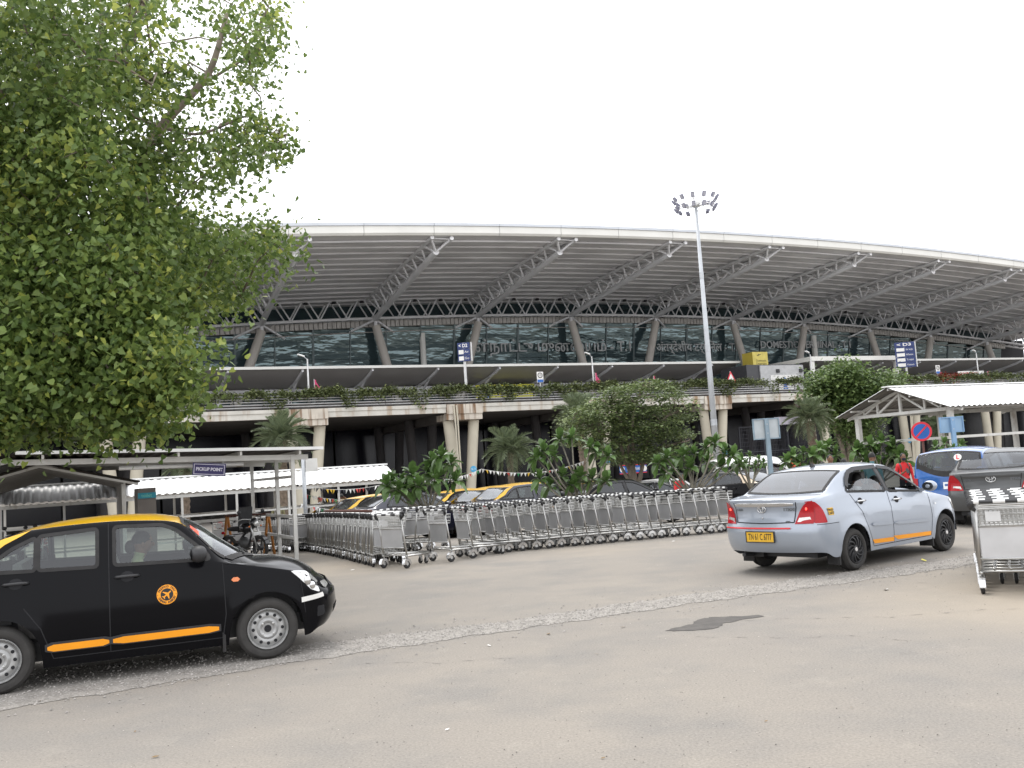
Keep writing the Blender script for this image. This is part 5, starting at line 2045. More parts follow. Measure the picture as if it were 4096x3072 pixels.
# ---- frangipani bushes: rosettes of long leaves on bare forked stems; every leaf is a part
FRANG = mat('frangipani_leaf', (.085, .15, .042), .33, 0, .2, 4, obj_random=.35, transl=.22, spec=.5)
FRANG_S = mat('frangipani_stem', (.19, .175, .14), .85, 0, .2, 8, .3, 20)
def long_leaf(sag):
    g = G()
    rows = []
    for i in range(6):
        t = i / 5
        w = .25 * math.sin(PI * (.06 + .9 * t) ** 1.25) ** .8 if 0 < i < 5 else (.02 if i == 0 else .004)
        x, z = t * (1 - .12 * sag * t), .28 * t - sag * t * t
        rows.append([(x, -w, z + w * .3), (x, 0, z), (x, w, z + w * .3)])
    g.grid(rows)
    return g.mesh('leaf', FRANG, True)
LL = [long_leaf(s) for s in (.2, .45, .75, 1.05)]
def frangipani(label, base_px, Y, tips, lsize, seed, nl=15, base_z=None):
    rs = random.Random(seed)
    b = at(*base_px, Y)
    bz = gz(b.x, b.y)
    base = Vector((b.x, b.y, bz))
    t = thing('frangipani_bush', label, 'bush', base, 0, 'frangipani bushes behind the trolleys')
    tp_ = []
    for dx, dy in tips:
        p = at(dx, dy, Y + rs.uniform(-.45, .45))
        tp_.append(p - base)
    cen = sum(tp_, Vector()) / len(tp_)
    fork = Vector((cen.x * .12, cen.y * .2, max(.35, min(q.z for q in tp_) * .55)))
    g = G()
    g.tube([(0, 0, 0), fork * .5 + Vector((.02, 0, 0)), fork], [.05, .042, .036], 7)
    part('stem', g, FRANG_S, t, True)
    for p in tp_:
        g = G()
        md = fork.lerp(p, .5) + Vector((rs.uniform(-.08, .08), rs.uniform(-.08, .08), -.04))
        g.tube([fork, fork.lerp(md, .55), md, p], [.034, .03, .026, .018], 6)
        part('branch', g, FRANG_S, t, True)
        dr = (p - md).normalized()
        for i in range(nl):
            u = i / nl
            a = i * 2.39996 + rs.uniform(-.3, .3)
            k = min(3, int(u * 4))
            el = R(72 - 95 * u)
            o = link('leaf', LL[k], t, p + dr * (-.05 * u))
            o.rotation_euler = (rs.uniform(-.35, .35), -el, a)
            s = lsize * 1.22 * rs.uniform(.75, 1.15)
            o.scale = (s, s, s)
frangipani('dark frangipani bush behind the corner of the trolley rows', (925, 1100), 24.2, [(955, 985), (935, 1000), (975, 1000), (945, 1035), (985, 1040), (890, 1025), (870, 1045), (845, 1040), (862, 1060), (905, 1050), (925, 1020), (835, 1048), (890, 1060)], .30, 1, 16)
frangipani('bright frangipani bush with curved bare stems behind the middle of the front row', (1252, 1080), 24.8, [(1210, 948), (1235, 945), (1175, 975), (1160, 990), (1290, 975), (1275, 965), (1315, 985), (1165, 1035), (1185, 1050), (1215, 1030), (1280, 1035), (1310, 1040), (1255, 1030), (1240, 1045), (1195, 985)], .28, 2, 15)
frangipani('wide frangipani bush above the worker in red left of the dark cream saloon', (1493, 1062), 26, [(1545, 958), (1525, 968), (1565, 978), (1500, 980), (1475, 985), (1440, 990), (1420, 1000), (1455, 1015), (1435, 1025), (1585, 985), (1530, 1000), (1490, 1010), (1600, 1000), (1560, 1010)], .29, 3, 15)
frangipani('frangipani bush left of the three heads behind the silver saloon', (1745, 1040), 30, [(1712, 985), (1700, 998), (1735, 980), (1755, 985), (1725, 1003), (1770, 970), (1790, 965), (1780, 980), (1805, 985)], .31, 4, 14)
frangipani('frangipani bush just behind the head of the man in red with the backpack', (1900, 1040), 30, [(1880, 962), (1905, 955), (1930, 965), (1860, 980), (1890, 982), (1920, 985), (1945, 985), (1955, 998), (1850, 972), (1870, 1000)], .33, 5, 14)
frangipani('low leafy bush between the round no parking sign and the blue board', (2040, 1040), 24, [(2020, 965), (2040, 958), (2060, 970), (2030, 985), (2052, 990), (2078, 962), (2085, 978), (2015, 985)], .17, 6, 14)
frangipani('small leafy bush in front of the white van', (1620, 1040), 27, [(1600, 990), (1620, 985), (1640, 992), (1610, 1003), (1632, 1005), (1650, 1000), (1590, 1002)], .15, 7, 14)

# ---- feathery tree in the middle and round tree on the right
FEATHER = mat('feathery_leaf', (.135, .185, .07), .6, 0, .2, 1.2, island=.42, transl=.3)
ROUND = mat('round_tree_leaf', (.11, .17, .055), .5, 0, .2, 1.2, island=.42, transl=.32)
def clump_tree(name, label, base, outline, Y, dY, nclump, per, lsize, m, flat, limb_px, seed, rr=(.35, .7), trunk_r=.14):
    rs = np.random.RandomState(seed)
    r2 = random.Random(seed)
    b = Vector(base)
    t = thing(name, label, 'tree', b)
    cl = []
    xs_, ys_ = [p[0] for p in outline], [p[1] for p in outline]
    while len(cl) < nclump:
        dx, dy = r2.uniform(min(xs_), max(xs_)), r2.uniform(min(ys_), max(ys_))
        if inside(outline, dx, dy):
            cl.append((at(dx, dy, Y + r2.uniform(-dY, dY)), r2.uniform(*rr)))
    P = np.concatenate([np.array(c_) + rs.normal(0, 1, (int(per * (r_ / rr[1]) ** 1.5), 3)) * np.array([.55, .55, .55 * flat]) * r_ for c_, r_ in cl]) - np.array(b)
    o = link('crown', quads_mesh('crown', leaf_cloud(P, lsize, rs, .8, .35 if flat < .5 else 0, .42), m), t)
    stuff(o)
    g = G()
    z0 = max(.7, limb_px[0][0][2] - b.z if False else .9)
    g.tube([(0, 0, -.1), (.04, .02, z0 * .5), (0, .05, z0)], [trunk_r * 1.25, trunk_r, trunk_r * .85], 9)
    part('trunk', g, BARK, t, True)
    pts = []
    for run in limb_px:
        g = G()
        q = [Vector((0, .05, z0))] + [at(*p, Y) - b for p in run]
        P_ = []
        for a_, b_ in zip(q, q[1:]):
            P_ += [a_.lerp(b_, k / 4) + Vector((r2.uniform(-.04, .04), 0, r2.uniform(-.04, .04))) for k in range(4)]
        P_.append(q[-1])
        g.tube(P_, [trunk_r * .6 * (1 - .85 * i / len(P_)) + .008 for i in range(len(P_))], 6)
        part('branch', g, BARK, t, True)
        pts += P_
    LPn = np.array([tuple(p) for p in pts])
    g = G()
    for c_, r_ in cl:
        c0 = np.array(c_ - b)
        p = Vector(LPn[int(np.argmin(np.linalg.norm(LPn - c0, axis=1)))])
        g.tube([p, p.lerp(Vector(c0), .5) + Vector((0, 0, .05)), Vector(c0)], [.022, .014, .005], 4)
    stuff(part('twigs', g, BARK, t, True))
pb = at(1372, 1040, 38)
clump_tree('feathery_tree', 'wide feathery tree with fine leaves in the middle before the raised road', (pb.x, pb.y, gz(pb.x, pb.y)),
           [(1232, 905), (1255, 876), (1295, 858), (1318, 843), (1360, 818), (1420, 815), (1450, 830), (1465, 858), (1488, 885), (1488, 905), (1475, 930), (1492, 945), (1488, 962), (1440, 985), (1400, 1000), (1340, 1000), (1290, 985), (1255, 975), (1225, 950)],
           38, 1.5, 235, 135, .13, FEATHER, .26, [[(1340, 960), (1290, 930), (1240, 900)], [(1365, 940), (1370, 880), (1390, 835)], [(1400, 950), (1440, 900), (1480, 880)], [(1390, 985), (1450, 960), (1490, 950)], [(1330, 985), (1280, 965)], [(1350, 930), (1320, 870)]], 5, (.35, .8))
pb = at(1835, 1000, 48)
clump_tree('round_tree', 'dense round bright green tree beside the left end of the gabled shelter', (pb.x, pb.y, gz(pb.x, pb.y)),
           [(1735, 845), (1760, 822), (1790, 808), (1820, 800), (1850, 803), (1880, 812), (1905, 818), (1930, 812), (1945, 826), (1938, 845), (1910, 855), (1885, 885), (1870, 920), (1850, 950), (1830, 940), (1810, 905), (1785, 875), (1755, 862)],
           48, 1.5, 150, 210, .19, ROUND, .8, [[(1800, 900), (1760, 850), (1720, 840)], [(1830, 890), (1830, 820)], [(1850, 890), (1890, 840), (1940, 820)]], 6, (.5, .95), .2)
# ------------------------------------------------------------------ sheds, mast and signs in the car park
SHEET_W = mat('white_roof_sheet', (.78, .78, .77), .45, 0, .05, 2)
SHEET_D = mat('dark_roof_sheet', (.065, .056, .048), .8, 0, .1, 2)  # very dark brown over the whole sheet
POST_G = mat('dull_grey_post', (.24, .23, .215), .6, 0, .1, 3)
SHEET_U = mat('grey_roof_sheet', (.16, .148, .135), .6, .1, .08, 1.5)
POST_W = mat('white_steel_post', (.60, .59, .56), .5, 0, .08, 3, streak=((.35, .3, .24), (3, 3, 1.2), .6, .75))
UX, VX = Vector((U2.x, U2.y, 0)), Vector((V2.x, V2.y, 0))
def corrugated(g, a, b, down, n, h=.03):
    """ribbed sheet: ribs run along 'down', repeated along a -> b"""
    a, b, down = Vector(a), Vector(b), Vector(down)
    up = Vector((0, 0, h))
    rows = []
    for i in range(n * 4 + 1):
        p = a.lerp(b, i / (n * 4))
        o = up if i % 4 in (1, 2) else Vector()
        rows.append([p + o, p + down + o])
    return g.grid(rows)
# pickup pavilion: a nearly flat canopy at the front and a gabled tunnel behind it
pav = thing('pickup_shelter', 'grey steel shed with flat front canopy and gabled tunnel under the big tree', 'shelter', (-4.85, 22.4, 0), PHI)
# local axes: x to the right along the terminal, y away from the camera
def pz(x):
    return 2.50 - .034 * x
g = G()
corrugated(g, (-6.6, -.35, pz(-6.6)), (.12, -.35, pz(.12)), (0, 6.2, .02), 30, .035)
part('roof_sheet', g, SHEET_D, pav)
g = G()
g.bar((-6.3, -.38, pz(-6.3) + .03), (.14, -.38, pz(.14) + .03), .03, .07)
part('white_edge', g, SHEET_W, pav)
g = G()                                      # the far slope of the canopy, down to the left
corrugated(g, (-9.4, -.35, 1.98), (-6.6, -.35, pz(-6.6) + .02), (0, 6.2, .02), 12, .035)
part('roof_sheet', g, SHEET_D, pav)
for y in (0., 2.9, 5.6):
    g = G()
    g.bar((-9.3, y, 1.92), (-6.4, y, pz(-6.5) - .1), .06, .12)
    part('roof_beam', g, POST_W, pav)
g = G()
g.bar((-9.4, -.38, 2.03), (-6.6, -.38, pz(-6.6) + .06), .03, .06)
part('white_edge', g, SHEET_W, pav)
for k in range(5):
    x = -5.8 + 1.35 * k
    g = G()
    g.bar((x, -.32, pz(x) - .06), (x, 5.8, pz(x) - .06), .05, .09)
    part('purlin', g, POST_W, pav)
for y in (.0, 1.86, 5.3):
    g = G()
    g.bar((-6.4, y, pz(-6.4) - .16), (-.15, y, pz(-.15) - .16), .06, .12)
    part('roof_beam', g, POST_W, pav)
    g = G()
    g.bar((-.52, y, gz(0, 22.4 + y) - .05), (-.52, y, pz(-.5) - .1), .085, .085, (0, 1, 0))
    part('post', g, POST_W, pav)
for z in (.55, 1.05, 2.0):
    for y0, y1 in ((.05, 1.81), (1.91, 5.25)):
        g = G()
        g.bar((-.52, y0, z - .1), (-.52, y1, z - .1), .05, .07)
        part('side_rail', g, POST_W, pav)
g = G()
g.bar((-6.4, 5.35, .85), (-.6, 5.35, .85), .05, .07)
part('back_rail', g, POST_W, pav)
# tunnel
tx = -5.9
ty0, ty1 = 1.5, 11.4
rz_, ez, hw = 2.56, 2.10, 1.75
for sd in (-1, 1):
    g = G()
    n = 40
    p0, p1 = Vector((tx, ty0 - .3, rz_)), Vector((tx + .36, ty1, rz_ + .02))
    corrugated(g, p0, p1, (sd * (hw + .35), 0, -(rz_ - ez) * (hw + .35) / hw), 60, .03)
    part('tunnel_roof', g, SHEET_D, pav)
    g = G()
    g.bar((tx, ty0 - .3, rz_ - .07), (tx + sd * (hw + .3), ty0 - .3, ez - .14), .05, .12, (0, 1, 0))
    part('gable_rafter', g, POST_W, pav)
    for k in range(14):
        y = ty0 + .74 * k
        g = G()
        zz = gz(0, 22.4 + .9 * y)
        sk = .36 * (y - ty0) / (ty1 - ty0)
        g.bar((tx + sd * hw + sk, y, zz - .1), (tx + sd * hw + sk, y, ez - .05), .085, .085, (0, 1, 0))
        part('tunnel_post', g, POST_W if k == 0 else POST_G, pav)
        g = G()
        g.bar((tx + sk, y, rz_ - .09), (tx + sd * hw + sk, y, ez - .09), .05, .09, (0, 1, 0))
        part('tunnel_rafter', g, POST_G, pav)
    for z in (.35, 1.1):
        g = G()
        g.bar((tx + sd * hw, ty0 + (4 if sd > 0 else 0), z - .15), (tx + sd * hw + .36, ty1, z - .3), .04, .06)
        part('tunnel_rail', g, POST_G, pav)
g = G()
g.box(-3.85, -3.45, 1.45, 2.6, -.3, 1.86)
part('brown_kiosk_wall', g, mat('brown_board', (.16, .14, .125), .6), pav)
g = G()
g.box(-3.85, -3.45, 1.38, 1.43, 1.62, 1.75)
o = part('toilet_sign', g, mat('teal_sign', (.02, .25, .33), .5), pav)
put_text('toilet', .11, frame((-3.66, 1.375, 1.685), (1, 0, 0), (0, 0, 1)), mat('pale_green', (.2, .6, .45), .5), o)
# roof ribs behind the sign: fluorescent tube under the canopy
g = G()
g.tube([(-4.3, .3, 2.33), (-1.6, .3, 2.28)], .05, 8)
part('tube_lamp', g, SHEET_W, pav, 40)
# PICKUP POINT board hanging askew from the canopy
NAVYSIGN = mat('navy_sign', (.028, .022, .10), .45, 0, .06, 4)
pp = at(452, 1014, 21.2)
sg = thing('pickup_sign', 'navy PICKUP POINT board hanging crooked under the canopy edge', 'sign', pp, PHI + .0)
M4 = Matrix.Rotation(R(5.5), 4, 'Y')
def board(root, w, h, m, txts, tm, M4=Matrix(), rim=True, name='board'):
    g = G()
    g.T = M4
    g.box(-w / 2, w / 2, 0, .025, -h / 2, h / 2)
    o = part(name, g, m, root)
    if rim:
        g = G()
        g.T = M4
        b, i_ = .012, .025
        for x0, x1, z0, z1 in ((-w / 2 + i_, w / 2 - i_, h / 2 - i_ - b, h / 2 - i_), (-w / 2 + i_, w / 2 - i_, -h / 2 + i_, -h / 2 + i_ + b), (-w / 2 + i_, -w / 2 + i_ + b, -h / 2 + i_ + b, h / 2 - i_ - b), (w / 2 - i_ - b, w / 2 - i_, -h / 2 + i_ + b, h / 2 - i_ - b)):
            g.box(x0, x1, -.003, 0, z0, z1)
        part('border', g, tm, o)
    for tx_, size, x, z, wd in txts:
        put_text(tx_, size, M4 @ frame((x, -.004, z), (1, 0, 0), (0, 0, 1)), tm, o, width=wd, bold=.004)
    return o
board(sg, .72, .285, NAVYSIGN, [('PICKUP POINT', .1, 0, 0, .58)], mat('sign_white', (.62, .60, .68), .5), M4)
g = G()
g.T = M4
for x in (-.3, .3):
    g.bar((x, .012, .14), (x, .012, .26), .008, .008)
part('hanger', g, DULL_STEEL, sg)

# long white-roofed shed in front of the piers
mid = thing('white_shed', 'long low shed with a white corrugated roof between the pickup canopy and the piers', 'shelter', (-4.35, 34.05, gz(0, 34)), PHI)
g = G()
corrugated(g, (-13.2, 0, 2.12), (0, 0, 2.12), (0, 1.3, .52), 56, .035)
part('roof_sheet', g, SHEET_W, mid)
g = G()
corrugated(g, (-13.2, 2.7, 2.05), (0, 2.7, 2.05), (0, -1.4, .59), 56, .035)
part('roof_sheet', g, SHEET_W, mid)
g = G()
g.bar((-13.2, 1.3, 2.69), (0.02, 1.3, 2.69), .16, .05)
part('ridge_cap', g, SHEET_W, mid)
g = G()
g.bar((-13.2, .1, 2.03), (-.3, .1, 2.03), .05, .10)
part('eave_beam', g, POST_W, mid)
for k in range(8):
    for y in (.12, 2.5):
        g = G()
        x = -.45 - 1.75 * k
        g.bar((x, y, -.2), (x, y, 2.0), .07, .07, (0, 1, 0))
        part('post', g, POST_W, mid)
for z in (.55, 1.35):
    for y in (.12, 2.5):
        g = G()
        g.bar((-12.7, y, z), (-.45, y, z), .04, .06)
        part('rail', g, POST_W, mid)
for k in range(6):
    g = G()
    x = -.45 - 2.4 * k
    g.bar((x, .05, 2.05), (x, 1.3, 2.58), .04, .07)
    g.bar((x, 2.6, 2.05), (x, 1.3, 2.58), .04, .07)
    part('rafter', g, POST_W, mid)

# gabled shelter on the right
p = at(2060, 880, 28.6)
gs = thing('gabled_shelter', 'open white shelter with a trussed gable and bright corrugated roof at the right edge', 'shelter', (p.x, p.y, gz(p.x, p.y)), PHI)
ez, rz_, wd = 2.98, 3.68, 4.0
L = 16.
def gy(y):
    return ez + (rz_ - ez) * (1 - abs(y - wd / 2) / (wd / 2))
for y0, y1 in ((-.35, wd / 2), (wd + .35, wd / 2)):
    g = G()
    z0 = ez - (rz_ - ez) * .35 / (wd / 2)
    corrugated(g, (-.55, y0, z0 + .1), (L, y0, z0 + .1), (0, y1 - y0, rz_ - z0), 70, .035)
    part('roof_sheet', g, SHEET_W, gs)
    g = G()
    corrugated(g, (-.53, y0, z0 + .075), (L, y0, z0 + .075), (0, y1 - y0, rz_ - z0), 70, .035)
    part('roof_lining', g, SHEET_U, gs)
g = G()
g.bar((-.6, wd / 2, rz_ + .13), (L, wd / 2, rz_ + .13), .3, .04)
part('ridge_cap', g, SHEET_W, gs)
for x in (0., 4., 8., 12.):
    tr = link('gable_truss', None, gs)
    tr.empty_display_size = .2
    def tb(n_, a, b, w=.09):
        g = G()
        g.bar((x, a[0], a[1]), (x, b[0], b[1]), w, w, (1, 0, 0))
        part(n_, g, POST_W, tr)
    tb('tie_beam', (-.1, ez - .05), (wd + .1, ez - .05), .10)
    tb('rafter', (-.3, gy(-.3)), (wd / 2 - .03, rz_ - .02), .08)
    tb('rafter', (wd + .3, gy(wd + .3)), (wd / 2 + .03, rz_ - .02), .08)
    tb('king_post', (wd / 2, ez), (wd / 2, rz_ - .06), .08)
    for s_ in (-1, 1):
        c0 = wd / 2
        tb('strut', (c0 + s_ * .95, ez), (c0 + s_ * .95, gy(c0 + s_ * .95) - .04), .06)
        tb('brace', (c0 + s_ * .05, rz_ - .15), (c0 + s_ * .90, ez + .02), .06)
        tb('strut', (c0 + s_ * 1.55, ez), (c0 + s_ * 1.55, gy(c0 + s_ * 1.55) - .03), .05)
        tb('brace', (c0 + s_ * 1.0, gy(c0 + s_ * .95) - .05), (c0 + s_ * 1.5, ez + .02), .05)
    for y in (.15, wd - .15):
        g = G()
        g.bar((x, y, -.3), (x, y, ez - .1), .15, .15, (0, 1, 0))
        part('post', g, POST_W, gs)
for y in (.15, wd - .15):
    for z in (1.05, 2.05):
        g = G()
        g.bar((0, y + .005, z), (L, y + .005, z), .06, .08)
        part('rail', g, POST_W, gs)
    g = G()
    g.bar((0, y, ez - .0), (L, y, ez - .0), .09, .12)
    part('eave_beam', g, POST_W, gs)
for z in (2.05,):
    g = G()
    g.bar((.0, .2, z), (.0, wd - .2, z), .06, .08)
    part('end_rail', g, POST_W, gs)
for k in range(5):
    y = .35 + 1.65 * k / 2
    g = G()
    g.bar((-.5, y, gy(y) + .03), (L, y, gy(y) + .03), .05, .06)
    part('purlin', g, POST_W, gs)

# high light mast with two rings of floodlights
GALV = mat('galvanised', (.46, .48, .50), .5, .35, .1, 1.2)
mp = at(1548, 985, 52)
mast = thing('light_mast', 'tall tapered grey mast with two rings of square floodlights', 'light mast', (mp.x, mp.y, gz(mp.x, mp.y)))
mt = at(1503, 447, 52)
H = mt.z - gz(mp.x, mp.y)
dxm = mt.x - mp.x
g = G()
g.tube([(0, 0, 0), (dxm * .5, 0, H * .5), (dxm, 0, H)], [.20, .145, .085], 16)
part('mast_pole', g, GALV, mast, True)
for k in range(1, 4):
    z = H * k / 4
    r_ = .20 + (.085 - .20) * k / 4
    g = G()
    g.tube([(dxm * k / 4, 0, z), (dxm * k / 4, 0, z + .35)], r_ + .012, 16)
    part('pole_joint', g, GALV, mast, 40)
TOPM = Vector((dxm, 0, H))
g = G()
g.lathe([(.02, .62), (.16, .6), (.2, .4), (.24, .25), (.2, .1), (.12, 0)], 12, 'z', TOPM)
part('head_cover', g, SHEET_W, mast, 40)
g = G()
g.tube([TOPM + Vector((.25, 0, .1)), TOPM + Vector((.25, 0, 1.0))], .012, 5)
g.tube([TOPM + Vector((.25, 0, 1.05)), TOPM + Vector((.25, 0, 1.2))], .04, 6)
part('lightning_rod', g, DULL_STEEL, mast)
FL_B = mat('floodlight_case', (.17, .17, .22), .5)
FL_G = mat('floodlight_glass', (.42, .42, .48), .15, 0, .05, 6)
for k in range(12):
    a = 2 * PI * k / 12 + .22
    d = Vector((math.cos(a), math.sin(a), 0))
    g = G()
    g.tube([TOPM + Vector((0, 0, .05)), TOPM + d * 1.12 + Vector((0, 0, .02))], .022, 5)
    part('arm', g, DULL_STEEL, mast)
    for lv, (rr, zz) in enumerate(((1.22, .42), (1.12, -.08))):
        if lv == 1 and k in (2,):
            continue
        fl = link('floodlight', None, mast, TOPM + d * rr + Vector((0, 0, zz)))
        fl.empty_display_size = .1
        fl.rotation_euler = (0, R(32), a)
        g = G()
        g.box(-.04, .06, -.10, .10, -.145, .145)
        g.box(-.09, -.04, -.06, .06, -.09, .05)
        part('case', g, FL_B, fl)
        g = G()
        g.box(.06, .066, -.08, .08, -.11, .12)
        part('lens', g, FL_G, fl)
        g = G()
        g.bar((0, 0, -.145), (-.02, 0, -.30 if lv == 0 else -.2), .03, .03)
        part('bracket', g, DULL_STEEL, fl)

# round no parking sign on a brown post
SRED = mat('sign_red', (.62, .03, .05), .45)
SBLUE = mat('sign_blue', (.018, .11, .40), .45)
p = at(1999, 1005, 29)
zg = gz(p.x, p.y)
npk = thing('no_parking_sign', 'round blue no parking sign with red rim and red slash on a brown post', 'road sign', (p.x, p.y, zg), R(-32))
zc = at(1999, 931.5, 29).z - zg
g = G()
g.lathe([(.001, -.004), (.235, -.004), (.235, .004), (.001, .004)], 32, 'y', (0, -.06, zc))
part('blue_disc', g, SBLUE, npk, 40)
g = G()
g.lathe([(.235, -.006), (.30, -.006), (.30, .008), (.235, .008)], 36, 'y', (0, -.06, zc), True)
part('red_rim', g, SRED, npk, 40)
g = G()
g.bar((-.17, -.068, zc - .17), (.17, -.068, zc + .17), .05, .006, (0, 1, 0))
part('red_slash', g, SRED, npk)
g = G()
g.tube([(0, 0, 0), (0, 0, zc + .05)], .035, 8)
part('post', g, mat('rust_brown_post', (.11, .05, .04), .8), npk, True)
# backs of two sign boards
def board_back(label, px, Y, w, h, zoff, m, pm):
    p = at(*px, Y)
    zg = gz(p.x, p.y)
    t = thing('sign_board', label, 'sign', (p.x, p.y, zg), .12)
    z = p.z - zg
    g = G()
    g.box(-.055, .055, -.03, .05, 0, z + h / 2 + .01)
    part('post', g, pm, t)
    g = G()
    g.box(-w / 2, w / 2, .055, .075, z - h / 2, z + h / 2)
    part('board', g, m, t)
    for x0, x1, z0, z1 in ((-w / 2, w / 2, z + h / 2, z + h / 2 + .03), (-w / 2, w / 2, z - h / 2 - .03, z - h / 2), (-w / 2 - .03, -w / 2, z - h / 2 - .03, z + h / 2 + .03), (w / 2, w / 2 + .03, z - h / 2 - .03, z + h / 2 + .03)):
        g = G()
        g.box(x0, x1, .03, .085, z0, z1)
        part('rim', g, pm, t)
    for dz in (-.12, .12):
        g = G()
        g.lathe([(.001, -.036), (.014, -.034), (.014, -.03)], 8, 'y', (0, 0, z + dz))
        part('bolt', g, DULL_STEEL, t)
    return t
board_back('plain grey back of a road sign board on a post, behind the silver saloon', (1657, 926), 25, .68, .50, 0, mat('board_grey', (.42, .45, .46), .55, .2), mat('post_bluegrey', (.22, .29, .34), .55, 0, .15, 3, streak=((.04, .09, .15), (1.5, 1.5, .6), .5, .7)))
board_back('light blue back of a road sign board in front of the gabled shelter', (2058, 917), 25, .62, .36, 0, mat('board_blue', (.24, .37, .52), .5, 0, .1, 2), mat('post_blue', (.2, .33, .5), .55, 0, .1, 2))
# ------------------------------------------------------------------ parked and moving cars farther back
def repaint(root, table):
    """give a copy its own paint without touching the shared meshes"""
    todo = [root]
    while todo:
        o = todo.pop()
        todo += list(o.children)
        if o.type == 'MESH':
            for s_ in o.material_slots:
                if s_.material and s_.material.name in table:
                    m = table[s_.material.name]
                    s_.link = 'OBJECT'
                    s_.material = m
def put_car(src, roof_px, Y, hd, label, table=None, lx=.95, group=None):
    p = at(*roof_px, Y)
    x, y = p.x - lx * math.cos(hd), p.y - lx * math.sin(hd)
    o = dup(src, (x, y, gz(x, y)), hd, label)
    if group:
        o['group'] = group
    if table:
        repaint(o, table)
    return o
TG = 'taxis parked behind the trolleys'
put_car(taxi, (812, 1069), 31, .62, 'parked black taxi at the left end of the rank beside the man in brown', group=TG)
put_car(taxi, (768, 1075), 34, .62, 'farthest left black taxi in the rank, mostly hidden by its neighbour', group=TG)
put_car(taxi, (1000, 1054), 31.5, .60, 'parked taxi behind the dark frangipani, its yellow rear pillar showing', group=TG)
put_car(taxi, (1075, 1048), 30.5, .60, 'parked taxi with a wide yellow pillar, between the other yellow roofs', group=TG)
put_car(taxi, (1128, 1044), 28.5, .55, 'nearest parked taxi, below the slim palm, left of the curved bare stems', {'paint_black': P_NAVY}, group=TG)
put_car(taxi, (1300, 1036), 33, .5, 'parked taxi with a yellow roof hidden behind the dark hatch', group=TG)
# navy saloon in the rank, without a yellow roof
gsal = thing('saloon_car', 'dark grey saloon driving away at the right edge behind the trolleys', 'car', (0, 0, 0), 0)
gob = saloon(gsal, Car(dict(ESPEC, glass=window_glass('grey_car_glass', (.35, .38, .4)), glass_r=window_glass('grey_car_rear_glass', (.36, .38, .4), .05))), P_GREY, False, 'TN 22 AB 1234' if False else 'TN 09')
p = at(2140, 1037, 18.1)
hd = .99
gsal.location = (p.x + .95 * math.cos(hd), p.y + .95 * math.sin(hd), 0)
gsal.rotation_euler = (0, 0, hd)
put_car(gsal, (872, 1067), 29, .6, 'navy blue saloon parked among the taxis behind the dark frangipani', {'paint_grey': P_NAVY})
put_car(gsal, (1325, 1032), 30.5, .36, 'dark saloon with tinted windows behind the middle of the trolley row', {'paint_grey': P_BLACK, 'grey_car_glass': TINT})
csal = put_car(gsal, (1575, 1019), 29.5, 2.35, 'dark saloon with a cream rear pillar parked left of the silver saloon', {'paint_grey': P_BLACK}, lx=.9)
for sd in (-1, 1):
    part('pillar_sweep', Car(ESPEC).patch_side([(-.52, 1.085), (-.25, 1.21), (0, 1.335), (.28, 1.41), (.42, 1.41), (.22, 1.345), (.08, 1.245), (-.05, 1.10)], sd, .006, 16, 4), P_CREAM, csal, True)
put_car(gsal, (1395, 1024), 38, .3, 'white car parked behind the feathery tree trunk, beside the worker in red', {'paint_grey': P_WHITE})
# cream rear pillar of the dark saloon
HATCH = dict(SALOON, XR=-.62, XF=3.0, WB=2.38, rplan=.10, hatch=True, RA=.33, tr=.28, sill=.2,
    top=[(-.62, .98), (-.56, 1.14), (-.46, 1.38), (-.34, 1.50), (.2, 1.56), (.8, 1.575), (1.35, 1.55), (1.6, 1.49), (1.85, 1.35), (2.1, 1.16), (2.3, 1.01), (2.45, .97), (2.7, .92), (2.9, .82), (3.0, .68)],
    belt=[(-.62, .94), (-.3, .995), (.5, .99), (1.7, .96), (2.2, .91), (2.6, .83), (3.0, .6)],
    rail=[(-.62, .70, .965), (-.56, .685, 1.10), (-.47, .655, 1.32), (-.35, .625, 1.44), (-.1, .60, 1.49), (.3, .59, 1.505), (1.35, .59, 1.485), (1.6, .61, 1.42), (1.85, .645, 1.25), (2.08, .69, 1.05), (2.2, .71, .935), (2.5, .70, .87), (2.8, .66, .77), (3.0, .6, .63)],
    w=[(-.62, .745), (-.2, .765), (1, .775), (2, .77), (2.6, .755), (3.0, .70)],
    rear=[(.25, -.5), (.36, -.66), (.5, -.70), (.62, -.68), (.70, -.63), (1.0, -.60)],
    front=[(.2, 2.85), (.35, 2.97), (.5, 3.0), (.62, 2.98), (.75, 2.86)],
    ws=(1.63, 2.30), rg=(-.60, -.36), fb=2.62, rb=-.40,
    windows=[[(-.30, 1.03), (-.27, 1.30), (-.12, 1.42), (-.02, 1.42), (-.02, 1.03)], [(.05, 1.03), (.05, 1.43), (.78, 1.445), (.78, 1.015)], [(.90, 1.015), (.90, 1.445), (1.36, 1.425), (1.55, 1.35), (1.88, 1.05), (1.90, .995)]],
    window_door=['body', 'door', 'front_door'],
    doors=[('door', [(0, 1.47), (.84, 1.47), (.84, .27), (.36, .27), (.2, .65), (0, .95)]), ('front_door', [(.84, 1.47), (1.4, 1.46), (1.6, 1.38), (1.95, 1.0), (1.96, .27), (.84, .27)])],
    seams={'door': [(.84, 1.47), (.84, .27), (.38, .27), (.2, .65), (.02, .97), (.02, 1.45)], 'front_door': [(1.93, .98), (1.96, .6), (1.93, .27), (.84, .27)]},
    lines=[[(-.60, .70), (-.34, .70)]], fseat=.95, glass=window_glass('hatch_glass', (.4, .44, .45)))
hb = thing('hatchback_car', 'bright blue hatchback with a round white L sticker in its rear window', 'car', (0, 0, 0), 0)
hc = Car(HATCH)
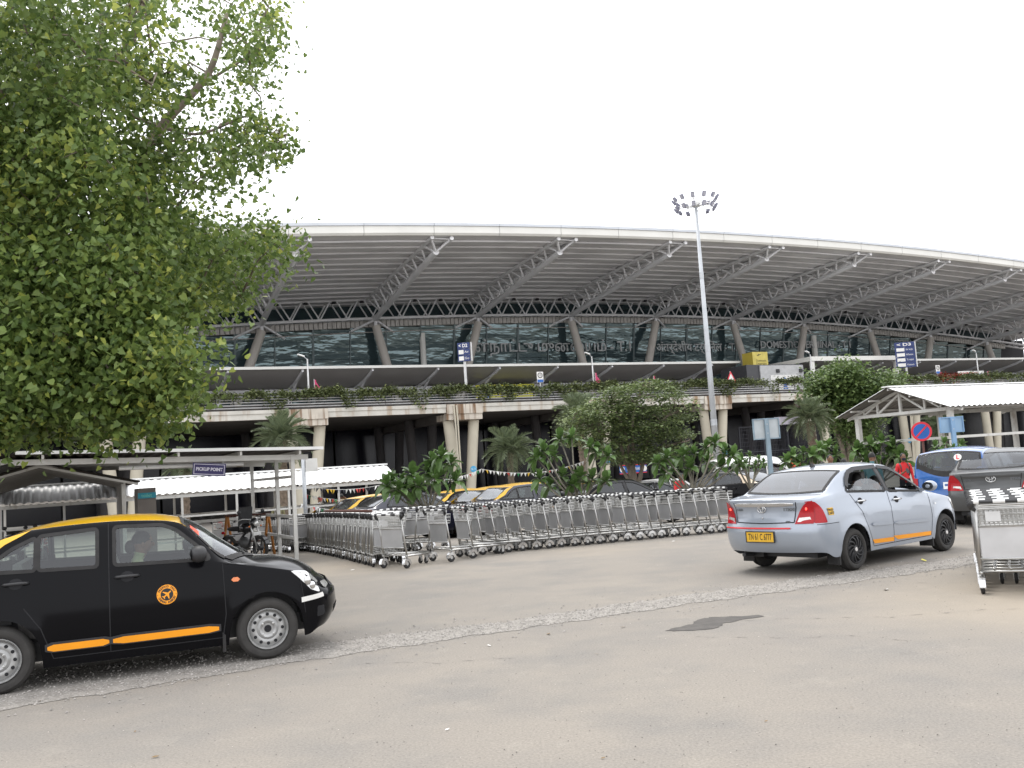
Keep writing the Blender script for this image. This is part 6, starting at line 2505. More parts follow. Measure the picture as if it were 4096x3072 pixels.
hob = hc.build(hb, P_BLUE)
for sd in (-1, 1):
    part('tail_lamp', hc.patch_side(rounded([(-.60, .72), (-.60, .98), (-.52, .98), (-.46, .72)], .02), sd, .01, 6, 4), LAMP_RED, hb, True)
    part('tail_lamp', hc.patch_cap('rear', [(sd * .60, .72), (sd * .60, .97), (sd * .695, .97), (sd * .695, .72)], .012), LAMP_RED, hb, True)
    mirror(hc, hb, 1.74, .99, sd, P_BLUE)
    for xw in (0, 2.38):
        wheel(hb, xw, sd, .275, 'plain', .745, .15)
tg_ = hob['tailgate']
g = G()
g.grid([[hc.cap('rear', y, z, .012) for z in (.74, .80, .88)] for y in (-.09, 0, .09)])
part('badge_plate', g, CHROME, tg_, True)
g = G()
g.grid([[hc.cap('rear', y, z, .02) for z in (.80, .845)] for y in (-.06, 0, .06)])
part('tailgate_handle', g, P_BLUE, tg_, True)
plate(hb, Vector(hc.cap('rear', 0, .55, .015)), (0, -1, 0), (0, 0, 1), 'TN 22 C 417' if False else 'TN 07', .44, .10, PLATE_W, INK)
# the L sticker on the glass
c0 = Vector(hc.tp(-.47, -.20, .0))
ux = (Vector(hc.tp(-.47, -.24, 0)) - Vector(hc.tp(-.47, -.16, 0))).normalized()
uz = (Vector(hc.tp(-.43, -.20, 0)) - Vector(hc.tp(-.51, -.20, 0))).normalized()
nrm = ux.cross(uz)
g = G()
g.T = frame(c0 + nrm * .02, ux, uz)
g.lathe([(.001, 0), (.075, 0)], 24, 'z')
st = part('learner_sticker', g, WHITE_PAINT, hb)
put_text('L', .13, frame(c0 + nrm * .026, ux, uz), SRED, st, bold=.004)
p = at(2055, 1003, 19.5)
hd = .86
hb.location = (p.x + .25 * math.cos(hd), p.y + .25 * math.sin(hd), gz(p.x, p.y))
hb.rotation_euler = (0, 0, hd)
put_car(hb, (1420, 1030), 41, .4, 'small pale hatchback beyond the worker in red', {'paint_blue': P_WHITE}, lx=.6)
# white van
VAN = dict(HATCH, XR=-.95, XF=3.55, WB=2.8, RA=.36, tr=.31,
    top=[(-.95, 1.2), (-.9, 1.7), (-.82, 2.05), (-.6, 2.2), (0, 2.27), (1.6, 2.26), (2.1, 2.18), (2.5, 1.95), (2.9, 1.55), (3.1, 1.28), (3.25, 1.15), (3.45, 1.0), (3.55, .8)],
    belt=[(-.95, 1.1), (0, 1.16), (2, 1.14), (2.8, 1.08), (3.2, .98), (3.55, .72)],
    rail=[(-.95, .84, 1.13), (-.9, .82, 1.6), (-.82, .80, 1.9), (-.6, .77, 2.03), (0, .76, 2.08), (1.7, .76, 2.06), (2.1, .77, 1.96), (2.5, .79, 1.68), (2.85, .81, 1.3), (3.05, .82, 1.1), (3.25, .80, 1.0), (3.55, .72, .76)],
    w=[(-.95, .88), (0, .90), (2.5, .90), (3.2, .86), (3.55, .80)],
    rear=[(.25, -.85), (.4, -1.0), (.6, -1.02), (.8, -.96), (1.2, -.94)], front=[(.2, 3.45), (.4, 3.55), (.6, 3.55), (.8, 3.5), (.95, 3.42)],
    ws=(2.15, 3.2), rg=(-.93, -.80), fb=3.1, rb=-.5,
    windows=[[(-.7, 1.2), (-.66, 1.85), (.3, 1.9), (.3, 1.2)], [(.4, 1.2), (.4, 1.9), (1.4, 1.9), (1.4, 1.2)], [(1.55, 1.2), (1.55, 1.88), (2.0, 1.84), (2.3, 1.6), (2.6, 1.2)]],
    window_door=['body', 'door', 'front_door'],
    doors=[('door', [(.35, 2.0), (1.48, 2.0), (1.48, .3), (.4, .3)]), ('front_door', [(1.48, 2.0), (2.1, 1.95), (2.7, 1.12), (2.7, .3), (1.48, .3)])],
    seams={'door': [(.36, 1.98), (.36, .6), (.42, .3), (1.48, .3)], 'front_door': [(1.48, 1.98), (1.48, .3), (2.4, .3), (2.7, 1.1)]}, lines=[], fseat=1.9)
vb = thing('van', 'white van parked behind the small bush left of the grey sign board post', 'van', (0, 0, 0), 0)
vc = Car(VAN)
vob = vc.build(vb, P_WHITE)
for sd in (-1, 1):
    part('headlamp', vc.patch_side(rounded([(3.2, .85), (3.45, .72), (3.47, .82), (3.3, .95)], .03), sd, .01, 8, 4), LAMP_CLEAR, vb, True)
    for xw in (0, 2.8):
        wheel(vb, xw, sd, .31, 'steel', .86)
    mirror(vc, vb, 2.62, 1.1, sd, BLACK_PLASTIC)
p = at(1628, 976, 40)
hd = .12
vb.location = (p.x - 1.2, p.y, gz(p.x, p.y))
vb.rotation_euler = (0, 0, hd)
# ------------------------------------------------------------------ people: one continuous skinned surface each
SKIN = mat('skin', (.20, .105, .065), .55, 0, .06, 10)
HAIR = mat('hair', (.010, .009, .008), .6)
def cloth(name, col):
    return mat(name, col, .85, 0, .12, 14)
def person(label, loc, rz, pose, top, legs, shoes=None, scale=1., sleeve=.6, group=None):
    """pose: dict of joint positions in metres (x forward, y left); missing ones fall back to standing"""
    J = dict(pel=(0, 0, .95), wai=(0, 0, 1.08), che=(.01, 0, 1.30), nec=(0, 0, 1.46), hd0=(.02, 0, 1.54), hd1=(.035, 0, 1.64), hd2=(.02, 0, 1.72),
             shl=(0, .18, 1.40), ell=(-.02, .24, 1.13), wrl=(.06, .24, .89), hal=(.09, .235, .81),
             shr=(0, -.18, 1.40), elr=(-.02, -.24, 1.13), wrr=(.06, -.24, .89), har=(.09, -.235, .81),
             hpl=(0, .095, .90), knl=(.02, .10, .50), anl=(-.02, .10, .09), tol=(.13, .11, .04),
             hpr=(0, -.095, .90), knr=(.02, -.10, .50), anr=(-.02, -.10, .09), tor=(.13, -.11, .04))
    J.update(pose)
    rad = dict(pel=.135, wai=.125, che=.145, nec=.055, hd0=.062, hd1=.088, hd2=.062, shl=.068, ell=.045, wrl=.030, hal=.034, shr=.068, elr=.045, wrr=.030, har=.034,
               hpl=.095, knl=.062, anl=.043, tol=.036, hpr=.095, knr=.062, anr=.043, tor=.036)
    rad.update(pose.get('rad', {}))
    E = [('pel', 'wai'), ('wai', 'che'), ('che', 'nec'), ('nec', 'hd0'), ('hd0', 'hd1'), ('hd1', 'hd2'), ('che', 'shl'), ('shl', 'ell'), ('ell', 'wrl'), ('wrl', 'hal'), ('che', 'shr'), ('shr', 'elr'), ('elr', 'wrr'), ('wrr', 'har'),
         ('pel', 'hpl'), ('hpl', 'knl'), ('knl', 'anl'), ('anl', 'tol'), ('pel', 'hpr'), ('hpr', 'knr'), ('knr', 'anr'), ('anr', 'tor')]
    J.pop('rad', None)
    if pose.get('nolegs'):
        E = [e for e in E if not any(k[:2] in ('kn', 'an', 'to') for k in e)]
    J.pop('nolegs', None)
    used = sorted({k for e in E for k in e})
    ix = {k: i for i, k in enumerate(used)}
    V = [J[k] for k in used]
    rv = [rad[k] for k in used]
    EE = [(ix[a], ix[b]) for a, b in E]
    # fingers: four and a thumb from each palm
    for s_, ys in (('l', 1), ('r', -1)):
        h, w = Vector(J['ha' + s_]), Vector(J['wr' + s_])
        d = (h - w).normalized()
        q = Vector((0, 0, 1)).cross(d)
        q = q.normalized() if q.length > .2 else Vector((1, 0, 0))
        cu = d.cross(q).normalized()
        for k in range(4):
            o = (k - 1.5) * .017
            a = len(V)
            ln = (.045, .052, .048, .038)[k]
            V += [tuple(h + q * o + d * .022), tuple(h + q * o + d * (.022 + ln * .6) + cu * .008), tuple(h + q * o * .95 + d * (.022 + ln) + cu * .022)]
            rv += [.010, .009, .008]
            EE += [(ix['ha' + s_], a), (a, a + 1), (a + 1, a + 2)]
        a = len(V)
        V += [tuple(h - q * ys * .034 + d * .0), tuple(h - q * ys * .042 + d * .03 + cu * .01)]
        rv += [.011, .009]
        EE += [(ix['ha' + s_], a), (a, a + 1)]
    me = bpy.data.meshes.new('skeleton')
    bm = bmesh.new()
    sk = bm.verts.layers.skin.verify()
    vs = [bm.verts.new(p) for p in V]
    for v_, r_ in zip(vs, rv):
        v_[sk].radius = (r_, r_)
    vs[ix['pel']][sk].use_root = True
    for a, b in EE:
        bm.edges.new((vs[a], vs[b]))
    bm.to_mesh(me)
    bm.free()
    o = bpy.data.objects.new('skeleton', me)
    COL.objects.link(o)
    o.modifiers.new('skin', 'SKIN').use_smooth_shade = True
    o.modifiers.new('sub', 'SUBSURF').levels = 1
    dg = bpy.context.evaluated_depsgraph_get()
    body = bpy.data.meshes.new_from_object(o.evaluated_get(dg))
    bpy.data.objects.remove(o)
    body.name = 'body'
    body.materials.clear()
    for m in (SKIN, top, legs, shoes or BLACK_RUBBER):
        body.materials.append(m)
    seg = []
    for a, b in E:
        m = 0
        if a in ('pel', 'wai') and b in ('wai', 'che'):
            m = 1
        elif (a, b) == ('che', 'nec') or (a == 'che'):
            m = 1
        elif b in ('ell', 'elr'):
            m = 1
        elif b in ('wrl', 'wrr'):
            m = 4
        elif b[:2] in ('hp', 'kn', 'an'):
            m = 2
        elif b[:2] == 'to':
            m = 3
        seg.append((Vector(J[a]), Vector(J[b]), m, (rad[a] + rad[b]) / 2))
    mi = []
    for f in body.polygons:
        c_ = f.center
        best, bmn, bt = 9, 0, 0
        for a, b, m, r_ in seg:
            ab = b - a
            t = max(0, min(1, (c_ - a).dot(ab) / max(1e-9, ab.length_squared)))
            d = (c_ - (a + ab * t)).length - r_
            if d < best:
                best, bmn, bt = d, m, t
        if bmn == 4:
            bmn = 1 if bt < sleeve else 0
        mi.append(bmn)
    body.polygons.foreach_set('material_index', mi)
    body.polygons.foreach_set('use_smooth', [True] * len(body.polygons))
    t = thing('person', label, 'person', loc, rz, group)
    t.scale = (scale, scale, scale)
    link('body', body, t)
    # face and hair
    h1, h2, h0 = Vector(J['hd1']), Vector(J['hd2']), Vector(J['hd0'])
    up = (h2 - h0).normalized()
    fw = Vector(pose.get('face', (1, 0, 0))).normalized()
    fw = (fw - up * fw.dot(up)).normalized()
    lf = up.cross(fw)
    F = frame(h1, fw, lf)
    def hb_(name, c_, r_, m, nu=12, nv=8, cut=None):
        g = G()
        g.ball((0, 0, 0), r_, nu, nv)
        g.v = [tuple(F @ (Vector(c_) + Vector(p))) for p in g.v]
        return part(name, g, m, t, True)
    hb_('skull', (0, 0, .012), (.096, .078, .112), SKIN)
    hb_('nose', (.098, 0, -.005), (.018, .014, .022), SKIN, 8, 6)
    for s_ in (-1, 1):
        hb_('ear', (0, s_ * .078, -.002), (.018, .010, .03), SKIN, 8, 6)
        hb_('eye', (.084, s_ * .032, .02), (.010, .012, .008), HAIR, 6, 5)
    g = G()
    rows = []
    for i in range(7):
        th = R(96) * i / 6
        rows.append([(.104 * math.sin(th) * math.cos(2 * PI * k / 14) - .012 * (1 + math.cos(2 * PI * k / 14) * .3), .087 * math.sin(th) * math.sin(2 * PI * k / 14), .018 + .116 * math.cos(th) + (.035 if i == 6 and math.cos(2 * PI * k / 14) > .4 else 0)) for k in range(14)])
    g.grid(rows, True)
    g.v = [tuple(F @ Vector(p)) for p in g.v]
    part('hair', g, HAIR, t, True)
    t_ = t
    return t, F
RED_SH = cloth('red_shirt', (.60, .03, .035))
BROWN_SH = cloth('brown_shirt', (.24, .165, .115))
WHITE_SH = cloth('white_shirt', (.6, .62, .66))
DARK_TR = cloth('dark_trousers', (.025, .026, .034))
KHAKI = cloth('khaki_cloth', (.20, .19, .10))
def stand_at(dx, dy_head, Y, hgt=1.72):
    p = at(dx, dy_head, Y)
    return Vector((p.x, p.y, gz(p.x, p.y)))
# man in red looking down at his phone
p = stand_at(1949, 981, 26)
t, F = person('man in a red shirt and dark mask with a backpack, looking down at his phone', p, R(-95), dict(
    elr=(.02, -.25, 1.13), wrr=(.24, -.13, 1.16), har=(.31, -.09, 1.20), face=(1, 0, -.3)), RED_SH, DARK_TR, scale=.905, sleeve=.9)
g = G()
g.ball((0, 0, 0), (.05, .062, .05), 12, 8)
g.v = [tuple(F @ (Vector((.058, 0, -.055)) + Vector(q))) for q in g.v]
part('face_mask', g, mat('dark_mask', (.015, .016, .03), .8), t, True)
g = G()
for s_ in (-1, 1):
    g = G()
    g.tube([(-.13, s_ * .11, 1.10), (.0, s_ * .13, 1.05), (.15, s_ * .12, 1.16), (.15, s_ * .12, 1.36), (.02, s_ * .12, 1.465), (-.13, s_ * .11, 1.42)], .02, 6)
    part('backpack_strap', g, BLACK_PLASTIC, t, True)
g = G()
g.ball((-.22, 0, 1.24), (.10, .15, .22), 12, 8)
part('backpack', g, BLACK_PLASTIC, t, True)
ph = link('phone', None, None, p)
tag(ph, 'dark phone held by the man in the red shirt', 'phone')
bpy.data.objects.remove(ph)
g = G()
g.box(-.005, .005, -.038, .038, -.075, .075)
ph = link('phone', g.mesh('phone', BLACK_PLASTIC), None, p + Vector((.34 * math.cos(R(-95)) * .905, .34 * math.sin(R(-95)) * .905, 1.23 * .905)))
ph.rotation_euler = (0, -.6, R(-95))
tag(ph, 'dark phone held in the hand of the man in the red shirt', 'phone')
# worker in red pushing trolleys
p = stand_at(1461, 1026, 33.5)
person('trolley worker in a bright red shirt leaning over the rear trolley row', p, R(-60), dict(
    che=(.12, 0, 1.22), nec=(.20, 0, 1.37), hd0=(.24, 0, 1.44), hd1=(.28, 0, 1.53), hd2=(.29, 0, 1.61), shl=(.14, .19, 1.31), shr=(.14, -.19, 1.31), wai=(.04, 0, 1.05),
    ell=(.20, .27, 1.05), wrl=(.42, .20, .98), hal=(.50, .19, .97), elr=(.20, -.27, 1.05), wrr=(.42, -.20, .98), har=(.50, -.19, .97)), RED_SH, DARK_TR, scale=.98, sleeve=.8)
p = stand_at(737, 1070, 36.5)
person('man in a brown shirt seen from behind with a hand raised to his head', p, R(75), dict(
    elr=(.12, -.30, 1.38), wrr=(.06, -.16, 1.58), har=(.04, -.11, 1.63)), BROWN_SH, KHAKI, sleeve=.5)
p = stand_at(689, 1080, 38)
person('man in a white shirt looking down, between the canopy posts and the man in brown', p, R(-50), dict(
    hd1=(.06, 0, 1.62), hd2=(.06, 0, 1.70), wrl=(.14, .16, 1.02), hal=(.20, .12, 1.04), wrr=(.14, -.16, 1.02), har=(.20, -.12, 1.04)), WHITE_SH, DARK_TR)
p = stand_at(1792, 982, 24)
person('dark haired man facing the camera, only his head showing above the silver saloon roof', p, R(-100), {}, cloth('grey_shirt', (.2, .2, .22)), DARK_TR, scale=.93)
p = stand_at(1776, 997, 24.6)
person('person with dark hair left of the smiling head behind the silver saloon', p, R(60), {}, cloth('blue_shirt', (.08, .1, .2)), DARK_TR, scale=.84)
p = stand_at(1822, 992, 25)
person('person with dark hair right of the smiling head behind the silver saloon', p, R(80), {}, WHITE_SH, DARK_TR, scale=.87)
p = stand_at(1882, 986, 21)
person('person with black hair just left of the man with the backpack', p, R(40), {}, cloth('teal_shirt', (.1, .22, .24)), DARK_TR, scale=.90)
p = stand_at(600, 1090, 38)
person('man in khaki standing under the white shed behind the canopy posts', p, R(-70), {}, KHAKI, DARK_TR)
# woman driving the near taxi; she sits on the right-hand seat
def seated(label, root, x, y, dz, top, face, hair_tail=True, sc=1.):
    loc = root.matrix_basis @ Vector((x, y, dz))
    t, F = person(label, loc, root.rotation_euler.z, dict(
        pel=(-.10, 0, .42), wai=(-.13, 0, .54), che=(-.16, 0, .73), nec=(-.14, 0, .86), hd0=(-.11, 0, .92), hd1=(-.09, 0, 1.01), hd2=(-.10, 0, 1.09),
        shl=(-.16, .17, .80), ell=(.02, .22, .60), wrl=(.24, .14, .68), hal=(.31, .13, .71), shr=(-.16, -.17, .80), elr=(.02, -.22, .60), wrr=(.24, -.14, .68), har=(.31, -.13, .71),
        hpl=(-.02, .10, .42), knl=(.36, .12, .46), anl=(.50, .12, .10), tol=(.60, .12, .06), hpr=(-.02, -.10, .42), knr=(.36, -.12, .46), anr=(.50, -.12, .10), tor=(.60, -.12, .06),
        face=face), top, DARK_TR, scale=sc, sleeve=.3)
    if hair_tail:
        g = G()
        g.ball((0, 0, 0), (.055, .05, .07), 10, 8)
        g.v = [tuple(F @ (Vector((-.115, 0, -.03)) + Vector(q))) for q in g.v]
        part('hair_bun', g, HAIR, t, True)
    return t
bpy.context.view_layer.update()
seated('driver with tied dark hair and pale green shirt inside the black taxi', taxi, 1.34, -.36, .215, cloth('pale_green_shirt', (.32, .36, .2)), (1, 0, 0))
seated('dark haired passenger on the rear seat of the silver saloon', silver, 1.00, -.40, .19, cloth('white_kurta', (.6, .6, .6)), (1, .2, 0), False)
seated('driver at the wheel of the silver saloon', silver, 1.52, -.36, .12, cloth('pale_shirt', (.45, .45, .48)), (1, 0, 0), False)
# ------------------------------------------------------------------ things standing on the raised road
def fpos(s, t, z):
    c, q = math.cos(PHI), math.sin(PHI)
    return Vector((FO.x + s * c - t * q, FO.y + s * q + t * c, z))
PINK = mat('pink_cloth', (.72, .10, .22), .8, 0, .1, 6, transl=.3)
def lamp_post(s, where):
    t = thing('lamp_post', 'slim pale street lamp on the raised road ' + where, 'street lamp', fpos(s, 1.35, 7.08), PHI)
    g = G()
    g.tube([(0, 0, 0), (0, 0, 3.9)], [.085, .06], 8)
    part('pole', g, mat('pale_pole', (.58, .58, .57), .45, .2), t, True)
    g = G()
    g.tube([(0, 0, 3.85), (-.35, -.1, 4.12)], .035, 6)
    part('arm', g, GALV, t)
    g = G()
    g.bar((-.25, -.08, 4.08), (-.75, -.22, 4.22), .2, .09)
    part('lamp_head', g, SHEET_W, t)
def pink_flag(s, z, where, w=.5, h=1.05):
    t = thing('pink_flag', 'limp pink flag on the raised road ' + where, 'flag', fpos(s, .9, 7.3), PHI)
    g = G()
    rows = []
    for i in range(9):
        u = i / 8
        rows.append([(.04 + w * (.25 + .75 * u) * v + .04 * math.sin(5 * u + 3 * v), .07 * math.sin(7 * v + 4 * u), z - 7.3 - h * u + .25 * v * u) for v in (0, .33, .66, 1)])
    g.grid(rows)
    part('cloth', g, PINK, t, True)
    g = G()
    g.tube([(.03, 0, 0), (.03, 0, z - 7.25)], .025, 6)
    part('staff', g, DULL_STEEL, t)
for s, w in ((.65, 'left of the first sign pole'), (25.4, 'above the feathery tree'), (50.3, 'left of the round tree'), (74.2, 'above the gabled shelter')):
    lamp_post(s, w)
for s, z, w in ((.95, 9.35, 'left of the first sign pole'), (25.3, 9.5, 'above the feathery tree'), (31.3, 9.1, 'left of the tall mast'), (50.7, 9.1, 'beside the round tree'), (75.0, 8.9, 'above the gabled shelter')):
    pink_flag(s, z, w)
DBLUE = mat('direction_blue', (.018, .035, .135), .4, 0, .06, 2)
def direction_sign(s, label, zt, zb, w, lines):
    t = thing('direction_sign', label, 'sign', fpos(s, 1.0, 7.08), PHI - .55)
    g = G()
    g.box(-.10, .10, -.07, .07, 0, zt - 7.08)
    g2 = G()
    g2.box(w / 2 + .06, w / 2 + .16, -.05, .05, zb - 7.08, zt - 7.08)
    part('pole', g, mat('pale_pole', (.58, .58, .57), .45, .2), t)
    part('edge_bar', g2, mat('pale_pole', (.58, .58, .57), .45, .2), t)
    n = len(lines)
    hh = (zt - zb) / n
    for i, (tx, big) in enumerate(lines):
        z0 = zt - 7.08 - hh * (i + 1)
        g = G()
        g.box(-w / 2, w / 2, -.14, -.08, z0 + .015, z0 + hh - .015)
        o = part('sign_panel', g, DBLUE, t)
        if big:
            put_text(tx, hh * .75, frame((-.05, -.145, z0 + hh * .48), (1, 0, 0), (0, 0, 1)), WHITE_PAINT, o, width=w * .72, bold=.01)
        else:
            g = G()
            g.box(-w * .42, -w * .02, -.146, -.142, z0 + hh * .18, z0 + hh * .82)
            part('airline_plate', g, WHITE_PAINT, o)
            put_text(tx, hh * .5, frame((w * .22, -.145, z0 + hh * .5), (1, 0, 0), (0, 0, 1)), WHITE_PAINT, o, width=w * .36)
direction_sign(13.3, 'narrow navy D2 direction sign on a white pole left of the Tamil lettering', 12.15, 10.6, 1.0, [('< D2', 1), ('Air', 0), ('Go', 0)])
direction_sign(62.9, 'tall navy D3 direction sign above the round green tree', 12.15, 9.5, 2.0, [('< D3', 1), ('Air India', 0), ('Alliance', 0), ('Trujet', 0), ('Vistara', 0)])
def small_sign(s, label, shape):
    t = thing('road_sign', label, 'road sign', fpos(s, .8, 7.3), PHI)
    g = G()
    g.tube([(0, 0, 0), (0, 0, 2.1)], .05, 6)
    part('post', g, mat('pale_pole', (.58, .58, .57), .45, .2), t)
    g = G()
    if shape == 'round':
        g.box(-.3, .3, -.1, -.06, 1.45, 2.35)
        part('board', g, WHITE_PAINT, t)
        g = G()
        g.lathe([(.17, -.105), (.23, -.105), (.23, -.11), (.17, -.11)], 18, 'y', (0, 0, 2.05), True)
        part('ring', g, INK, t)
        g = G()
        g.box(-.28, .28, -.108, -.102, 1.47, 1.70)
        part('blue_strip', g, SBLUE, t)
        put_text('15', .25, frame((0, -.112, 2.05), (1, 0, 0), (0, 0, 1)), INK, t)
    else:
        g.prism([(-.62, 1.0), (.62, 1.0), (0, 2.1)], .03, 'y', -.1)
        part('red_triangle', g, SRED, t)
        g = G()
        g.prism([(-.44, 1.1), (.44, 1.1), (0, 1.88)], .01, 'y', -.112)
        part('white_field', g, WHITE_PAINT, t)
        g = G()
        g.prism([(-.25, 1.15), (.25, 1.15), (.17, 1.25), (.06, 1.36), (-.06, 1.36), (-.17, 1.25)], .006, 'y', -.119)
        part('hump_symbol', g, INK, t)
small_sign(19.9, 'small square speed limit sign on the raised road left of the feathery tree', 'round')
small_sign(67.2, 'small square speed limit sign on the raised road right of the round tree', 'round')
small_sign(39.8, 'red bordered triangular hump sign right of the tall mast', 'tri')
# yellow entry board behind the hedge
SY = mat('sign_yellow', (.62, .60, .03), .5, 0, .06, 2)
SY2 = mat('sign_gold', (.42, .33, .05), .5, 0, .06, 2)
t = thing('entry_sign', 'wide lime yellow Entry 2 board low under the canopy behind the hedge', 'sign', fpos(22.3, 12.5, 7.1), PHI)
g = G()
g.box(-3.1, .95, 0, .12, 1.0, 2.75)
part('board', g, SY, t)
g = G()
g.box(1.0, 3.1, 0, .12, 1.0, 2.75)
part('board', g, SY, t)
put_text('Entry', .6, frame((.1, -.01, 1.95), (1, 0, 0), (0, 0, 1)), INK, t, bold=.01)
put_text('2', 1.1, frame((1.5, -.01, 2.0), (1, 0, 0), (0, 0, 1)), INK, t, bold=.02)
g = G()
g.box(-2.1, -1.7, -.02, 0, 1.4, 2.3)
part('emblem', g, SBLUE, t)
# gold departure box on the roof of the lift kiosk
t = thing('departure_sign', 'gold boxed Domestic Departure sign standing on the grey lift kiosk', 'sign', fpos(47.6, 7, 10.5), PHI)
g = G()
g.box(-.35, 1.6, -.8, .8, 0, 1.45)
part('sign_box', g, SY2, t)
g = G()
g.box(-.35, 1.6, -.82, -.80, .02, 1.43)
part('pale_face', g, mat('sign_pale_gold', (.52, .43, .10), .5), t)  # front face in a paler gold than the box
put_text('Domestic', .32, frame((.7, -.83, .55), (1, 0, 0), (0, 0, 1)), INK, t, width=1.3)
put_text('Departure', .32, frame((.7, -.83, .25), (1, 0, 0), (0, 0, 1)), INK, t, width=1.3)
g = G()
g.prism([(.2, 1.10), (.35, 1.05), (.75, 1.18), (.72, 1.22), (.5, 1.18), (.42, 1.28), (.38, 1.27), (.42, 1.15), (.28, 1.13), (.24, 1.19)], .006, 'y', -.828)
part('aeroplane_symbol', g, INK, t)
kio = thing('lift_kiosk', 'dark grey lift kiosk with a white poster beside the hedge right of the mast', 'kiosk', fpos(47.5, 4.5, 7.08), PHI)
g = G()
g.box(-2.6, 4.6, 0, 4, 0, 3.35)
part('wall', g, mat('kiosk_dark', (.05, .05, .055), .4), kio)
g = G()
g.box(-1.0, 4.6, -.15, -.01, .1, 3.25)
part('front_panel', g, mat('kiosk_grey', (.42, .42, .42), .5), kio)
for x in (1.0, 4.0):
    g = G()
    g.box(x, x + .35, -.3, -.16, 2.5, 2.85)
    part('spot_lamp', g, BLACK_PLASTIC, kio)
g = G()
g.box(.2, 3.6, -.22, -.16, .2, 2.25)
o = part('poster', g, WHITE_PAINT, kio)
g = G()
g.prism([(1.55, .25), (1.85, 1.5), (2.05, 1.5), (2.55, .25), (2.25, .25), (1.98, 1.1), (1.85, .25)], .01, 'y', -.235)
g.lathe([(.001, -.235), (.18, -.235), (.18, -.225)], 14, 'y', (1.95, 0, 1.8))
part('figure_symbol', g, SBLUE, o)
g = G()
g.box(5.0, 6.9, -.1, -.02, .7, 2.0)
part('blue_board', g, SBLUE, kio)
put_text('DEPARTURE', .35, frame((5.95, -.11, 1.3), (1, 0, 0), (0, 0, 1)), WHITE_PAINT, kio, width=1.5)
por = thing('white_portal', 'flat white roofed entrance portal behind the round green tree', 'portal', fpos(52.5, 3.5, 7.08), PHI)
g = G()
g.box(0, 12.3, 0, 8, 3.55, 4.0)
part('roof', g, FASC, por)
for x in (.1, 11.9):
    for y in (.1, 7.7):
        g = G()
        g.box(x, x + .35, y, y + .35, 0, 3.55)
        part('post', g, FASC, por)
t = thing('banner', 'white banner with blue and red stripes on the raised road above the gabled shelter', 'banner', fpos(71.3, 1.5, 7.3), PHI)
g = G()
g.box(-.1, 4.0, 0, .06, .75, 1.75)
part('board', g, WHITE_PAINT, t)
g = G()
g.box(.4, 3.0, -.02, 0, 1.02, 1.32)
part('blue_stripe', g, SBLUE, t)
g = G()
g.box(.4, 3.0, -.02, 0, 1.5, 1.58)
part('red_stripe', g, SRED, t)
g = G()
g.lathe([(.001, -.02), (.26, -.02), (.26, 0)], 14, 'y', (3.5, 0, 1.2))
part('emblem', g, SBLUE, t)
for x in (0, 3.8):
    g = G()
    g.tube([(x, .1, -.2), (x, .1, 1.7)], .05, 6)
    part('post', g, DULL_STEEL, t)

# dark mesh gates and banner under the road
t = thing('mesh_gate', 'tall dark lattice gate under the raised road behind the white van', 'gate', fpos(42.2, 3.2, -.75), PHI)
GATEM = mat('gate_paint', (.035, .036, .045), .6)
for k in range(3):
    x0 = 3.0 * k
    fr = link('gate_leaf', None, t, (x0, 0, 0))
    fr.empty_display_size = .1
    for a, b in (((0, 0, .2), (0, 0, 5)), ((2.9, 0, .2), (2.9, 0, 5)), ((0, 0, .2), (2.9, 0, .2)), ((0, 0, 5), (2.9, 0, 5)), ((0, 0, 2.6), (2.9, 0, 2.6))):
        g = G()
        g.bar(a, b, .1, .1, (0, 1, 0))
        part('frame_bar', g, GATEM, fr)
    g = G()
    for i in range(15):
        g.bar((.15 + .19 * i, .03, .25), (.15 + .19 * i, .03, 4.95), .035, .03, (0, 1, 0))
    for i in range(12):
        g.bar((.05, .05, .5 + .38 * i), (2.85, .05, .5 + .38 * i), .03, .03, (0, 1, 0))
    stuff(part('lattice', g, GATEM, fr))
t = thing('white_banner', 'narrow white banner above the dark lattice gate under the raised road', 'banner', fpos(48.6, 2.6, 4.3), PHI)
g = G()
g.box(-2.4, 2.4, 0, .06, 0, .75)
part('cloth', g, mat('banner_white', (.6, .57, .65), .6), t)
put_text('Line S.A.', .4, frame((.6, -.01, .36), (1, 0, 0), (0, 0, 1)), INK, t, width=1.5)
t = thing('balcony_rail', 'grey balcony with a barred railing under the raised road right of the mast', 'railing', fpos(38.9, 5, 0), PHI)
g = G()
g.box(0, 3.3, 0, .2, .35, 1.05)
part('parapet', g, mat('grey_wall', (.22, .22, .22), .8), t)
for k in range(9):
    g = G()
    g.bar((.1 + .38 * k, .1, 1.05), (.1 + .38 * k, .1, 2.2), .05, .05, (0, 1, 0))
    part('bar', g, GREY_STEEL_PAINT, t)
g = G()
g.bar((0, .1, 2.22), (3.3, .1, 2.22), .07, .07)
part('handrail', g, GREY_STEEL_PAINT, t)
t = thing('shop_sign', 'blue and red banner with two emblems under the feathery tree', 'sign', at(1368, 1013, 56), PHI)
board(t, 1.9, .42, SBLUE, [('PREPAID TAXI', .2, 0, 0, .9)], WHITE_PAINT, Matrix(), False)
for z in (.215, -.265):
    g = G()
    g.box(-.95, .95, -.02, .03, z, z + .05)
    part('red_band', g, SRED, t)
for x in (-.78, .78):
    g = G()
    g.lathe([(.001, -.03), (.17, -.03), (.17, 0)], 16, 'y', (x, 0, 0))
    part('emblem', g, WHITE_PAINT, t)
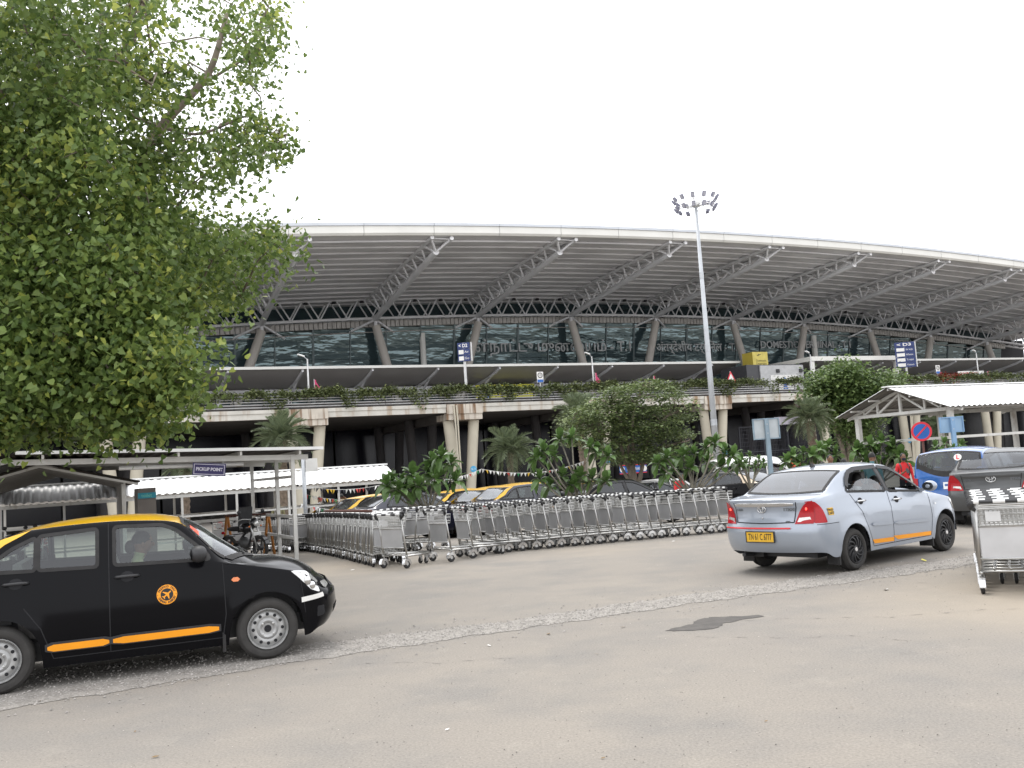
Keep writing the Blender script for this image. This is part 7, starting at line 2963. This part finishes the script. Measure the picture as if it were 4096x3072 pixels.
# orange tiered kiosk roof
p = at(1712, 1000, 41)
t = thing('orange_kiosk', 'orange kiosk with a stepped roof behind the bushes right of the grey board', 'kiosk', (p.x, p.y, gz(p.x, p.y)), PHI)
OR2 = mat('orange_paint', (.52, .10, .04), .5, 0, .1, 2)
g = G()
g.box(-.8, .8, -.8, .8, 0, 1.15)
part('wall', g, OR2, t)
for k in range(6):
    g = G()
    w = .95 - .13 * k
    g.box(-w, w, -w, w, 1.16 + .09 * k, 1.225 + .09 * k)
    part('roof_tier', g, OR2, t)
g = G()
g.box(-.24, .24, -.24, .24, 1.7, 2.05)
part('turret', g, OR2, t)

# bunting
def bunting(label, pts, n, cols, drop=.15):
    P = [at(*p) for p in pts]
    t = thing('bunting', label, 'bunting', P[0])
    g = G()
    Q = []
    for i in range(n + 1):
        u = i / n * (len(P) - 1)
        k = min(len(P) - 2, int(u))
        f = u - k
        q = P[k].lerp(P[k + 1], f) - P[0]
        q.z -= .3 * 4 * f * (1 - f)
        Q.append(q)
    g.tube(Q, .006, 4)
    part('string', g, WHITE_PAINT, t)
    for i in range(n):
        a, b = Q[i].lerp(Q[i + 1], .12), Q[i].lerp(Q[i + 1], .88)
        c_ = (a + b) / 2 + Vector((rnd.uniform(-.06, .06), rnd.uniform(-.08, .08), -drop))
        g = G()
        d = Vector((0, .004, 0))
        g.add([a, b, c_, a + d, b + d, c_ + d], [(0, 1, 2), (5, 4, 3), (0, 3, 4, 1), (1, 4, 5, 2), (2, 5, 3, 0)])
        part('pennant', g, cols[(i * 7 + (i // 3)) % len(cols)], t)
CW = mat('pennant_white', (.66, .66, .64), .8)
CY = mat('pennant_yellow', (.7, .45, .05), .8)
CR = mat('pennant_red', (.5, .06, .05), .8)
CK = mat('pennant_dark', (.04, .04, .05), .8)
CG = mat('pennant_green', (.05, .25, .1), .8)
bunting('string of small white pennants stretched before the slim palm', [(868, 1026, 36), (1040, 1013, 37), (1262, 996, 38)], 60, [CW, CW, CW, CY, CW, CG, CW, CR])
bunting('string of dark and orange pennants across the white shed roof', [(640, 1046, 33), (880, 1030, 32.5)], 34, [CK, CW, CK, CY, CK, CW, CR])
bunting('lower string of coloured pennants under the white shed roof', [(660, 1068, 33.2), (880, 1052, 33.2)], 36, [CR, CG, CW, CY, CW, CR])
bunting('lowest string of coloured pennants between the canopy posts and the taxis', [(650, 1088, 32.5), (860, 1078, 32.5)], 34, [CW, CR, CW, CG])

# ------------------------------------------------------------------ motorcycles
def motorcycle(label, loc, rz, tank_m):
    t = thing('motorcycle', label, 'motorcycle', loc, rz)
    for nm, x in (('rear_wheel', 0), ('front_wheel', 1.26)):
        w = link(nm, None, t, (x, 0, .30))
        w.empty_display_size = .1
        g = G()
        g.lathe([(.24, -.035), (.275, -.04), (.30, -.015), (.30, .015), (.275, .04), (.24, .035)], 24, 'y', close=True)
        part('tyre', g, TYRE, w, 40)
        g = G()
        g.lathe([(.225, -.03), (.245, -.034), (.245, .034), (.225, .03)], 24, 'y', close=True)
        g.lathe([(.001, -.05), (.06, -.05), (.06, .05), (.001, .05)], 12, 'y')
        for k in range(5):
            a = 2 * PI * k / 5
            g.bar((.05 * math.cos(a), 0, .05 * math.sin(a)), (.235 * math.cos(a), 0, .235 * math.sin(a)), .03, .02)
        part('rim', g, BLACK_PLASTIC, w, 40)
    g = G()
    g.tube([(1.26, .09, .3), (1.05, .09, .78), (.96, .07, 1.0)], .022, 8)
    g.tube([(1.26, -.09, .3), (1.05, -.09, .78), (.96, -.07, 1.0)], .022, 8)
    part('fork', g, DULL_STEEL, t, True)
    g = G()
    g.tube([(.98, 0, .86), (.6, 0, .62), (.35, 0, .42), (0, 0, .3)], .03, 8)
    g.tube([(.98, 0, .80), (.82, 0, .40), (.4, 0, .28)], .025, 8)
    g.tube([(.6, .12, .66), (0, .12, .62)], .014, 6)
    g.tube([(.6, -.12, .66), (0, -.12, .62)], .014, 6)
    part('frame', g, BLACK_PLASTIC, t, True)
    g = G()
    g.ball((.62, 0, .42), (.2, .13, .16), 12, 8)
    g.lathe([(.10, -.17), (.11, -.15), (.11, .15), (.10, .17), (.001, .17)], 14, 'y', (.52, 0, .34))
    part('engine', g, mat('engine_grey', (.10, .10, .10), .5, .5), t, 40)
    g = G()
    g.ball((.72, 0, .80), (.26, .135, .13), 14, 10)
    part('tank', g, tank_m, t, True)
    g = G()
    g.ball((.28, 0, .78), (.34, .12, .065), 12, 8)
    part('seat', g, BLACK_RUBBER, t, True)
    g = G()
    g.tube([(.4, -.16, .26), (.05, -.18, .30), (-.28, -.18, .38)], [.035, .05, .05], 10)
    part('exhaust', g, mat('engine_grey', (.10, .10, .10), .5, .5), t, True)
    g = G()
    rows = [[(.30 * math.cos(a) * 1.08, y, .30 + .30 * math.sin(a) * 1.08) for y in (-.07, 0, .07)] for a in [R(60) + R(100) * i / 8 for i in range(9)]]
    g.grid(rows)
    part('rear_mudguard', g, tank_m, t, True)
    g = G()
    rows = [[(1.26 + .30 * math.cos(a) * 1.08, y, .30 + .30 * math.sin(a) * 1.08) for y in (-.06, 0, .06)] for a in [R(20) + R(120) * i / 8 for i in range(9)]]
    g.grid(rows)
    part('front_mudguard', g, tank_m, t, True)
    g = G()
    g.tube([(.82, .36, .98), (.93, .26, 1.03), (.97, 0, 1.0), (.93, -.26, 1.03), (.82, -.36, .98)], .014, 6)
    part('handlebar', g, DULL_STEEL, t, True)
    for s_ in (-1, 1):
        g = G()
        g.tube([(.90, s_ * .28, 1.03), (.93, s_ * .33, 1.16)], .007, 5)
        g.ball((.93, s_ * .35, 1.2), (.02, .06, .045), 10, 6)
        part('mirror', g, BLACK_PLASTIC, t, True)
        g = G()
        g.ball((1.08, s_ * .17, .84), (.035, .025, .025), 8, 6)
        part('indicator', g, LAMP_AMBER, t, True)
    g = G()
    g.ball((1.06, 0, .92), (.10, .115, .13), 12, 8)
    part('headlamp_cowl', g, tank_m, t, True)
    g = G()
    g.ball((1.13, 0, .90), (.05, .075, .075), 12, 8)
    part('headlamp', g, LAMP_CLEAR, t, True)
    g = G()
    g.box(1.15, 1.165, -.11, .11, .62, .70)
    part('number_plate', g, PLATE_W, t)
    g = G()
    g.ball((-.26, 0, .68), (.04, .06, .04), 8, 6)
    part('tail_lamp', g, LAMP_RED, t, True)
    return t
BIKE_BK = mat('bike_black', (.012, .012, .014), .25, 0, .1, 5, coat=.6)
BIKE_RD = mat('bike_red', (.25, .015, .02), .25, 0, .1, 5, coat=.6)
p = at(497, 1192, 24.0)
motorcycle('black motorcycle parked beside the canopy posts beyond the bonnet of the near taxi', (p.x, p.y, gz(p.x, p.y)), R(-38), BIKE_BK)
g = G()
g.prism([(-.03, 0), (.03, 0), (.10, .62), (.04, .64)], .38, 'y', -.19)
p2 = at(533, 1150, 24.0)
o = link('black_board', g.mesh('black_board', BLACK_PLASTIC), None, (p2.x - .05, p2.y, .68 + gz(p.x, p.y)))
o.rotation_euler = (0, 0, R(-38))
tag(o, 'black slatted board standing upright on the seat of the parked motorcycle', 'board')
for dx, dy, Y, a, m, w in ((428, 1138, 33, -85, BIKE_RD, 'red motorcycle facing the camera, left of two others under the white shed'), (472, 1142, 33, 80, BIKE_BK, 'black motorcycle seen from behind under the white shed'),
                           (508, 1140, 33, -100, BIKE_RD, 'motorcycle facing the camera beside the blue bin under the white shed'), (40, 1130, 25, -60, BIKE_BK, 'motorcycle standing in the tunnel of the shed at the far left'),
                           (95, 1128, 27, -70, BIKE_RD, 'second motorcycle in the tunnel of the shed, right of the far left one')):
    p = at(dx, dy, Y)
    motorcycle(w, (p.x, p.y, gz(p.x, p.y)), R(a), m)
p = at(488, 1142, 34)
t = thing('blue_bin', 'small blue bin standing between the motorcycles under the white shed', 'bin', (p.x, p.y, gz(p.x, p.y)))
g = G()
g.lathe([(.001, 0), (.19, 0), (.23, .62), (.21, .62), (.18, .04)], 16)
part('body', g, SBLUE, t, 40)
g = G()
g.lathe([(.001, .70), (.2, .68), (.24, .63), (.24, .6)], 16)
part('lid', g, mat('green_lid', (.12, .3, .1), .5), t, 40)
# rusty barrier beside the posts
RUST = mat('rusty_orange_paint', (.32, .13, .03), .8, 0, .3, 6)
p = at(582, 1192, 25.2)
t = thing('barrier', 'rusty orange folding barrier with a long brown top bar left of the canopy posts', 'barrier', (p.x, p.y, gz(p.x, p.y)), R(158))
for a, b in (((0, .22, 0), (0, .02, 1.08)), ((0, -.22, 0), (0, -.02, 1.08)), ((1.35, .22, 0), (1.35, .02, 1.08)), ((1.35, -.22, 0), (1.35, -.02, 1.08))):
    g = G()
    g.bar(a, b, .05, .05, (1, 0, 0))
    part('leg', g, RUST, t)
g = G()
g.bar((-.05, 0, 1.1), (1.42, 0, 1.1), .05, .06)
part('top_bar', g, mat('rust_brown_post', (.11, .05, .04), .8), t)
g = G()
g.bar((0, .13, .4), (1.35, .13, .4), .03, .04)
part('cross_bar', g, mat('rust_brown_post', (.11, .05, .04), .8), t)
# slim steel pole carrying a white box
p = at(660, 1105, 28.5)
t = thing('steel_pole', 'slim steel pole with a white box on top just right of the canopy posts', 'pole', (p.x, p.y, gz(p.x, p.y)))
zt = at(655, 990, 28.5).z - gz(p.x, p.y)
g = G()
g.tube([(0, 0, 0), (0, 0, zt)], .06, 10)
part('pole', g, GALV, t, True)
g = G()
g.box(.08, .42, -.05, .05, zt - .42, zt - .02)
part('white_box', g, WHITE_PAINT, t)
# brown pipe lying across the trolley handles
a, b = at(703, 1113, 21.0), at(803, 1117, 19.0)
g = G()
a.z = b.z = 1.075
g.tube([a - a, b - a], .028, 8)
tag(link('brown_pipe', g.mesh('brown_pipe', mat('rust_brown_post', (.11, .05, .04), .8), True), None, a), 'long brown pipe lying on the handles of the receding trolley row', 'pipe')
# white tub and a poster trolley in the front row
# scraps and leaves lying about
def gpt(dx, dy):
    d = ray(dx, dy)
    k = -CAM_H / d.z
    return d.x * k, d.y * k
for dx, dy, s, m, nm, lab, cat in ((1996, 1212, .075, YPAPER, 'paper_scrap', 'yellow wrapper lying on the road in front of the silver saloon front wheel', 'litter'), (1914, 1275, .06, PAPER, 'paper_scrap', 'white paper scrap on the worn road right of the dark stain', 'litter'),
                       (762, 1232, .05, PAPER, 'paper_scrap', 'white paper scrap on the ground left of the nearest trolley', 'litter'), (745, 1222, .03, PAPER, 'paper_scrap', 'tiny white scrap beside the receding trolley row', 'litter'),
                       (1346, 1356, .035, LEAFDRY, 'dry_leaf', 'brown leaf on the road left of the dark stain', 'leaf'), (1185, 1371, .04, LEAFDRY, 'dry_leaf', 'dark curled leaf on the strip in the middle of the road', 'leaf'),
                       (336, 1637, .028, LEAFDRY, 'dry_leaf', 'brown curled leaf at the bottom left of the road', 'leaf'), (292, 1582, .015, LEAFDRY, 'dry_leaf', 'small dark leaf bit on the road at the lower left', 'leaf'),
                       (1303, 1640, .016, LEAFDRY, 'dry_leaf', 'small pale leaf at the bottom middle of the road', 'leaf'), (966, 1578, .02, PAPER, 'paper_scrap', 'thin pale sliver of paper on the road in the lower middle', 'litter'),
                       (1057, 1396, .03, PAPER, 'paper_scrap', 'white sliver of paper just below the worn strip', 'litter'), (1290, 1414, .02, LEAFDRY, 'dry_leaf', 'small brown leaf on the road below the strip', 'leaf'),
                       (88, 1516, .03, LEAFDRY, 'dry_leaf', 'brown leaf on the worn strip behind the near taxi rear wheel', 'leaf'), (1655, 1560, .015, LEAFDRY, 'dry_leaf', 'dark speck of leaf at the lower right of the road', 'leaf'),
                       (1840, 1530, .014, LEAFDRY, 'dry_leaf', 'tiny leaf bit at the far lower right of the road', 'leaf'), (1455, 1170, .05, PAPER, 'paper_scrap', 'pale scrap on the ground in front of the long trolley row', 'litter')):
    x, y = gpt(dx, dy)
    flake(nm, lab, cat, x, y, s, m, rnd.uniform(0, 6))
